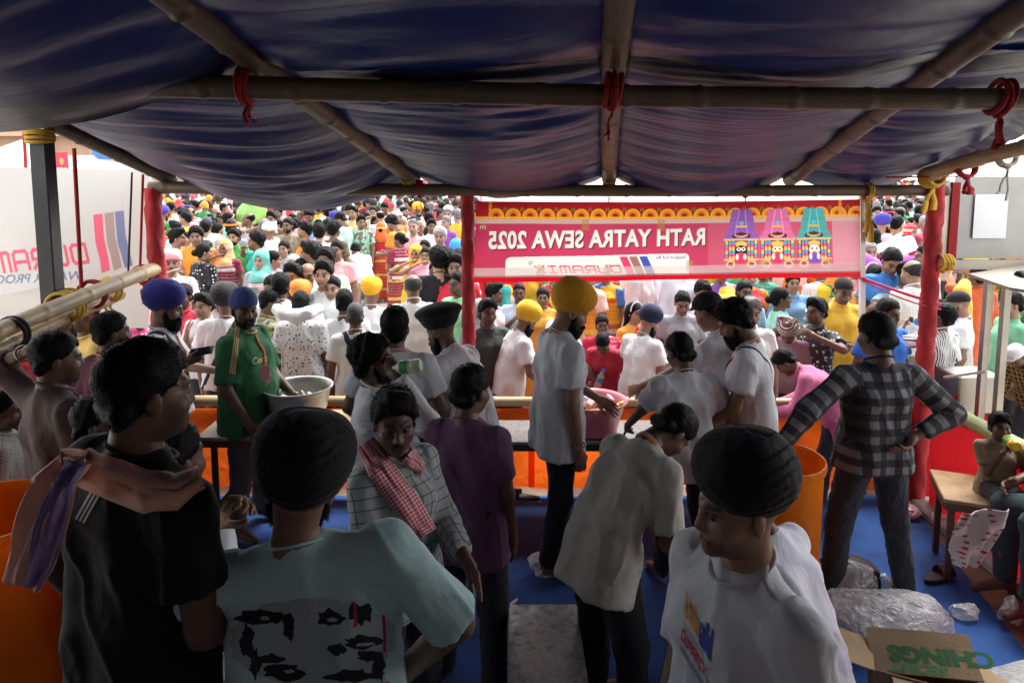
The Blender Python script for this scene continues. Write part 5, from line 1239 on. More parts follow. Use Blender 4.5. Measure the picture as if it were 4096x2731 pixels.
# ------------------------------------------------------------------ far left: building, tent, hoarding
Mp = plain('peach_plaster', (.50,.33,.23), .9, var=.06)
bl_ = bpy.data.objects.new('peach_building', None); COL.objects.link(bl_); bl_.location = (-34,52,0); bl_['label'] = 'peach building with a railed balcony behind the white banner at the far left'; bl_['category'] = 'building'
ob('wall', Geo().box((0,1.5,7.5), (26,1,15)).mesh('wall', Mp), bl_); ob('balcony_slab', Geo().box((0,.3,5.7), (26,1.6,.3)).mesh('balcony_slab', Mp), bl_); ob('lintel', Geo().box((0,.6,9.2), (26,.8,1.5)).mesh('lintel', Mp), bl_)
for i in range(5):
    x = -9+4.6*i; wn = ob('window', Geo().box((x,.99,7.3), (3.4,.03,2.2)).mesh('window', plain('dark_glass', (.02,.025,.03), .2)), bl_); ob('window_frame', Geo().box((x,.95,7.3), (.1,.05,2.2)).box((x,.951,7.3), (3.4,.05,.08)).mesh('window_frame', Mp), wn)
    ob('pillar', Geo().box((x-2.3,.2,4.2), (.6,.6,8.4)).mesh('pillar', Mp), bl_)
for i in range(80): ob('baluster', Geo().box((-12.5+.31*i,-.4,6.4), (.05,.05,1.1)).mesh('baluster', plain('yellow_rail', (.7,.55,.1), .5)), bl_)
ob('handrail', Geo().box((0,-.4,6.98), (26,.08,.08)).mesh('handrail', MATS['yellow_rail']), bl_)
tt = Geo(); p0 = P(22,150,30); tt.add([p0+A(-3,-2,-1.2), p0+A(3,-2,-1.2), p0+A(3,2,-1.2), p0+A(-3,2,-1.2), p0+A(0,0,.45)], [(0,1,4),(1,2,4),(2,3,4),(3,0,4)]); 
tn = ob('white_tent', tt.mesh('tent_roof', plain('white_canvas', (.8,.8,.78), .8, var=.03)), label='white peaked tent roof left of the black post', cat='tent')
for i, (dx, dy) in enumerate(((-2.9,-1.9),(2.9,-1.9),(2.9,1.9),(-2.9,1.9))): q = p0+A(dx,dy,-1.2); ob('tent_pole', Geo().box((q[0],q[1],q[2]/2), (.06,.06,q[2])).mesh('tent_pole', M_steel), tn)
ob('valance', Geo().box(p0+A(0,-2.02,-1.4), (6,.03,.55)).mesh('valance', plain('printed_valance', (.55,.68,.72), .7, var=.4, vscale=2)), tn)
cv = Canvas(0,0,1000,130,160,24,(.82,.82,.8)); cv.text(text2d('PUR MUNICIPALITY', .02), 480, 100, 62, (.12,.25,.5), 470, mirror=False); cv.rect(0,0,40,130,(.65,.66,.66))
ha, hb = P(58,155,24), P(150,155,24); hz = P(60,175,24)[2]-1.2
print_sheet('hoarding', lambda s, t: A(ha[0]+(hb[0]-ha[0])*s, 24, ha[2]+(hz-ha[2])*t), cv, 'white hoarding with small blue lettering above the white banner', 'hoarding', print_mat('printed_hoarding', .0))
cv = Canvas(0,0,100,100,30,30,(.65,.03,.07)); cv.ell(50,40,16,16,(.75,.3,.05)); cv.text(text2d('RIPUR', .02), 15, 88, 18, (.9,.85,.8), 75, mirror=False)
ra, rb = P(56,153,23.6), P(62,153,23.6)
print_sheet('red_sign', lambda s, t: A(P(54,150,23.5)[0]+.46*s, 23.5, P(54,152,23.5)[2]-.75*t), cv, 'small red square sign beside the black post in the far left', 'sign', MATS['printed_hoarding'])
crumple('blue_sheet', P(108,156,23.8)+A(0,0,-.1), (.9,.5,.45), 'crumpled blue sheet on top of the far hoarding', 'sheet', plain('blue_sheet', (.05,.2,.55), .6), 31, 20, .3)
cord(P(24,130,22), P(26,172,22), .05, M_tiered, 'dark red pole standing before the white tent', cat='pole', name='pole')
# ------------------------------------------------------------------ garments' patterns
BLK = (.0045,.004,.004); GRY = (.16,.155,.15); WHT = (.74,.74,.74)
cloth('plaid_dark', 'check', c2=(.07,.07,.074), c3=(.2,.2,.21), scale=1.55); cloth('check_grey', 'window', c2=(.07,.08,.085), scale=.95)
cloth('gamcha_red', 'gamcha', c2=(.75,.6,.58), scale=1.0); cloth('stripe_bw', 'stripe', c2=(.03,.03,.035), scale=1.1); cloth('floral_bw', 'floral', c2=(.05,.055,.09)); cloth('floral_dark', 'floral', c2=(.7,.7,.68), scale=1.3)
cloth('dots_dark', 'dots', c2=(.03,.03,.03), scale=.45); cloth('dots_white', 'dots', c2=(.75,.75,.75), scale=1.2); cloth('dots_red', 'dots', c2=(.5,.03,.05), scale=1.5)
cloth('plaid_yb', 'check', c2=(.05,.07,.12), c3=(.03,.04,.07), scale=1.2); cloth('plaid_bw', 'check', c2=(.2,.25,.38), scale=.9); cloth('plaid_maroon', 'window', c2=(.1,.02,.03)); cloth('check_oy', 'window', c2=(.7,.35,.02), scale=1.1)
cloth('camo', 'camo', c2=(.2,.16,.1)); cloth('sari_red', 'sari', c2=(.6,.12,.02)); cloth('sari_white', 'sari', c2=(.7,.6,.55)); cloth('slub', 'stripe', c2=(.62,.62,.62), scale=.45)
cloth('wrap_stripe', 'hstripe', c2=(.55,.5,.45), scale=.35, fold=.2)
H = lambda *st: [(s_, BLK) if isinstance(s_, str) else s_ for s_ in st]
DK, MD, LT = (.135,.07,.044), (.22,.122,.077), (.30,.18,.115)
KH = 'volunteers inside the stall'
# ---- foreground
hero('black', 139, 343, 1.68, -28, 'man in a black shirt with a peach scarf round his neck, at the left front', lod=2, floor=.2, head=(-14,4,0), topc=(.010,.010,.011), botc=(.012,.012,.014), skin=DK, hair=H('short'), fat=.012, loose=.022, hem=.2, toph=.0105, side=8, shw=.172, L=('s',.1,.05,-.5), R=('s',-.04,.2,-.42), fold=.008)
hero('behind', 166, 424, 2.05, -25, 'man in a white tee mostly hidden behind the man in black', lod=1, topc=(.72,.74,.76), skin=DK, hair=H('short'), R=('s',.12,.12,-.42), L=('s',.06,.1,-.5), toph=.0125)
hero('mint', 305, 414, 1.66, 6, 'broad man in a mint tee and black turban photographing with raised hand', lod=2, hat=.068, fat=.04, shw=.215, shrug=.025, side=-8, head=(8,0,8), topc=(.50,.70,.70), botc=(.02,.02,.025), skin=MD, hair=[('turban', (.008,.008,.009)), ('beard', BLK)], L=('s',.10,.27,.0), poleL=(.9,-.3,-.6), handL='grip', R=('s',.02,.10,-.42), poleR=(1,-.15,-.1), toph=.0105, fold=.008, loose=.026, sleeve=.95)
hero('glasses', 394, 391, 2.5, -128, 'man in glasses with a red checked scarf, in a grey checked shirt', lod=2, head=(-34,8,0), top='full', sleeve=1.75, topmat='check_grey', topc=(.34,.37,.36), botc=(.03,.03,.04), skin=DK, hair=H('quiff','moustache'), L=('s',-.10,.34,-.30), R=('s',-.04,.32,-.34), handL='flat', handR='relax', toph=.0115, shw=.165, loose=.012)
hero('purple', 470, 366, 3.0, -22, 'man in a plum purple tee seen from behind, near the centre', lod=2, head=(-12,6,0), topc=(.13,.055,.115), botc=(.03,.03,.035), skin=DK, hair=H('short'), hem=.2, loose=.014, shw=.16, R=('s',.04,.10,-.54), L=('s',.03,.16,-.5))
J = hero('drinker', 367, 338, 3.3, -84, 'curly haired man in a white textured shirt drinking from a bottle', lod=2, head=(0,-6,0), top='full', topmat='slub', topc=(.76,.77,.77), botc=(.1,.1,.1), skin=DK, hair=H('curly','shortbeard'), R=('w', P(398,378,3.18)), poleR=(.4,.1,-1), handR='grip', L=('s',.05,.15,-.48), hem=.24, loose=.026, backR=(1,-.2,.3))
hero('strap', 394, 308, 3.9, 2, 'man in a grey tee with a black shoulder strap, seen from behind at centre left', lod=2, head=(-6,-2,0), topc=(.55,.56,.58), botc=(.05,.05,.06), skin=DK, hair=H('short'), L=('s',.08,.22,-.42), R=('s',.09,.16,-.46), loose=.024)
hero('flat', 437, 299, 4.22, 62, 'man in a broad flat black turban leaning forward in a white shirt', lod=2, hat=.085, lean=24, head=(0,22,0), topc=(.74,.73,.74), botc=(.15,.165,.19), botmat='denim', skin=DK, hair=[('flat_turban', (.008,.008,.009)), ('beard', BLK)], hem=.24, loose=.034, L=('s',.03,.34,-.38), R=('s',.06,.30,-.40), fat=.02, group=KH, sleeve=.9)
hero('yellow', 577, 279, 4.08, -72, 'tall man in a mustard yellow turban, grey tee and black trousers', lod=2, hat=.07, lean=5, head=(-4,24,0), topc=(.52,.53,.55), botc=(.012,.014,.02), skin=MD, hair=[('turban', (.55,.25,.012)), ('beard', BLK)], R=('s',.05,.03,-.55), L=('s',.0,.33,-.40), hem=.2, loose=.03, legw=.95, walk=-.10, group=KH)
hero('cream', 690, 414, 2.95, -58, 'man in a cream tee bending down to the right in the foreground', lod=2, lean=46, head=(-8,66,0), topc=(.45,.43,.36), botc=(.015,.014,.014), skin=DK, hair=H('short'), R=('w', P(684,560,2.75)), L=('s',.02,.30,-.40), hem=.18, loose=.02, legw=1.05, sleeve=.85)
hero('profile', 746, 433, 1.62, 112, 'young man in a black turban and white logo tee in profile at the front', lod=2, hat=.062, head=(-12,3,0), shw=.185, topc=(.70,.71,.74), botc=(.02,.02,.025), skin=LT, hair=[('turban_small', (.012,.012,.013))], L=('s',.05,.12,-.5), R=('s',.06,.06,-.53), toph=.0105, fold=.009, loose=.024, fat=.01, hem=.2, sleeve=.95)
hero('bentwhite', 726, 478, 2.95, 40, 'stooping person in a loose white shirt behind the turbaned young man', lod=1, sit=.34, lean=34, s=.97, head=(0,50,0), top='full', topc=(.74,.74,.80), botc=(.05,.05,.06), skin=DK, hair=H('short'), R=('s',.05,.25,-.42), L=('s',.0,.30,-.40), loose=.026, hem=.2)
hero('plaid', 877, 313, 3.66, 4, 'man in a dark checked shirt and jeans standing with hand on hip', lod=2, head=(10,10,0), top='full', topmat='plaid_dark', topc=(.018,.018,.02), botc=(.035,.042,.055), botmat='denim', skin=DK, hair=H('short'), L=('w', P(779,447,3.52)), poleL=(1,-.3,.3), handL='grip', R=('w', P(915,436,3.52)), poleR=(1,.0,.12), hdirR=(-.7,-.3,-.5), stance=.22, fat=.012, shw=.19, hem=.1, toph=.0115, legw=.95, sleeve=1.8)
hero('reach', 678, 333, 4.0, 8, 'man in a white tee seen from behind reaching into the pink tub', lod=2, lean=12, head=(14,20,0), topc=(.68,.70,.74), botc=(.04,.04,.05), skin=DK, hair=H('short'), L=('w', P(618,437,4.35)), R=('s',.12,.2,-.38), loose=.024, fold=.009, group=KH, handL='point', hem=.18)
hero('bearded', 728, 303, 4.12, 66, 'bearded man in a white tee with a thin black strap looking down', lod=2, lean=10, head=(4,30,0), topc=(.74,.75,.77), botc=(.02,.02,.025), skin=MD, hair=H('curly','beard'), R=('s',.02,.17,-.50), L=('s',.05,.26,-.42), loose=.03, hem=.2, group=KH)
hero('stoop', 703, 294, 4.5, 34, 'man in a black cap and white shirt leaning left over the tub', lod=1, lean=18, side=-14, head=(10,30,0), topc=(.72,.72,.74), botc=(.03,.03,.04), skin=MD, hair=[('cap', (.01,.01,.012)), ('shaved', BLK)], L=('w', P(629,392,4.62)), handL='relax', R=('s',.08,.2,-.42), loose=.036, hem=.2, group=KH)
hero('green', 243, 290, 4.45, -104, 'stocky man in a green jersey and blue head cloth beside the bowl', lod=2, head=(-34,6,0), topc=(.035,.155,.06), botc=(.15,.135,.115), skin=DK, fat=.035, hair=[('patka', (.035,.06,.19)), ('shortbeard', BLK)], R=('s',.03,.16,-.50), L=('w', P(292,393,4.52)), handL='relax', hem=.2, loose=.024, sleeve=.85, group=KH)
hero('blueturban', 165, 280, 4.5, -78, 'man in a royal blue turban and white tee holding a phone', lod=2, hat=.068, head=(4,10,0), topc=(.76,.77,.80), botc=(.06,.085,.11), botmat='denim', skin=MD, hair=[('turban', (.03,.028,.20)), ('beard', BLK)], R=('w', P(187,362,4.32)), L=('s',.0,.30,-.28), handR='grip', group=KH, loose=.024)
hero('brown', 53, 333, 3.1, -35, 'man in a brown shirt gripping the bamboo rail with raised arm', lod=1, head=(-15,5,0), top='full', topc=(.095,.06,.05), botc=(.02,.02,.025), skin=DK, hair=H('short'), L=('w', P(26,352,3.15)), poleL=(1,-.2,-.3), handL='grip', R=('s',.05,.2,-.45), sleeve=1.5, loose=.026)
hero('dotted', 0, 392, 3.32, -58, 'person in a white shirt with tiny dots at the left edge', lod=1, head=(-10,5,0), topmat='dots_dark', topc=(.58,.58,.55), botc=(.05,.05,.05), skin=DK, hair=H('short'), top='full')
hero('maroon', 108, 313, 3.95, -28, 'man in a maroon tee and orange neck ribbon below the left rails', lod=1, head=(-15,2,0), topc=(.085,.012,.03), botc=(.02,.02,.03), skin=DK, hair=H('short'), R=('s',.02,.2,.0), L=('s',.06,.1,-.5))
hero('yellowtee', 84, 297, 4.55, 150, 'person in a pale yellow tee with a raised arm behind the left rails', lod=1, topc=(.72,.50,.14), botc=(.1,.1,.1), skin=DK, hair=H('short'), R=('s',.05,.1,.3), L=('s',.12,.12,-.42))
hero('redback', 12, 322, 4.0, 20, 'person in a bright red top behind the left rail at the edge', lod=1, topc=(.62,.03,.06), botc=(.05,.05,.06), skin=DK, hair=H('short'), fat=.02, loose=.03)
hero('greystripe', 64, 352, 4.2, 60, 'person in a grey blue striped shirt under the left rails', lod=1, topmat='slub', topc=(.22,.27,.34), botc=(.02,.02,.03), skin=DK, hair=H('short'), s=.88)
hero('shadow', 92, 398, 2.75, -70, 'dark haired man half hidden behind the peach scarf at left', lod=1, topc=(.02,.02,.022), skin=DK, hair=H('short'), botc=(.02,.02,.02))
hero('child', 1000, 411, 3.93, 165, 'small child on the bench drinking orange juice', lod=2, sit=.84, s=.54, head=(0,-6,0), topc=(.26,.2,.13), botc=(.02,.02,.022), bottom='shorts', skin=DK, hscale=(1.14,1.14,1.14), hair=[('quiff', BLK)], R=('s',-.13,.2,-.02), handR='grip', L=('s',.02,.28,-.32), kneeout=.0)
J = PEOPLE['child']; J['root'].location.z = .53-.84*.54
hero('edge', 1108, 424, 3.55, 88, 'seated person in dark green trousers cut off by the right edge', lod=1, sit=.5, s=.95, topc=(.05,.02,.02), botc=(.035,.055,.06), skin=DK, hair=H('short'), L=('s',.0,.35,-.3), R=('s',.0,.35,-.3), kneeout=.02)
def stool(key, h, label, d=(.34,.3)):
    J = PEOPLE[key]; q = J['toworld'](J['P0']); t = table('stool', q[0]-d[0]/2, q[0]+d[0]/2, q[1]-d[1]/2, q[1]+d[1]/2, h, label, M_wood, M_brown, brace=False); t['category'] = 'stool'; return t
# ---- just beyond the counter
G2 = 'people crowding against the counter'
def near(key, u, v, D, face, label, **k): 
    k.setdefault('lod', 1); k.setdefault('skin', [DK, MD, MD, LT][len(PEOPLE) % 4]); k.setdefault('hair', H('short')); k.setdefault('group', G2); k.setdefault('seed', len(PEOPLE)); k.setdefault('botc', (.04,.045,.06)); return hero(key, u, v, D, face, label, **k)
near('greyturban', 224, 282, 5.45, 8, 'man in a charcoal turban and white shirt with a buckled strap, seen from behind', hat=.07, hair=[('turban', (.03,.03,.032)), ('beard', BLK)], topc=(.80,.79,.82), loose=.03, lean=6, skin=MD)
near('pinkbend', 776, 352, 4.98, 62, 'man in a pink shirt bending deep over the counter rail', lean=58, head=(0,55,0), top='full', topc=(.66,.17,.32), skin=DK, hair=H('short'), L=('s',.0,.30,-.36), R=('s',.02,.28,-.38), loose=.03, hem=.2)
near('headwrap', 787, 323, 5.45, 150, 'person with a striped brown head wrap looking down', head=(0,45,0), hair=[('wrap', (.12,.055,.045), 'wrap_stripe')], topc=(.25,.14,.16), skin=DK, lean=15)
near('floralman', 818, 299, 5.55, 118, 'young man in a black and white floral shirt raising his arm', topmat='floral_dark', topc=(.03,.03,.032), L=('s',.05,.3,.05), R=('s',-.05,.32,.1), poleR=(1,0,-.6), skin=DK, hair=H('quiff'))
near('bluepolo', 889, 299, 5.25, 196, 'man in a bright blue polo with a white chest mark', topc=(.03,.15,.56), fat=.02, shw=.19, skin=DK, loose=.024, head=(10,8,0), R=('s',.0,.2,-.4))
near('greyblue', 909, 264, 6.5, 166, 'man in a grey blue half sleeved shirt looking down behind the pink ribbon', topc=(.36,.41,.48), skin=DK, head=(0,25,0), R=('s',-.02,.3,.0), handR='grip', hair=H('quiff'), L=('s',.08,.05,-.5))
near('kurta', 845, 279, 6.0, 178, 'man in a golden yellow kurta and black cap', top='kurta', topc=(.80,.47,.05), hair=[('cap', (.02,.015,.012)), ('shaved', BLK)], head=(0,20,0), R=('s',-.05,.28,-.28), L=('s',-.02,.28,-.3), skin=MD)
near('mintlady', 780, 287, 6.2, -100, 'woman in a mint blouse with her hair in a bun', sex='f', top='blouse', bottom='sari', topc=(.35,.72,.58), botc=(.4,.6,.5), hair=H('bun'), R=('s',-.05,.26,-.05), pallu=True, palluc=(.4,.7,.58), pallumat='cloth', skin=DK)
near('bluelady', 793, 272, 6.9, 172, 'woman in a blue denim shirt behind the mint blouse', sex='f', top='shirt', topc=(.16,.3,.52), bottom='trousers', hair=H('bun'), skin=LT)
near('bluetee', 744, 281, 6.5, 168, 'man in a pale blue tee with a beard glancing aside', topc=(.33,.44,.6), hair=H('short','shortbeard'), head=(20,0,0), skin=DK)
near('greyhair', 751, 299, 5.35, 168, 'silver haired man in a white collared shirt grimacing', topc=(.8,.8,.8), hair=[('quiff', (.2,.2,.2))], skin=LT, hscale=(1.05,1.05,1.05), head=(8,8,0))
near('facing1', 683, 292, 6.0, 175, 'man with neat dark hair looking down over the navy turban', topc=(.3,.3,.32), head=(0,20,0), skin=MD)
near('facing2', 703, 282, 6.6, 180, 'man in a white shirt with red print behind the black cap', topmat='floral_bw', topc=(.8,.8,.8), hair=H('curly'), head=(0,15,0))
near('navy', 652, 305, 5.5, -52, 'man in a navy turban and white tee at the counter', hat=.062, hair=[('turban_small', (.018,.022,.06)), ('beard', BLK)], topc=(.8,.8,.82), lean=14, head=(-8,25,0), R=('s',.0,.25,-.42), skin=LT, loose=.026)
near('yturban', 531, 302, 5.5, -62, 'man in a bright yellow turban and white tee leaning at the counter', hat=.065, hair=[('turban', (.75,.47,.03)), ('beard', BLK)], topc=(.82,.82,.84), lean=22, head=(-6,30,0), R=('s',.03,.2,-.45), skin=MD, loose=.026, fat=.01)
near('yturban2', 563, 290, 5.75, -58, 'man in a yellow turban with a blue edge half hidden behind the mustard turban', hat=.065, hair=[('turban', (.7,.45,.03)), ('beard', BLK)], topc=(.82,.82,.84), lean=8, R=('s',.1,.2,-.45), skin=MD, fat=.01)
near('redsari', 602, 314, 5.85, 178, 'woman in a crimson sari frowning behind the pink tub', sex='f', top='blouse', bottom='sari', topc=(.5,.02,.06), botc=(.5,.02,.06), botmat='sari_white', pallu=True, palluc=(.55,.02,.07), pallumat='sari_white', hair=H('bun'), R=('s',-.05,.2,-.32), skin=DK)
near('hairband', 634, 302, 6.05, -150, 'young woman with a white hair band and orange top', sex='f', top='blouse', bottom='sari', topc=(.8,.36,.05), botc=(.6,.1,.1), pallu=True, palluc=(.75,.05,.12), pallumat='cloth', hair=[('long', BLK), ('hairband', (.8,.8,.8))], skin=LT)
near('bentlady', 601, 336, 5.5, 158, 'woman with tied back hair bending in front of the crimson sari', sex='f', top='blouse', bottom='sari', topc=(.5,.04,.08), botc=(.5,.05,.1), lean=32, head=(0,45,0), hair=H('bun'), skin=DK)
near('boy', 487, 319, 5.5, -158, 'boy in a dark grey shirt standing beside the middle red post', topc=(.055,.06,.06), top='shirt', hair=H('quiff'), skin=DK, s=.83)
near('greyscarf', 480, 301, 6.0, -150, 'woman with a grey scarf over her hair behind the boy', sex='f', top='blouse', bottom='sari', topc=(.3,.3,.3), botc=(.3,.3,.32), hair=[('bun', BLK), ('scarf', (.32,.32,.33), 'cloth')], skin=DK)
near('pinkish', 493, 284, 6.7, -95, 'teenager in a pale pink shirt in profile beside the middle post', topc=(.72,.6,.62), hair=[('quiff', BLK)], skin=DK)
near('ltblue', 519, 283, 6.9, 178, 'thin man in a light blue shirt touching his chin', top='shirt', topc=(.55,.68,.82), R=('s',-.1,.24,-.1), hair=H('shaved'), skin=DK)
near('orangelady', 543, 287, 6.6, 176, 'round faced woman in an orange sari above the yellow turban', sex='f', top='blouse', bottom='sari', topc=(.75,.25,.05), botc=(.75,.25,.05), pallu=True, palluc=(.8,.3,.05), hair=H('bun'), skin=MD)
near('floralback', 300, 292, 5.55, 4, 'man in a white shirt with small dark leaves and a towel, seen from behind', topmat='floral_bw', topc=(.82,.82,.82), hair=H('short'), hem=.2, skin=DK, loose=.028, top='shirt')
near('whiteback', 281, 305, 5.85, 14, 'broad back in a plain white tee beside the leafy shirt', topc=(.83,.83,.84), fat=.02, hair=H('short'), skin=DK, s=.93)
near('orangeturban', 300, 280, 6.1, 6, 'man in an orange turban seen from behind over the leafy shirt', hat=.06, hair=[('turban_small', (.72,.26,.05)), ('beard', BLK)], topc=(.8,.8,.82), skin=MD)
near('yellowplaid', 270, 290, 5.75, -68, 'man in a yellow and navy plaid shirt smiling in profile', topmat='plaid_yb', topc=(.42,.37,.12), top='shirt', hair=H('short'), skin=DK, head=(0,10,0))
near('facing3', 271, 276, 6.5, 176, 'man peering over the yellow plaid shirt', topc=(.8,.8,.8), skin=DK, head=(0,15,0))
near('darklady', 285, 283, 6.2, -120, 'woman with tied hair in profile left of the orange turban', sex='f', top='blouse', bottom='sari', topc=(.3,.05,.1), botc=(.3,.05,.1), hair=H('bun'), skin=DK)
near('handman', 204, 294, 5.9, 168, 'man covering his mouth with one hand beside the charcoal turban', topc=(.7,.7,.7), R=('s',-.12,.22,-.02), handR='flat', skin=LT, hair=H('quiff'))
near('whitetee3', 344, 290, 5.65, 10, 'man in a white tee seen from behind between leafy shirt and grey hair', topc=(.82,.82,.82), hair=H('short'), skin=DK)
near('greypack', 355, 303, 5.35, 16, 'grey cropped man in a white shirt with dark straps, seen from behind', topc=(.80,.78,.79), hair=[('shaved', (.07,.07,.07))], skin=DK, hem=.2)
near('ybackturban', 371, 277, 6.3, 2, 'man in a golden turban and white tee seen from behind at left centre', hat=.06, hair=[('turban_small', (.85,.42,.02))], topc=(.84,.84,.84), skin=MD)
near('baldcream', 413, 274, 6.0, 14, 'balding man in a cream shirt seen from behind', topc=(.74,.72,.66), top='shirt', hair=[('bald', (.05,.05,.05))], fat=.025, R=('s',.06,.15,-.48), skin=MD, hem=.2)
near('khaki', 436, 261, 7.2, 178, 'man in glasses and a khaki shirt with backpack straps', top='shirt', topc=(.48,.40,.27), hair=H('short','moustache'), skin=DK)
near('greentee', 459, 272, 6.4, 140, 'man in a light green tee left of the middle red post', topc=(.28,.68,.36), hair=H('short'), skin=DK)
near('redboy', 184, 302, 6.0, 178, 'boy in a red shirt between blue turban and charcoal turban', topc=(.62,.05,.09), top='shirt', skin=DK, s=.86)
near('pinkscarf', 138, 306, 5.6, -120, 'woman with a pink printed scarf over her head behind the left rails', sex='f', top='blouse', bottom='sari', topc=(.4,.65,.5), botc=(.4,.65,.5), hair=[('bun', BLK), ('scarf', (.65,.06,.25), 'sari_white')], lean=12, head=(0,20,0), skin=DK)
near('stripeback', 950, 305, 5.25, 24, 'man in a black and white striped shirt drinking water at the right post', topmat='stripe_bw', topc=(.8,.8,.78), L=('s',.02,.22,.12), poleL=(1,.1,-.5), handL='grip', head=(10,-18,0), skin=DK, hem=.18, top='shirt')
near('capbeard', 957, 292, 5.75, 58, 'bearded man in a black cap and white tee beyond the right post', hair=[('cap', (.015,.015,.016)), ('shortbeard', BLK)], topc=(.83,.83,.83), skin=LT, head=(0,15,0))
near('rustback', 980, 266, 6.9, 8, 'person in a rust orange tunic with a marigold scarf, seen from behind', top='kurta', topc=(.50,.10,.03), hair=H('short'), botc=(.03,.04,.08), L=('s',.1,.1,.2), skin=DK)
near('greenright', 1014, 292, 5.7, 82, 'man in a green tee at the right edge behind the steel legs', topc=(.2,.5,.3), hair=H('short'), skin=LT)
near('yellowcheck', 1012, 348, 5.2, 110, 'person in a black and amber checked shirt bending by the steel box', lean=42, head=(0,50,0), topmat='check_oy', topc=(.03,.03,.025), top='full', hair=[('cap', (.7,.7,.7)), ('shaved', BLK)], skin=DK)
near('longhair', 876, 264, 6.8, 6, 'woman with long loose black hair seen from behind by the white upright', sex='f', top='blouse', bottom='sari', topc=(.7,.35,.1), botc=(.5,.2,.1), hair=[('long', BLK), ('hairband', (.8,.7,.7))], skin=DK)
# torsos whose heads are behind the red banner
near('banner1', 606, 262, 8.2, 4, 'man in a maroon shirt and black trousers behind the red banner', top='full', topc=(.33,.02,.05), botc=(.012,.012,.013), skin=DK)
near('banner2', 628, 262, 8.0, 60, 'person in a grey jacket behind the red banner', top='full', topc=(.16,.17,.17), skin=DK)
near('banner3', 664, 261, 7.9, 10, 'person in a pale green shirt behind the red banner', top='full', topc=(.32,.55,.38), skin=DK)
near('banner4', 722, 263, 7.6, 176, 'person in a white leafy shirt behind the red banner', topmat='floral_bw', topc=(.82,.82,.82), skin=DK)
near('banner5', 645, 263, 8.4, 20, 'woman in a beige patterned sari behind the red banner', sex='f', top='blouse', bottom='sari', topc=(.5,.35,.2), botc=(.5,.35,.2), pallu=True, palluc=(.5,.33,.18), hair=H('bun'), skin=DK)
near('banner6', 765, 262, 7.8, 120, 'woman in a dark green sari behind the red banner', sex='f', top='blouse', bottom='sari', topc=(.03,.25,.2), botc=(.03,.25,.2), pallu=True, palluc=(.03,.3,.22), hair=H('bun'), skin=DK)
near('banner7', 822, 262, 7.6, 8, 'person in a thin striped white shirt behind the red banner', topmat='slub', topc=(.75,.76,.82), skin=DK)
near('banner8', 575, 262, 8.3, 176, 'person in a white top behind the mustard turban', topc=(.82,.82,.82), skin=DK)
near('banner9', 507, 262, 8.0, 140, 'person in lime green behind the pale pink shirt', topc=(.5,.75,.12), skin=DK)
near('banner10', 690, 262, 8.1, 170, 'person in a grey and white spotted top behind the red banner', topmat='dots_dark', topc=(.6,.6,.6), skin=DK)

stool('bentwhite', .34*.97-.02, 'low wooden stool under the stooping person in the loose white shirt')
stool('edge', .5*.95-.02, 'wooden stool under the seated person at the right edge', (.4,.36))
# ------------------------------------------------------------------ things worn and held
def local(J, V): return ((A(V)-J['loc'])@RZ(J['face']))/J['sc']
def part(J, name, geo, mat, smooth=True, parent=None):
    me = Geo().add(local(J, geo.V), geo.F).mesh(name, mat, smooth=smooth); return ob(name, me, parent or J['root'])
def bvh(o):
    me = o.data; V = np.zeros(len(me.vertices)*3); me.vertices.foreach_get('co', V); return BVHTree.FromPolygons([tuple(v) for v in V.reshape(-1,3)], [tuple(p.vertices) for p in me.polygons])
def shirt_of(J): return J['parts'].get('shirt')
def strap(key, mat, wd=.035, flip=1, name='shoulder_strap', low=-.02):
    J = PEOPLE[key]; B = bvh(shirt_of(J)); T = J['T1']; up = J['chest']+J['T2']@A(flip*.085,-.01,.13); dn = J['P0']+J['T0']@A(-flip*.14,0,low); c = (up+dn)/2; e1 = nrm(up-dn); e2 = T@A(0,1,0); pts = []; nn = []
    for a in np.linspace(0, 2*math.pi, 49):
        d = math.cos(a)*e1*.5+math.sin(a)*e2*.35; d = nrm(d)
        h = B.ray_cast(Vector(c+d*.8), Vector(-d), .8)
        if h[0] is None: continue
        pts.append(A(h[0][:])); nn.append(A(h[1][:]))
    if len(pts) < 10: return
    pts = A(pts); w_ = nrm(np.cross(e1, e2)); V = []; F = []
    for i, p in enumerate(pts):
        d = nrm(p-c); V += [p+d*.003-w_*wd/2, p+d*.008-w_*wd/2, p+d*.008+w_*wd/2, p+d*.003+w_*wd/2]
    for i in range(len(pts)-1):
        b = 4*i; F += [(b+k, b+(k+1)%4, b+4+(k+1)%4, b+4+k) for k in range(4)]
    return ob(name, Geo().add(V, F).mesh(name, mat, smooth=True), J['root'])
def lanyard(key, mat, front=True):
    J = PEOPLE[key]; B = bvh(shirt_of(J)); T = J['T2']; n0 = J['neck']; pts = []
    for a in np.linspace(200, 520, 21): pts.append(n0+T@A(.074*math.cos(R_(a)), .008+.078*math.sin(R_(a)), .012-.022*math.sin(R_(a))))
    pts = pts[:]
    if front:
        tail = []
        for q in np.linspace(.1, 1, 8):
            o = n0+T@A(0,.5,-.02-.28*q); h = B.ray_cast(Vector(o), Vector(T@A(0,-1,0)), .6)
            if h[0] is not None: tail.append(A(h[0][:])+T@A(0,.008,0))
        if tail: pts = pts+tail
    return ob('neck_ribbon', Geo().tube(pts, .009, 6, flat=.5).mesh('neck_ribbon', mat, smooth=True), J['root'])
M_ol = plain('orange_ribbon', (.85,.2,.02), .7); M_strap = plain('black_webbing', (.012,.012,.013), .7, bump=.4, bscale=200)
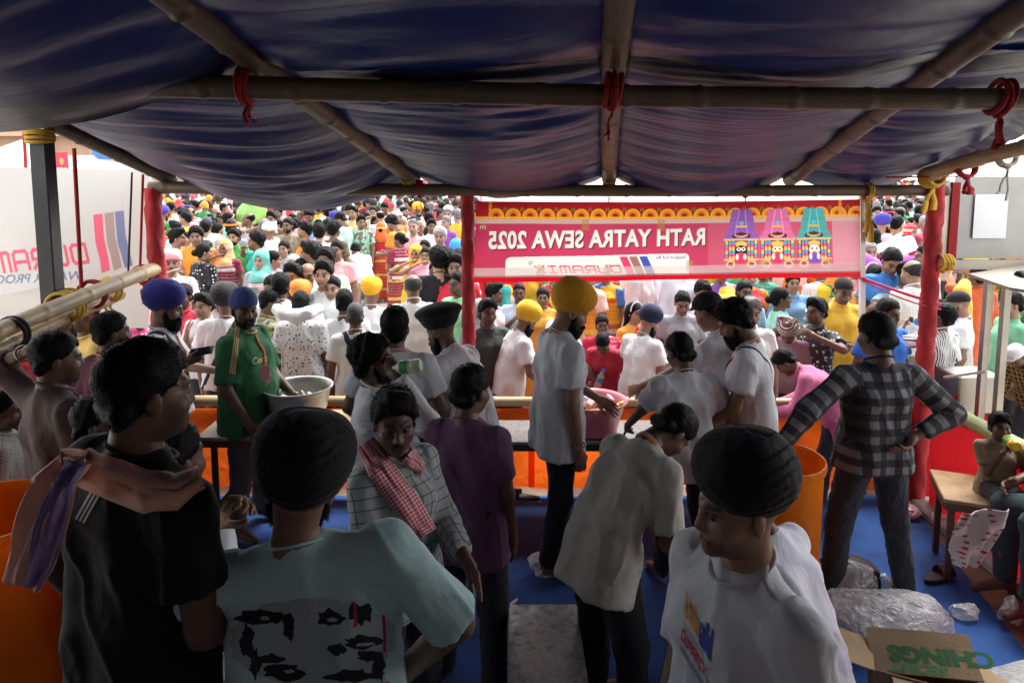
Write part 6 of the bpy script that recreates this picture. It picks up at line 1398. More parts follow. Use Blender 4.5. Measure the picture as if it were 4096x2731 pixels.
strap('strap', M_strap, .05, -1, low=.02); strap('greyturban', M_strap, .04, 1); strap('blueturban', M_strap, .035, 1); strap('bearded', M_strap, .012, -1); strap('greypack', M_strap, .05, -1); strap('khaki', M_strap, .05, 1); strap('khaki', M_strap, .05, -1)
for k in ('strap', 'cream', 'bearded', 'maroon', 'green', 'blueturban', 'yellow'): lanyard(k, M_ol, k in ('green', 'blueturban', 'bearded'))
def roll(key, name, path, r, mat, flat=.6, fold=.006, h=.011):
    J = PEOPLE[key]; pts = local(J, path); s = SDF()
    for a, b, ra, rb in zip(pts[:-1], pts[1:], r[:-1], r[1:]): s.cone(a, b, ra, rb, k=.03)
    V, Q = s.mesh(h); Nn = vnormals(V, Q); bones = [(a, b, (1,0,0), .02) for a, b in zip(pts[:-1], pts[1:])]; cl = clothcoords(V, bones)
    V = V+Nn*(fold*(1-2*np.abs(fnoise(cl*A(1,1,.25), 75, 3)))+fold*.5*fnoise(V, 40, 2))[:,None]
    o = ob(name, mk_mesh(name, V, Q, mats=(mat,), cl=cl), J['root']); return o
def hang(key, name, rows, mat, nx=14, amp=.01, color=None):
    """a hanging cloth end; rows: (left point, right point) down its length"""
    J = PEOPLE[key]; rows = A(rows); m = len(rows); n = 40
    def f(a, b):
        x = a*(m-1); i = min(int(x), m-2); t = x-i; l = rows[i,0]*(1-t)+rows[i+1,0]*t; r = rows[i,1]*(1-t)+rows[i+1,1]*t
        p = l+(r-l)*b; return p+A(0,-1,0)*amp*math.sin(b*9+a*5)+A(0,-1,.3)*amp*.6*math.sin(b*17-a*7)
    g = Geo().grid(f, n, nx); V = local(J, g.V); me = pyd(name, V, g.F, (mat,), smooth=True)
    cl = np.array([(b/(nx-1)*.2, 0, a/(n-1)*.7) for a in range(n) for b in range(nx)], np.float32)
    at = me.attributes.new('cl', 'FLOAT_VECTOR', 'POINT'); at.data.foreach_set('vector', cl.ravel())
    o = ob(name, me, J['root'], color=color); md = o.modifiers.new('thickness', 'SOLIDIFY'); md.thickness = .006; return o
cloth('peach', fold=.3); cloth('peach_border', 'window', c2=(.10,.05,.16), scale=.28, fold=.3)
PE = (.85,.47,.35)
def band(key, name, top, bot, mat, color, off=.02, Dd=1.6, n=46, m=14, fold=.006, bulge=.02):
    """a scarf lying on the wearer: edges given as photo positions, laid on the clothes and neck beneath"""
    J = PEOPLE[key]; Bs = [bvh(shirt_of(J)), bvh(J['root'])]; c0 = local(J, A([cam.location[:]]))[0]; top, bot = A(top), A(bot); k = len(top); hits = np.zeros((n,m)); ray = np.zeros((n,m,3))
    for i in range(n):
        x = i/(n-1)*(k-1); q = min(int(x), k-2); t = x-q
        for j in range(m):
            b_ = j/(m-1); uv = (top[q]*(1-t)+top[q+1]*t)*(1-b_)+(bot[q]*(1-t)+bot[q+1]*t)*b_; d = nrm(local(J, A([P(uv[0], uv[1], 1.0)]))[0]-c0); ds = [h[3] for h in (B.ray_cast(Vector(c0), Vector(d), 20) for B in Bs) if h[0] is not None]
            hits[i,j] = min(ds) if ds else np.nan; ray[i,j] = d
    md = np.nanmedian(hits); hits = np.where(np.isnan(hits) | (hits > md+.18), md+.02, hits)
    for _ in range(6): p_ = np.pad(hits, 1, mode='edge'); hits = np.minimum(hits, (p_[:-2,1:-1]+p_[2:,1:-1]+p_[1:-1,:-2]+p_[1:-1,2:])/4)
    V = []
    for i in range(n):
        for j in range(m):
            b_ = j/(m-1); V.append(c0+ray[i,j]*(hits[i,j]-off-bulge*math.sin(math.pi*b_)-fold*math.sin(b_*15+i*.12)-fold*.6*math.sin(b_*27-i*.2)))
    F = [(i*m+j, (i+1)*m+j, (i+1)*m+j+1, i*m+j+1) for i in range(n-1) for j in range(m-1)]
    me = pyd(name, V, F, (mat,), smooth=True); at = me.attributes.new('cl', 'FLOAT_VECTOR', 'POINT'); at.data.foreach_set('vector', np.array([(j/(m-1)*.1, 0, i/(n-1)*.4) for i in range(n) for j in range(m)], np.float32).ravel())
    o = ob(name, me, J['root'], color=color); md_ = o.modifiers.new('thickness', 'SOLIDIFY'); md_.thickness = .008; return o
band('black', 'scarf', [(60,452),(90,450),(122,459),(150,470),(176,476),(198,468)], [(60,474),(85,486),(115,498),(146,511),(178,510),(203,486)], MATS['peach'], PE, off=.012, bulge=.03)
hang('black', 'scarf_end', [(P(62,452,1.56),P(92,462,1.5)), (P(34,474,1.5),P(76,484,1.45)), (P(22,510,1.48),P(64,525,1.46)), (P(11,545,1.5),P(53,560,1.48)), (P(-2,578,1.52),P(42,590,1.5))], MATS['peach'], color=PE, amp=.014)
hang('black', 'scarf_border', [(P(70,458,1.51),P(87,464,1.485)), (P(54,480,1.44),P(73,485,1.43)), (P(42,515,1.44),P(61,523,1.43)), (P(29,552,1.46),P(49,559,1.45)), (P(23,584,1.48),P(40,589,1.47))], MATS['peach_border'], color=(.40,.28,.52), amp=.012)
band('glasses', 'checked_scarf', [(372,437),(392,460),(415,492),(435,528)], [(358,447),(370,474),(393,508),(416,540)], MATS['gamcha_red'], (.45,.03,.07), off=.012, bulge=.025)
band('glasses', 'checked_scarf', [(412,448),(420,456),(424,468)], [(402,460),(412,468),(420,476)], MATS['gamcha_red'], (.45,.03,.07), off=.012, bulge=.015)
o = roll('floralback', 'white_towel', [P(318,309,5.5), P(308,313,5.4), P(296,316,5.38), P(284,313,5.4), P(277,309,5.5)], [.05,.055,.06,.055,.05], MATS['cloth'], h=.016); o.color = (.85,.85,.85,1)
o = roll('rustback', 'marigold_scarf', [P(965,284,6.75), P(962,292,6.65), P(962,305,6.62), P(964,325,6.64)], [.06,.08,.09,.08], MATS['cloth'], h=.018); o.color = (.85,.36,.04,1)
hang('edge', 'polka_cloth', [(P(962,512,3.42),P(1010,508,3.3)), (P(952,530,3.42),P(1006,528,3.3)), (P(948,548,3.44),P(990,550,3.32)), (P(956,566,3.46),P(975,566,3.36))], MATS['dots_red'], color=(.7,.66,.64), amp=.02)
# spectacles
def glasses(key):
    J = PEOPLE[key]; g = Geo(); M = J['hrot']; c = J['hd']; f = lambda x, y, z: c+M@(A(x,y,z))
    for q in (-1,1):
        g.tube([f(q*.032+.022*math.cos(a), .104-.004*abs(math.cos(a)), -.004+.016*math.sin(a)) for a in np.linspace(0, 2*math.pi, 17)], .0016, 5, cap=False); g.tube([f(q*.054,.1,.0), f(q*.078,.05,.004), f(q*.08,-.02,0)], .0016, 5)
    g.tube([f(-.01,.107,0), f(.01,.107,0)], .0016, 5); return ob('spectacles', g.mesh('spectacles', plain('black_frame', (.015,.015,.015), .3), smooth=True), J['root'])
glasses('glasses'); glasses('khaki')
# held things (each its own object)
J = PEOPLE['blueturban']; q = J['toworld'](J['handR']); ph = Geo().box((0,0,0), (.15,.075,.01), bev=.003).mesh('phone', plain('black_glass', (.012,.012,.014), .15)); ob('phone', ph, loc=q+A(.03,-.02,.03), rot=(.5,-.15,.1), label='black phone in the hand of the blue turbaned man', cat='phone')
J = PEOPLE['drinker']; q = J['toworld'](J['handR']); p0, p1 = P(390,368,3.2), P(421,365,3.16)
def packbottle(a, b, label, c=(.55,.66,.45), capc=(.05,.3,.08)):
    a, b = A(a), A(b); z = nrm(b-a); x = nrm(np.cross(z, (0,0,1))); Rm = np.stack([x, np.cross(z, x), z], 1); L = np.linalg.norm(b-a)
    r = .032; me = smooth_by_angle(Geo().lathe([(.001,L),(r*.8,L),(r,L-.012),(r,L*.75),(r*.9,L*.7),(r,L*.65),(r,L*.35),(r*.5,.03),(.012,.015),(.012,0)], n=18).mesh('bottle', plain('pack_%d' % int(c[0]*100), c, .3, var=.5, vscale=25)), 40)
    o = ob('juice_bottle', me, label=label, cat='bottle'); o.matrix_world = rigid(Rm, a)
    ob('bottle_label', Geo().lathe([(r*1.01,L*.38),(r*1.02,L*.62)], n=18).mesh('bottle_label', plain('leaf_label', (.06,.3,.05), .4, var=.8, vscale=30)), o); return o
packbottle(p0, p1, 'green and white drink bottle tipped to the mouth of the curly haired man')
J = PEOPLE['child']; jr = J['root']; bpy.context.view_layer.update()
q = A((jr.matrix_world @ Vector(J['hd']+J['hrot']@A(0,.1,-.075)))[:]); packbottle(q, q+A(-.02,-.13,-.01), 'small orange juice bottle at the mouth of the seated child', c=(.85,.42,.03))
J = PEOPLE['stripeback']; q = J['toworld'](J['handL']); bottle(q+A(.0,-.03,-.12), (.25,.35,0), 'blue capped water bottle held beside the right red post', r=.033, h=.24, clear=True, cap=(.05,.35,.7))
J = PEOPLE['redsari']; q = J['toworld'](J['handR']); bottle(q+A(-.02,-.06,-.1), (.2,.3,0), 'blue capped clear bottle held by the woman in crimson', r=.03, h=.2, clear=True, cap=(.05,.25,.75))
J = PEOPLE['mintlady']; q = J['toworld'](J['handR']); bottle(q+A(.02,-.02,-.08), (.2,-.3,0), 'clear water bottle held by the woman in mint', r=.03, h=.2, clear=True, cap=(.8,.8,.8))
def bangle(key, hand_, r, mat, name='bangle'):
    J = PEOPLE[key]; c = J['W'+hand_]; y = nrm(J['W'+hand_]-J['E'+hand_]); x = nrm(np.cross(y, (0,.3,1))); z = np.cross(x, y)
    return ob(name, Geo().tube([c-y*.02+r*(math.cos(a)*x+math.sin(a)*z) for a in np.linspace(0, 2*math.pi, 20)], .006, 6, cap=False).mesh(name, mat, smooth=True), J['root'])
M_gold = plain('brass_bangle', (.6,.42,.15), .3, metal=.8); bangle('brown', 'L', .036, M_steel); bangle('yellowtee', 'L', .036, M_gold); bangle('yellow', 'R', .04, plain('bead_band', (.28,.16,.08), .6), 'wrist_band'); bangle('blueturban', 'R', .036, M_steel)
# ------------------------------------------------------------------ prints on the shirts
M_decal = print_mat('shirt_print', .0, .85)
def decal(key, quad, cv, name, off=.003, parent=None):
    """lay a flat print on the cloth: quad = four photo positions (TL, TR, BR, BL) of the print on the shirt"""
    J = PEOPLE[key]; o = shirt_of(J); B = bvh(o); nx, ny = cv.nx, cv.ny; V = []; ok = []; q = A(quad); c0 = local(J, A([cam.location[:]]))[0]
    for j in range(ny+1):
        for i in range(nx+1):
            s, t = i/nx, j/ny; uv = (q[0]*(1-s)+q[1]*s)*(1-t)+(q[3]*(1-s)+q[2]*s)*t
            w_ = local(J, A([P(uv[0], uv[1], 1.0)]))[0]; d = nrm(w_-c0); h = B.ray_cast(Vector(c0), Vector(d), 20)
            V.append(A(h[0][:])+A(h[1][:])*off if h[0] is not None else c0); ok.append(h[0] is not None)
    V = A(V); ok = np.array(ok); I, Jj = np.meshgrid(np.arange(nx), np.arange(ny)); a = (Jj*(nx+1)+I).ravel(); Q = np.stack([a+nx+1, a+nx+2, a+1, a], 1)
    col = cv.im[::2, ::2].reshape(-1,3); e = np.linalg.norm(V[Q[:,0]]-V[Q[:,2]], axis=1)
    keep = (col.min(1) >= 0) & ok[Q].all(1) & (e < np.median(e)*4)
    Q = Q[keep]; used = np.unique(Q); mp = np.full(len(V), -1); mp[used] = np.arange(len(used))
    me = mk_mesh(name, V[used], mp[Q], mats=(M_decal,)); at = me.attributes.new('ink', 'FLOAT_COLOR', 'FACE'); at.data.foreach_set('color', np.concatenate([col[keep], np.ones((keep.sum(),1))], 1).astype(np.float32).ravel())
    return ob(name, me, o)
def blank(w, h, k=1.0): return Canvas(0, 0, w, h, int(w*k), int(h*k), (-1,-1,-1))
# white logo tee at the front right
cv = blank(150, 90, 1.0); 
cv.text(text2d('khalsa', .03), 0, 40, 30, (.80,.36,.04), 62, mirror=False); cv.text(text2d('aid', .04), 64, 44, 40, (.04,.10,.42), 50, mirror=False); cv.rect(0,50,92,52,(.45,.46,.47))
cv.text(logo2d(th=.24, shear=.2), 0, 72, 16, (.62,.03,.09), 104, mirror=False); cv.ell(110,70,3,3,(.3,.3,.3)); cv.text(text2d('WATER PROOFING PRODUCTS', .02), 0, 86, 8, (.12,.18,.28), 112, mirror=False)
decal('profile', [(688,582),(723,641),(715,710),(680,651)], cv, 'shirt_print')
# mint tee: loose ink shapes on a grey panel
cv = blank(160, 100, 1.0); r = np.random.default_rng(5); PG = (.36,.42,.43); cv.poly([(80+78*math.cos(a)*r.uniform(.86,1.0)*(1.12 if abs(math.cos(a))>.5 else 1)/1.12*1.1, 50+46*math.sin(a)*r.uniform(.88,1.0)) for a in np.linspace(0, 6.28, 40, endpoint=False)], PG)
def blob(cx, cy, rx, ry, c, n=16, j=.35): cv.poly([(cx+rx*math.cos(a)*r.uniform(1-j,1+j), cy+ry*math.sin(a)*r.uniform(1-j,1+j)) for a in np.linspace(0, 6.28, n, endpoint=False)], c)
K = (.012,.012,.014)
for cx, cy, rx, ry in ((34,24,22,7),(18,48,7,16),(58,34,6,14),(40,66,16,5),(52,78,18,9),(24,70,5,14),(98,26,13,8),(128,22,14,10),(104,56,9,6),(128,50,16,7),(136,64,14,6),(118,84,24,6),(142,74,6,14)): blob(cx, cy, rx, ry, K)
for cx, cy, rx, ry in ((36,26,5,2),(100,28,5,2),(130,52,9,1.5),(56,78,5,2)): blob(cx, cy, rx, ry, PG)
cv.poly([(122,12),(125,12),(124,34),(120,36)], (.4,.02,.05)); cv.poly([(148,24),(151,24),(150,60),(147,62)], (.4,.02,.05)); cv.poly([(62,96),(92,95),(92,100),(62,100)], (.35,.015,.04)); cv.poly([(118,97),(150,90),(152,95),(122,100)], (.42,.02,.06))
decal('mint', [(226,592),(392,590),(398,690),(232,692)], cv, 'shirt_print')
# black shirt: three white shoulder stripes
cv = blank(60, 80, 1.0)
for i in range(3): cv.poly([(8+i*16,0),(17+i*16,0),(17+i*16,80),(8+i*16,80)], (.55,.56,.58))
decal('black', [(92,486),(106,491),(88,524),(74,517)], cv, 'shoulder_stripes')
# green jersey
cv = blank(50, 24, 1.0); cv.text(text2d('Cent', .02), 0, 20, 16, (.62,.55,.3), 48, mirror=False); decal('green', [(252,356),(268,352),(268,362),(252,366)], cv, 'shirt_print')
cv = blank(24, 90, 1.0); cv.rect(3,0,8,90,(.5,.36,.14)); cv.rect(10,0,14,90,(.45,.33,.2)); cv.rect(16,0,21,90,(.5,.36,.14)); decal('green', [(235,324),(241,325),(236,374),(228,373)], cv, 'sleeve_stripes')
J = PEOPLE['green']; q = P(265,372,4.2); B = bvh(shirt_of(J)); ob('name_card', Geo().box((0,0,0), (.06,.004,.1), bev=.001).mesh('name_card', plain('pink_card', (.7,.3,.3), .3)), J['root'], loc=local(J, A([q]))[0], rot=(0,0,R_(-J['face'])))
cv = blank(40, 30, 1.0)
for i in range(3): cv.poly([(2+i*10,20),(8+i*10,18),(14+i*7,20),(14+i*7,22),(2+i*10,22)], (.8,.8,.8)) if False else cv.poly([(4+i*9,21),(12+i*9,21),(8+i*4,21-6*(i+1)),(3+i*5,21-5*(i+1))], (.8,.8,.8))
cv.rect(2,23,36,28,(.8,.8,.8)); decal('bluepolo', [(902,372),(914,371),(914,382),(902,383)], cv, 'chest_mark')
# ------------------------------------------------------------------ the crowd in the square
TEMPL = {}
POSES = {
 'm0': dict(), 'm1': dict(L=('s',-.06,.24,-.34), R=('s',-.06,.24,-.34)), 'm2': dict(R=('s',-.08,.2,.12), poleR=(1,.2,-.4), handR='flat'), 'm3': dict(head=(38,0,0)), 'm4': dict(head=(-38,0,0)),
 'm5': dict(top='full', L=('s',.08,.02,-.53)), 'm6': dict(head=(0,32,0), L=('s',-.05,.25,-.3), R=('s',-.05,.25,-.3)), 'm7': dict(top='kurta'), 'm8': dict(lean=55, head=(0,40,0), L=('s',.0,.2,-.48), R=('s',.0,.2,-.48)), 'm9': dict(top='shirt', fat=.03, head=(12,5,0)),
 'f0': dict(sex='f', top='blouse', bottom='sari', pallu=True), 'f1': dict(sex='f', top='blouse', bottom='sari', pallu=True, R=('s',-.08,.2,.1), poleR=(1,.2,-.5), handR='flat'), 'f2': dict(sex='f', top='blouse', bottom='sari', pallu=True, head=(35,8,0), L=('s',-.05,.22,-.3)), 'f3': dict(sex='f', top='shirt', bottom='trousers', head=(-25,5,0)), 'c0': dict(hscale=(1.15,1.15,1.15)),
}
def templ(k, lod):
    if (k, lod) not in TEMPL:
        sp = dict(POSES[k]); sp['hair'] = []; sp['seed'] = len(TEMPL); J = skeleton(sp); arms(sp, J, None); TEMPL[(k, lod)] = (person_parts(sp, J, lod), J, sp)
    return TEMPL[(k, lod)]
COLS = {'white': (.74,.74,.75), 'maroon': (.26,.025,.06), 'red': (.62,.03,.05), 'orange': (.80,.26,.03), 'yellow': (.80,.50,.04), 'peach': (.78,.55,.42), 'pink': (.78,.38,.45), 'purple': (.22,.07,.32), 'blue': (.06,.2,.55), 'pale blue': (.45,.62,.75), 'teal': (.04,.38,.36), 'green': (.06,.28,.07), 'lime': (.45,.7,.2), 'grey': (.28,.29,.30), 'black': (.015,.015,.017), 'brown': (.16,.1,.06), 'cream': (.72,.68,.58), 'mint': (.35,.68,.58), 'khaki': (.3,.26,.16)}
SKINS = [(.19,.10,.062), (.25,.138,.088), (.32,.185,.12), (.38,.235,.155)]
CROWD = []
def zone(u):
    for a, z in ((158,'beyond the left post'), (190,'by the left post'), (235,'above the charcoal turban'), (285,'above the yellow plaid'), (330,'above the orange turban'), (385,'above the golden turban'), (430,'above the balding man'), (470,'by the middle post'), (866,'behind the red banner'), (905,'by the white upright'), (945,'by the right post'), (1100,'under the steel cart')):
        if u < a: return z
def facing(f):
    f = f % 360
    return 'back turned' if f < 50 or f > 310 else ('facing left' if f < 130 else ('facing us' if f < 230 else 'facing right'))
GAR = {'m': 'shirt', 'f': 'sari', 'c': 'top'}
HW = {'turban': 'turban', 'turban_small': 'turban', 'cap': 'cap', 'round_cap': 'black cap', 'scarf': 'head scarf', 'wrap': 'head wrap', 'headband': 'headband', 'bald': 'balding', 'long': 'long hair', 'plait': 'plait', 'pony': 'ponytail', 'beard': 'beard'}
CNT = {'n': 0}
def put(u, v, k, face, col, hairs=None, mat=None, hgt=None, pal=None, feature=None, D=None, lodmin=None):
    r = random.Random(int(u*131+v*17)); sex = k[0]
    h = hgt or {'m': r.uniform(1.60,1.72), 'f': r.uniform(1.46,1.56), 'c': r.uniform(1.0,1.25)}[sex]
    if D is None:
        kk = -(P(u, v, 1.0)[2]-CAM_H); D = (CAM_H-h+GS*G0)/(kk+GS) if kk*G0 < CAM_H-h else (CAM_H-h)/kk
        if D < 6.3: D = 6.3; h = max(1.2, CAM_H-kk*D)
    T = P(u, v, D); lod = 1 if D < 10.5 else 0
    parts, J, sp = templ(k, lod); sc = h/J['top'][2]; Rz = RZ(face); off = Rz@(J['top']*sc)
    HM = rigid(J['hrot']*A(sp.get('hscale', (1,1,1))), J['hd']); ps = list(parts)
    hairs = hairs or [('bun' if sex == 'f' else r.choice(['short','short','quiff','curly']), BLK)]
    for it in hairs:
        st = it[0]; nm_ = 'hair' if st in ('short','curly','quiff','shaved','bald','bun','long','plait','pony') else ('beard' if 'beard' in st else ('turban' if 'turban' in st else st))
        ps.append((nm_, hair(st, lod), (it[2] if len(it) > 2 else ('turbancloth' if st in CLOTHLIKE else 'hair')), it[1], HM))
    c = COLS[col]; jit = lambda c_: tuple(min(.9, x*r.uniform(.88,1.1)) for x in c_)
    ov = {'person': r.choice(SKINS), 'shirt': jit(c), 'trousers': r.choice([(.03,.035,.05), (.02,.02,.022), (.12,.13,.16), (.2,.16,.12), (.5,.48,.44)]), 'collar': jit(c), 'sari_skirt': jit(c), 'sari_drape': jit(COLS[pal] if pal else c)}
    if mat: ov['shirt_mat'] = mat
    if sex == 'f': ov['sari_drape_mat'] = r.choice(['sari','sari_white','sari_red','cloth']); ov['sari_skirt_mat'] = r.choice(['sari','cloth','sari_white'])
    hw = [HW[i[0]] for i in hairs if i[0] in HW]
    who = {'m': 'man', 'f': 'woman', 'c': 'child'}[sex]
    lab = f"{who} in {col} {feature or GAR[sex]}"+(f" with {hw[0]}" if hw and hw[0] != 'balding' else (' balding' if hw else ''))+f", {facing(face)}, "+('near' if D < 9.5 else ('mid' if D < 14 else 'far'))+f" {zone(u)}"
    o = spawn(ps, (T[0]-off[0], T[1]-off[1], max(0, gz(D))), face, sc, lab, 'people in the crowd beyond the counter', ov)
    CROWD.append((o, lab, u, v, T[0], T[1])); return o, J, sc
W_ = 'white'; B_, F_, L_, RR = 0, 180, 90, -90
GB = [('short', (.18,.18,.18))]; CAP = lambda c: [('shaved', BLK), ('cap', c)]
la = [(450,220,'m0',60,W_), (525,195,'m3',170,W_), (620,240,'f3',0,'grey',[('long',BLK)]), (745,200,'m0',-70,W_), (990,215,'m0',172,W_,CAP((.3,.3,.3))), (1110,235,'m9',10,W_), (435,360,'m0',8,'orange'), (360,400,'m0',-100,'grey'), (575,415,'m0',-80,'peach',[('quiff',BLK)]), (760,335,'m0',100,W_), (855,325,'m9',70,'maroon'), (1130,365,'m0',-75,'red'), (1390,365,'m2',-60,W_), (1240,490,'m3',150,'cream',[('bald',BLK)]), (1225,585,'m0',10,'grey',[('short',BLK),('headband',(.85,.2,.02))]), (1345,440,'m0',-10,'yellow'), (1770,480,'m2',175,'brown'), (2040,300,'m5',8,W_), (2210,400,'m0',95,'maroon',None,'plaid_maroon'), (1985,560,'m0',172,'khaki',[('short',BLK),('shortbeard',BLK)],'camo'), (1665,570,'m0',5,'cream',GB), (1740,620,'m0',80,'cream',[('wrap',(.8,.8,.8))]), (2220,610,'m0',95,'orange'), (2155,650,'c0',70,'red'), (890,590,'m0',10,W_), (910,548,'m0',20,'peach',CAP((.06,.07,.12))), (1000,540,'f0',165,'pink'), (1060,620,'f2',-80,'blue',[('long',BLK)]), (500,605,'m0',80,'pale blue'), (500,705,'m0',-75,W_,[('quiff',BLK)]), (650,735,'f0',168,'orange'), (770,680,'m1',-165,'orange'), (870,885,'f3',-30,'black',[('bun',BLK)],'dots_white'), (1150,850,'f1',178,'maroon',[('bun',BLK),('scarf',(.75,.3,.1),'sari_white')]), (1275,705,'m5',176,'green',[('curly',BLK),('shortbeard',BLK)]), (1580,745,'m2',105,'teal',[('curly',BLK)]), (1635,990,'f0',172,'grey',[('bun',BLK),('scarf',(.15,.45,.38))]), (1790,980,'f2',-100,'pink',[('pony',BLK)]), (1935,850,'f0',176,'grey'), (2060,1030,'f0',170,'pink',[('bun',(.5,.5,.5))]), (2150,1085,'f0',180,'black'), (430,1000,'m2',-150,W_,[('short',BLK),('moustache',BLK),('wrap',(.6,.06,.1),'gamcha_red')]), (2055,1180,'m0',172,'grey'), (2240,1160,'m9',176,W_,[('bald',BLK),('moustache',BLK)]), (130,700,'m0',-80,W_), (2290,880,'m0',90,W_), (255,700,'m0',20,'pink'), (250,1000,'m0',-60,'pink')]
for e in la: put((550+e[0]/3.301)/4, (700+e[1]/3.301)/4, e[2], e[3], e[4], *e[5:])
lb_ = [(250,370,'m4',10,'yellow'), (370,430,'m0',5,W_), (445,295,'m0',95,W_), (590,205,'m0',175,W_,CAP((.7,.05,.05))), (725,210,'m0',178,W_,CAP((.75,.5,.35))), (890,260,'m2',178,'orange'), (870,325,'m5',8,'maroon'), (1140,325,'m0',-80,W_,[('quiff',BLK)]), (1300,245,'m0',178,W_,GB), (1480,345,'m0',85,'maroon'), (1370,410,'m0',-110,W_,[('shaved',BLK),('round_cap',(.012,.012,.012)),('moustache',BLK)]), (1640,375,'m0',85,W_,[('shaved',BLK),('round_cap',(.012,.012,.012))]), (1730,350,'m0',5,W_,GB), (1885,360,'m0',5,W_), (1960,395,'m0',92,W_,CAP((.8,.75,.75))), (2085,440,'m0',5,'yellow',GB), (1700,245,'m0',-80,W_), (1610,240,'m0',170,'grey'), (1495,240,'m0',-85,W_), (1900,250,'m0',-80,'pale blue'), (2020,265,'m0',175,W_), (680,380,'m6',-70,W_), (590,440,'f3',-60,'cream',[('pony',BLK)]), (500,490,'m6',80,'mint'), (370,580,'m0',10,W_), (440,610,'m0',-20,'brown'), (250,640,'m0',6,W_), (370,685,'f3',-60,W_,[('bun',BLK),('cap',(.02,.02,.022))]), (1060,460,'m0',10,W_,[('bald',BLK)]), (1180,530,'m6',70,'orange'), (1070,625,'f0',4,'red',[('bun',BLK),('scarf',(.75,.1,.03),'sari')]), (1310,745,'f2',40,'maroon'), (1500,565,'m0',172,'pink',[('shaved',GRY)]), (1580,580,'m0',178,W_,[('bald',(.5,.5,.5)),('moustache',(.5,.5,.5))]), (1730,580,'m4',-120,'cream'), (1850,685,'m0',175,'orange',[('curly',(.4,.4,.4))]), (1700,490,'m0',10,'black',[('curly',BLK)]), (1645,840,'f0',172,'black',[('long',BLK)]), (1525,920,'f1',176,'yellow',[('bun',BLK),('scarf',(.8,.4,.05),'sari')]), (1660,935,'f1',175,'pink',[('pony',BLK)]), (2060,845,'f0',20,'blue',[('bun',BLK),('scarf',(.05,.3,.75))]), (1830,955,'m0',12,'black',[('curly',BLK)]), (1950,970,'m0',8,'grey'), (2080,1000,'m0',20,W_,[('curly',BLK)]), (2060,1060,'m0',175,'red'), (1985,1095,'f0',170,'orange',[('bun',BLK),('headband',(.85,.3,.05))]), (340,970,'m0',172,W_), (490,855,'m0',170,'pink'), (180,885,'m0',80,W_,None,'plaid_bw'), (320,1145,'m0',176,W_,[('quiff',BLK)]), (430,1340,'m0',178,'blue',None,'plaid_bw'), (720,900,'m8',30,W_)]
for e in lb_: put((1200+e[0]/3.301)/4, (700+e[1]/3.301)/4, e[2], e[3], e[4], *e[5:], **({'hgt': 1.3} if e[2] == 'm8' else {}))
lc = [(360,415,'m0',178,W_), (525,430,'m0',100,W_,[('short',BLK),('headband',(.75,.03,.08))]), (670,440,'m0',80,'pink'), (910,300,'m0',170,'green',[('short',BLK),('moustache',BLK)]), (1060,345,'m0',10,W_,CAP((.85,.85,.85))), (800,340,'m0',5,W_), (650,335,'m0',-60,W_), (1010,530,'m0',8,'pink',[('short',(.3,.3,.3))]), (1105,600,'f0',80,'purple'), (380,560,'f3',10,'black',[('long',BLK)]), (500,595,'m0',-75,'peach'), (630,545,'m0',-60,'black'), (930,520,'m0',10,W_), (530,310,'m0',5,W_), (420,320,'m0',-70,'grey',None,'plaid_bw'), (960,330,'m0',95,W_), (740,310,'m0',175,'blue'), (270,870,'m0',170,'cream',[('short',(.3,.3,.3)),('beard',(.6,.6,.6))]), (1040,925,'m0',80,W_), (600,985,'m6',175,'blue',[('short',BLK)]), (850,1120,'m9',10,W_,[('bald',(.03,.03,.03))]), (330,1220,'f0',8,'peach'), (1150,560,'m0',100,'orange'), (1130,380,'m0',20,W_), (330,700,'m0',20,'maroon')]
for e in lc: put((3396+e[0]/3.301)/4, (700+e[1]/3.301)/4, e[2], e[3], e[4], *e[5:])
# child on shoulders
put((550+1785/3.301)/4, (700+370/3.301)/4, 'c0', 176, 'pink', None, None, 1.1, D=depth_for(300, 212, 1.62)) if False else None
# everyone between those: fill the square evenly, nearest first
occ = [(c[4], c[5]) for c in CROWD]+[(J['loc'][0], J['loc'][1]) for J in PEOPLE.values()]
rf = random.Random(11); wc = ['white']*6+['red','orange','pink']+['maroon','red','orange','orange','yellow','yellow','peach','pink','pink','purple','blue','pale blue','teal','green','grey','grey','black','cream','mint','khaki','brown']
mk = ['m0','m1','m3','m4','m5','m6','m7','m9','m2']; fk = ['f0','f1','f2','f0']
def inview(X, Y, lo=148, hi=478):
    u = 512+FPX*X/Y; v = 178+(CAM_H-1.62-gz(Y))*FPX/Y
    if v > 300: return False
    if 478 <= u <= 864: return 6.9 < Y < 8.8
    return (lo < u < hi) or (864 < u < 950) or (945 < u < 1030 and v > 205)
class Grid:
    def __init__(s, c): s.c = c; s.d = {}
    def ok(s, x, y, r):
        i, j = int(x//s.c), int(y//s.c); n = int(r//s.c)+1
        return all((x-p[0])**2+(y-p[1])**2 >= r*r for a in range(i-n, i+n+1) for b in range(j-n, j+n+1) for p in s.d.get((a,b), ()))
    def add(s, x, y): s.d.setdefault((int(x//s.c), int(y//s.c)), []).append((x, y))
GR = Grid(.6)
for x, y in occ: GR.add(x, y)
cand = []
for _ in range(60000):
    Y = 6.6+(62**.5*rf.random()**.9)**2; X = rf.uniform(-.56*Y, .78*Y)
    if inview(X, Y): cand.append((Y, X))
cand.sort(); nfill = 0; far = []
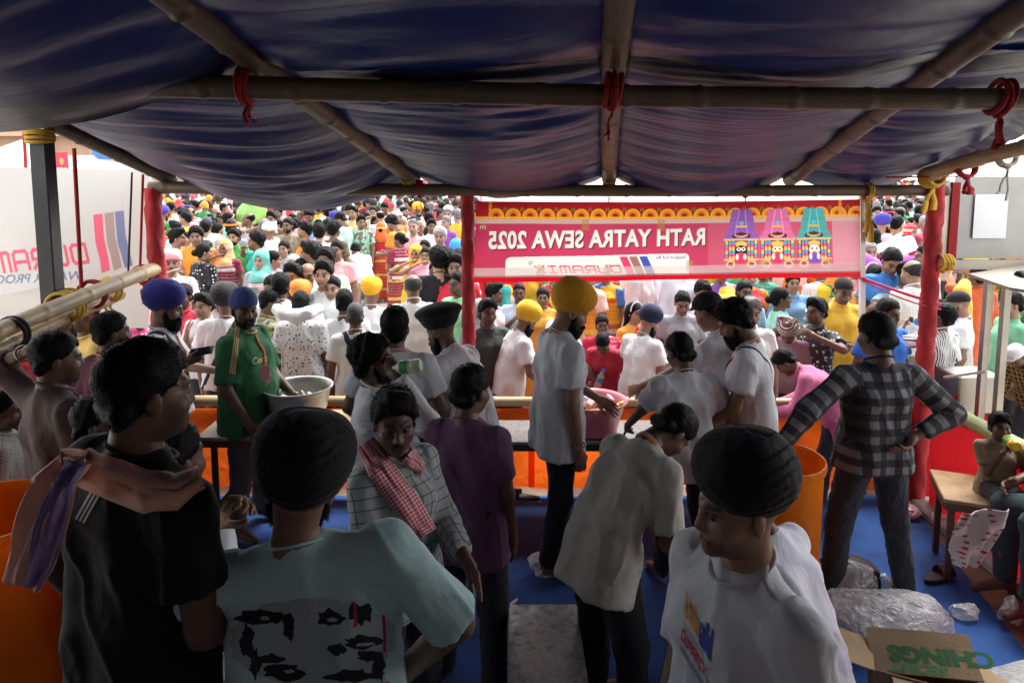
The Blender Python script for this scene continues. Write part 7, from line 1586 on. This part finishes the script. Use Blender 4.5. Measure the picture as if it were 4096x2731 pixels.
for Y, X in cand:
    uu = 512+FPX*X/Y
    if (uu < 478 and Y < 12.5) or (uu > 864 and Y < 10.5): continue
    rad = rf.uniform(.36,.66) if Y < 18 else rf.uniform(.36,.66)
    if not GR.ok(X, Y, rad): continue
    GR.add(X, Y)
    if nfill < 165 and Y < 26:
        nfill += 1; sex = 'f' if rf.random() < .42 else 'm'; k = rf.choice(fk if sex == 'f' else mk); u = 512+FPX*X/Y; h = rf.uniform(1.46,1.56) if sex == 'f' else rf.uniform(1.6,1.74)
        y_ = P(u, 200, Y); v = 178+(CAM_H-h-gz(Y))*FPX/Y*.985
        fc = rf.choice([0,25,-60,60,90,-90,140,160,175,180,180,-165,-160,-140])+rf.uniform(-12,12); hr = None; q = rf.random()
        if sex == 'm':
            if q < .08: hr = CAP(rf.choice([(.8,.8,.8),(.6,.05,.05),(.02,.02,.02),(.1,.15,.4)]))
            elif q < .14: hr = [('turban_small', rf.choice([(.8,.4,.03),(.75,.2,.03),(.05,.05,.3)])), ('beard', BLK)]
            elif q < .2: hr = [('wrap', rf.choice([(.8,.8,.8),(.6,.06,.1),(.8,.3,.05)]))]
            elif q < .26: hr = [('bald', rf.choice([BLK, (.3,.3,.3)]))]
            elif q < .33: hr = GB
            elif q < .4: hr = [('short', BLK), ('moustache', BLK)]
        else:
            if q < .3: hr = [('bun', BLK), ('scarf', COLS[rf.choice(['red','orange','yellow','pink','green','blue','maroon'])], rf.choice(['sari','cloth','sari_white']))]
            elif q < .5: hr = [(rf.choice(['long','plait','pony']), BLK)]
        col = rf.choice(wc) if sex == 'm' else rf.choice(['red','orange','yellow','pink','maroon','green','purple','teal','blue','white','peach'])
        mt = rf.choice([None]*6+['plaid_bw','plaid_maroon','slub','camo']) if sex == 'm' and col not in ('white',) else None
        put(u, v, k, fc, col, hr, mt, h, D=Y, pal=rf.choice(['red','orange','yellow','pink','green','blue']) if sex == 'f' else None)
    else: far.append((X, Y))
# labels: add a place in the row where two would read alike
by = {}
for c in CROWD: by.setdefault(c[1], []).append(c)
ORD = ['leftmost', 'second along', 'third along', 'fourth along', 'fifth along', 'sixth along', 'seventh along', 'eighth along']
for lab, cs in by.items():
    if len(cs) > 1:
        for i, c in enumerate(sorted(cs, key=lambda c: c[2])): c[0]['label'] = lab+', '+(ORD[i] if i < 8 else 'number %d along' % (i+1))
# the far crowd: thousands of people who read as one mass
def far_mesh():
    m, n, b = NT('far_people'); at = N(n, 'ShaderNodeAttribute', attribute_name='ink'); n.links.new(at.outputs['Color'], b.inputs['Base Color']); b.inputs['Roughness'].default_value = .8
    V, F, part_ = [], [], []
    def rings(rs, n_, tag):
        o = len(V)
        for (cx, cy, z, rx, ry) in rs:
            for k in range(n_): a = 2*math.pi*k/n_; V.append((cx+rx*math.cos(a), cy+ry*math.sin(a), z))
        for i in range(len(rs)-1):
            for k in range(n_): F.append((o+i*n_+k, o+i*n_+(k+1)%n_, o+(i+1)*n_+(k+1)%n_, o+(i+1)*n_+k)); part_.append(tag)
    rings([(0,0,0,.17,.13),(0,0,.5,.17,.13),(0,0,.9,.18,.13)], 8, 2)
    rings([(0,0,.8,.2,.14),(0,0,1.05,.18,.125),(0,0,1.25,.2,.13),(0,0,1.4,.19,.1),(0,0,1.46,.08,.06)], 8, 1)
    for q in (-1,1): rings([(q*.27,.02,.82,.03,.03),(q*.26,0,1.12,.042,.042)], 5, 0); rings([(q*.26,0,1.1,.06,.06),(q*.2,0,1.41,.06,.06)], 6, 1)
    rings([(0,0,1.42,.05,.05),(0,.01,1.48,.055,.06),(0,.015,1.54,.075,.09)], 8, 0); rings([(0,.015,1.54,.078,.092),(0,.0,1.60,.082,.1),(0,-.005,1.66,.068,.085),(0,-.005,1.7,.02,.025)], 8, 3)
    V0, F0, tg = A(V), np.array(F), np.array(part_); nV, nF = len(V0), len(F0); VV, FF, CC = [], [], []
    for i, (X, Y) in enumerate(far):
        s = rf.uniform(.84,1.05); a = rf.uniform(0, 360); VV.append((V0*s)@RZ(a).T+A(X,Y,gz(Y))); FF.append(F0+i*nV)
        c = np.zeros((nF,4)); c[:,3] = 1; c[tg == 0,:3] = rf.choice(SKINS); c[tg == 1,:3] = np.minimum(.9, A(COLS[rf.choice(wc)])*rf.uniform(.85,1.1)); c[tg == 2,:3] = rf.choice([(.03,.035,.05),(.1,.1,.12),(.3,.25,.2),(.5,.1,.1)]); c[tg == 3,:3] = rf.choice([(.012,.01,.01)]*7+[(.2,.2,.2),(.8,.8,.8),(.7,.3,.04),(.6,.05,.06)]); CC.append(c)
    me = mk_mesh('far_crowd', np.concatenate(VV), np.concatenate(FF), mats=(m,)); at = me.attributes.new('ink', 'FLOAT_COLOR', 'FACE'); at.data.foreach_set('color', np.concatenate(CC).astype(np.float32).ravel())
    ob('far_crowd', me, label='dense far crowd filling the square up to the beam', cat='crowd', kind='stuff')
if far: far_mesh()
# things carried in the crowd
p = P(455,204,20.0); um = ob('umbrella', smooth_by_angle(Geo().lathe([(.001,.0),(.15,-.02),(.35,-.09),(.5,-.2),(.55,-.26),(.53,-.255),(.34,-.1),(.001,-.02)], n=10).mesh('canopy', plain('pale_pink_cloth', (.75,.45,.42), .7)), 20), loc=p, rot=(.2,.1,0), label='pale pink umbrella above the crowd by the middle post', cat='umbrella')
ob('shaft', Geo().tube([(0,0,.06),(0,0,-.75)], .012, 6).mesh('shaft', M_steel), um)
crumple('carrier_bag', P(253,224,13.2), (.3,.12,.34), 'green and white carrier bag held up above the yellow shirt', 'bag', plain('lime_bag', (.35,.62,.16), .5, var=.5, vscale=3), 41, 14, .2)
def sheet_over(name, u, v, D, d, rot, mat, label, cat, amp=.05, seed=1):
    g = Geo().grid(lambda a, b: ((a-.5)*d[0], (b-.5)*d[1], amp*math.sin(a*7+seed)+amp*.7*math.sin(b*9+a*4)-.25*d[1]*abs(b-.5)), 16, 12); return ob(name, thick(g.mesh(name, mat, smooth=True), .004), loc=P(u,v,D), rot=rot, label=label, cat=cat)
sheet_over('newspaper', 889, 243, 9.0, (.62,.42), (.35,-.1,.15), plain('newsprint', (.78,.74,.76), .8, var=.12, vscale=40), 'newspaper held over a head beyond the right post', 'newspaper')
sheet_over('printed_cloth', 893, 271, 7.6, (.75,.5), (.9,.1,.1), cloth('purple_print', 'dots', c2=(.75,.7,.75), scale=1.3), 'purple cloth with white flowers held over a head by the pink ribbon', 'cloth').color = (.3,.08,.4,1)
for i, (u, v, c, lb) in enumerate((((550+890/3.301)/4, (700+590/3.301)/4, (.02,.02,.022), 'black backpack on a white shirt above the blue turban'), ((1200+1960/3.301)/4, (700+395/3.301)/4, (.02,.02,.02), 'black backpack of the man in a white cap by the middle post'), ((550+1060/3.301)/4, (700+620/3.301)/4, (.05,.2,.5), 'blue bag of the woman facing right above the green jersey'))):
    c_ = min(CROWD, key=lambda q: (q[2]-u)**2+(q[3]-v)**2); o = c_[0]; q = A(o.location[:])+RZ(math.degrees(o.rotation_euler.z))@A(0,-.2,1.2)*o.scale[0]
    ob('backpack', Geo().box((0,0,0), (.28,.15,.38), bev=.05).box((0,-.085,-.06), (.2,.04,.18), bev=.015).mesh('backpack', plain('pack_cloth_%d' % i, c, .7, bump=.4)), loc=q, rot=(0,0,o.rotation_euler.z), label=lb, cat='backpack')
print('CROWD', len(CROWD), 'FAR', len(far))
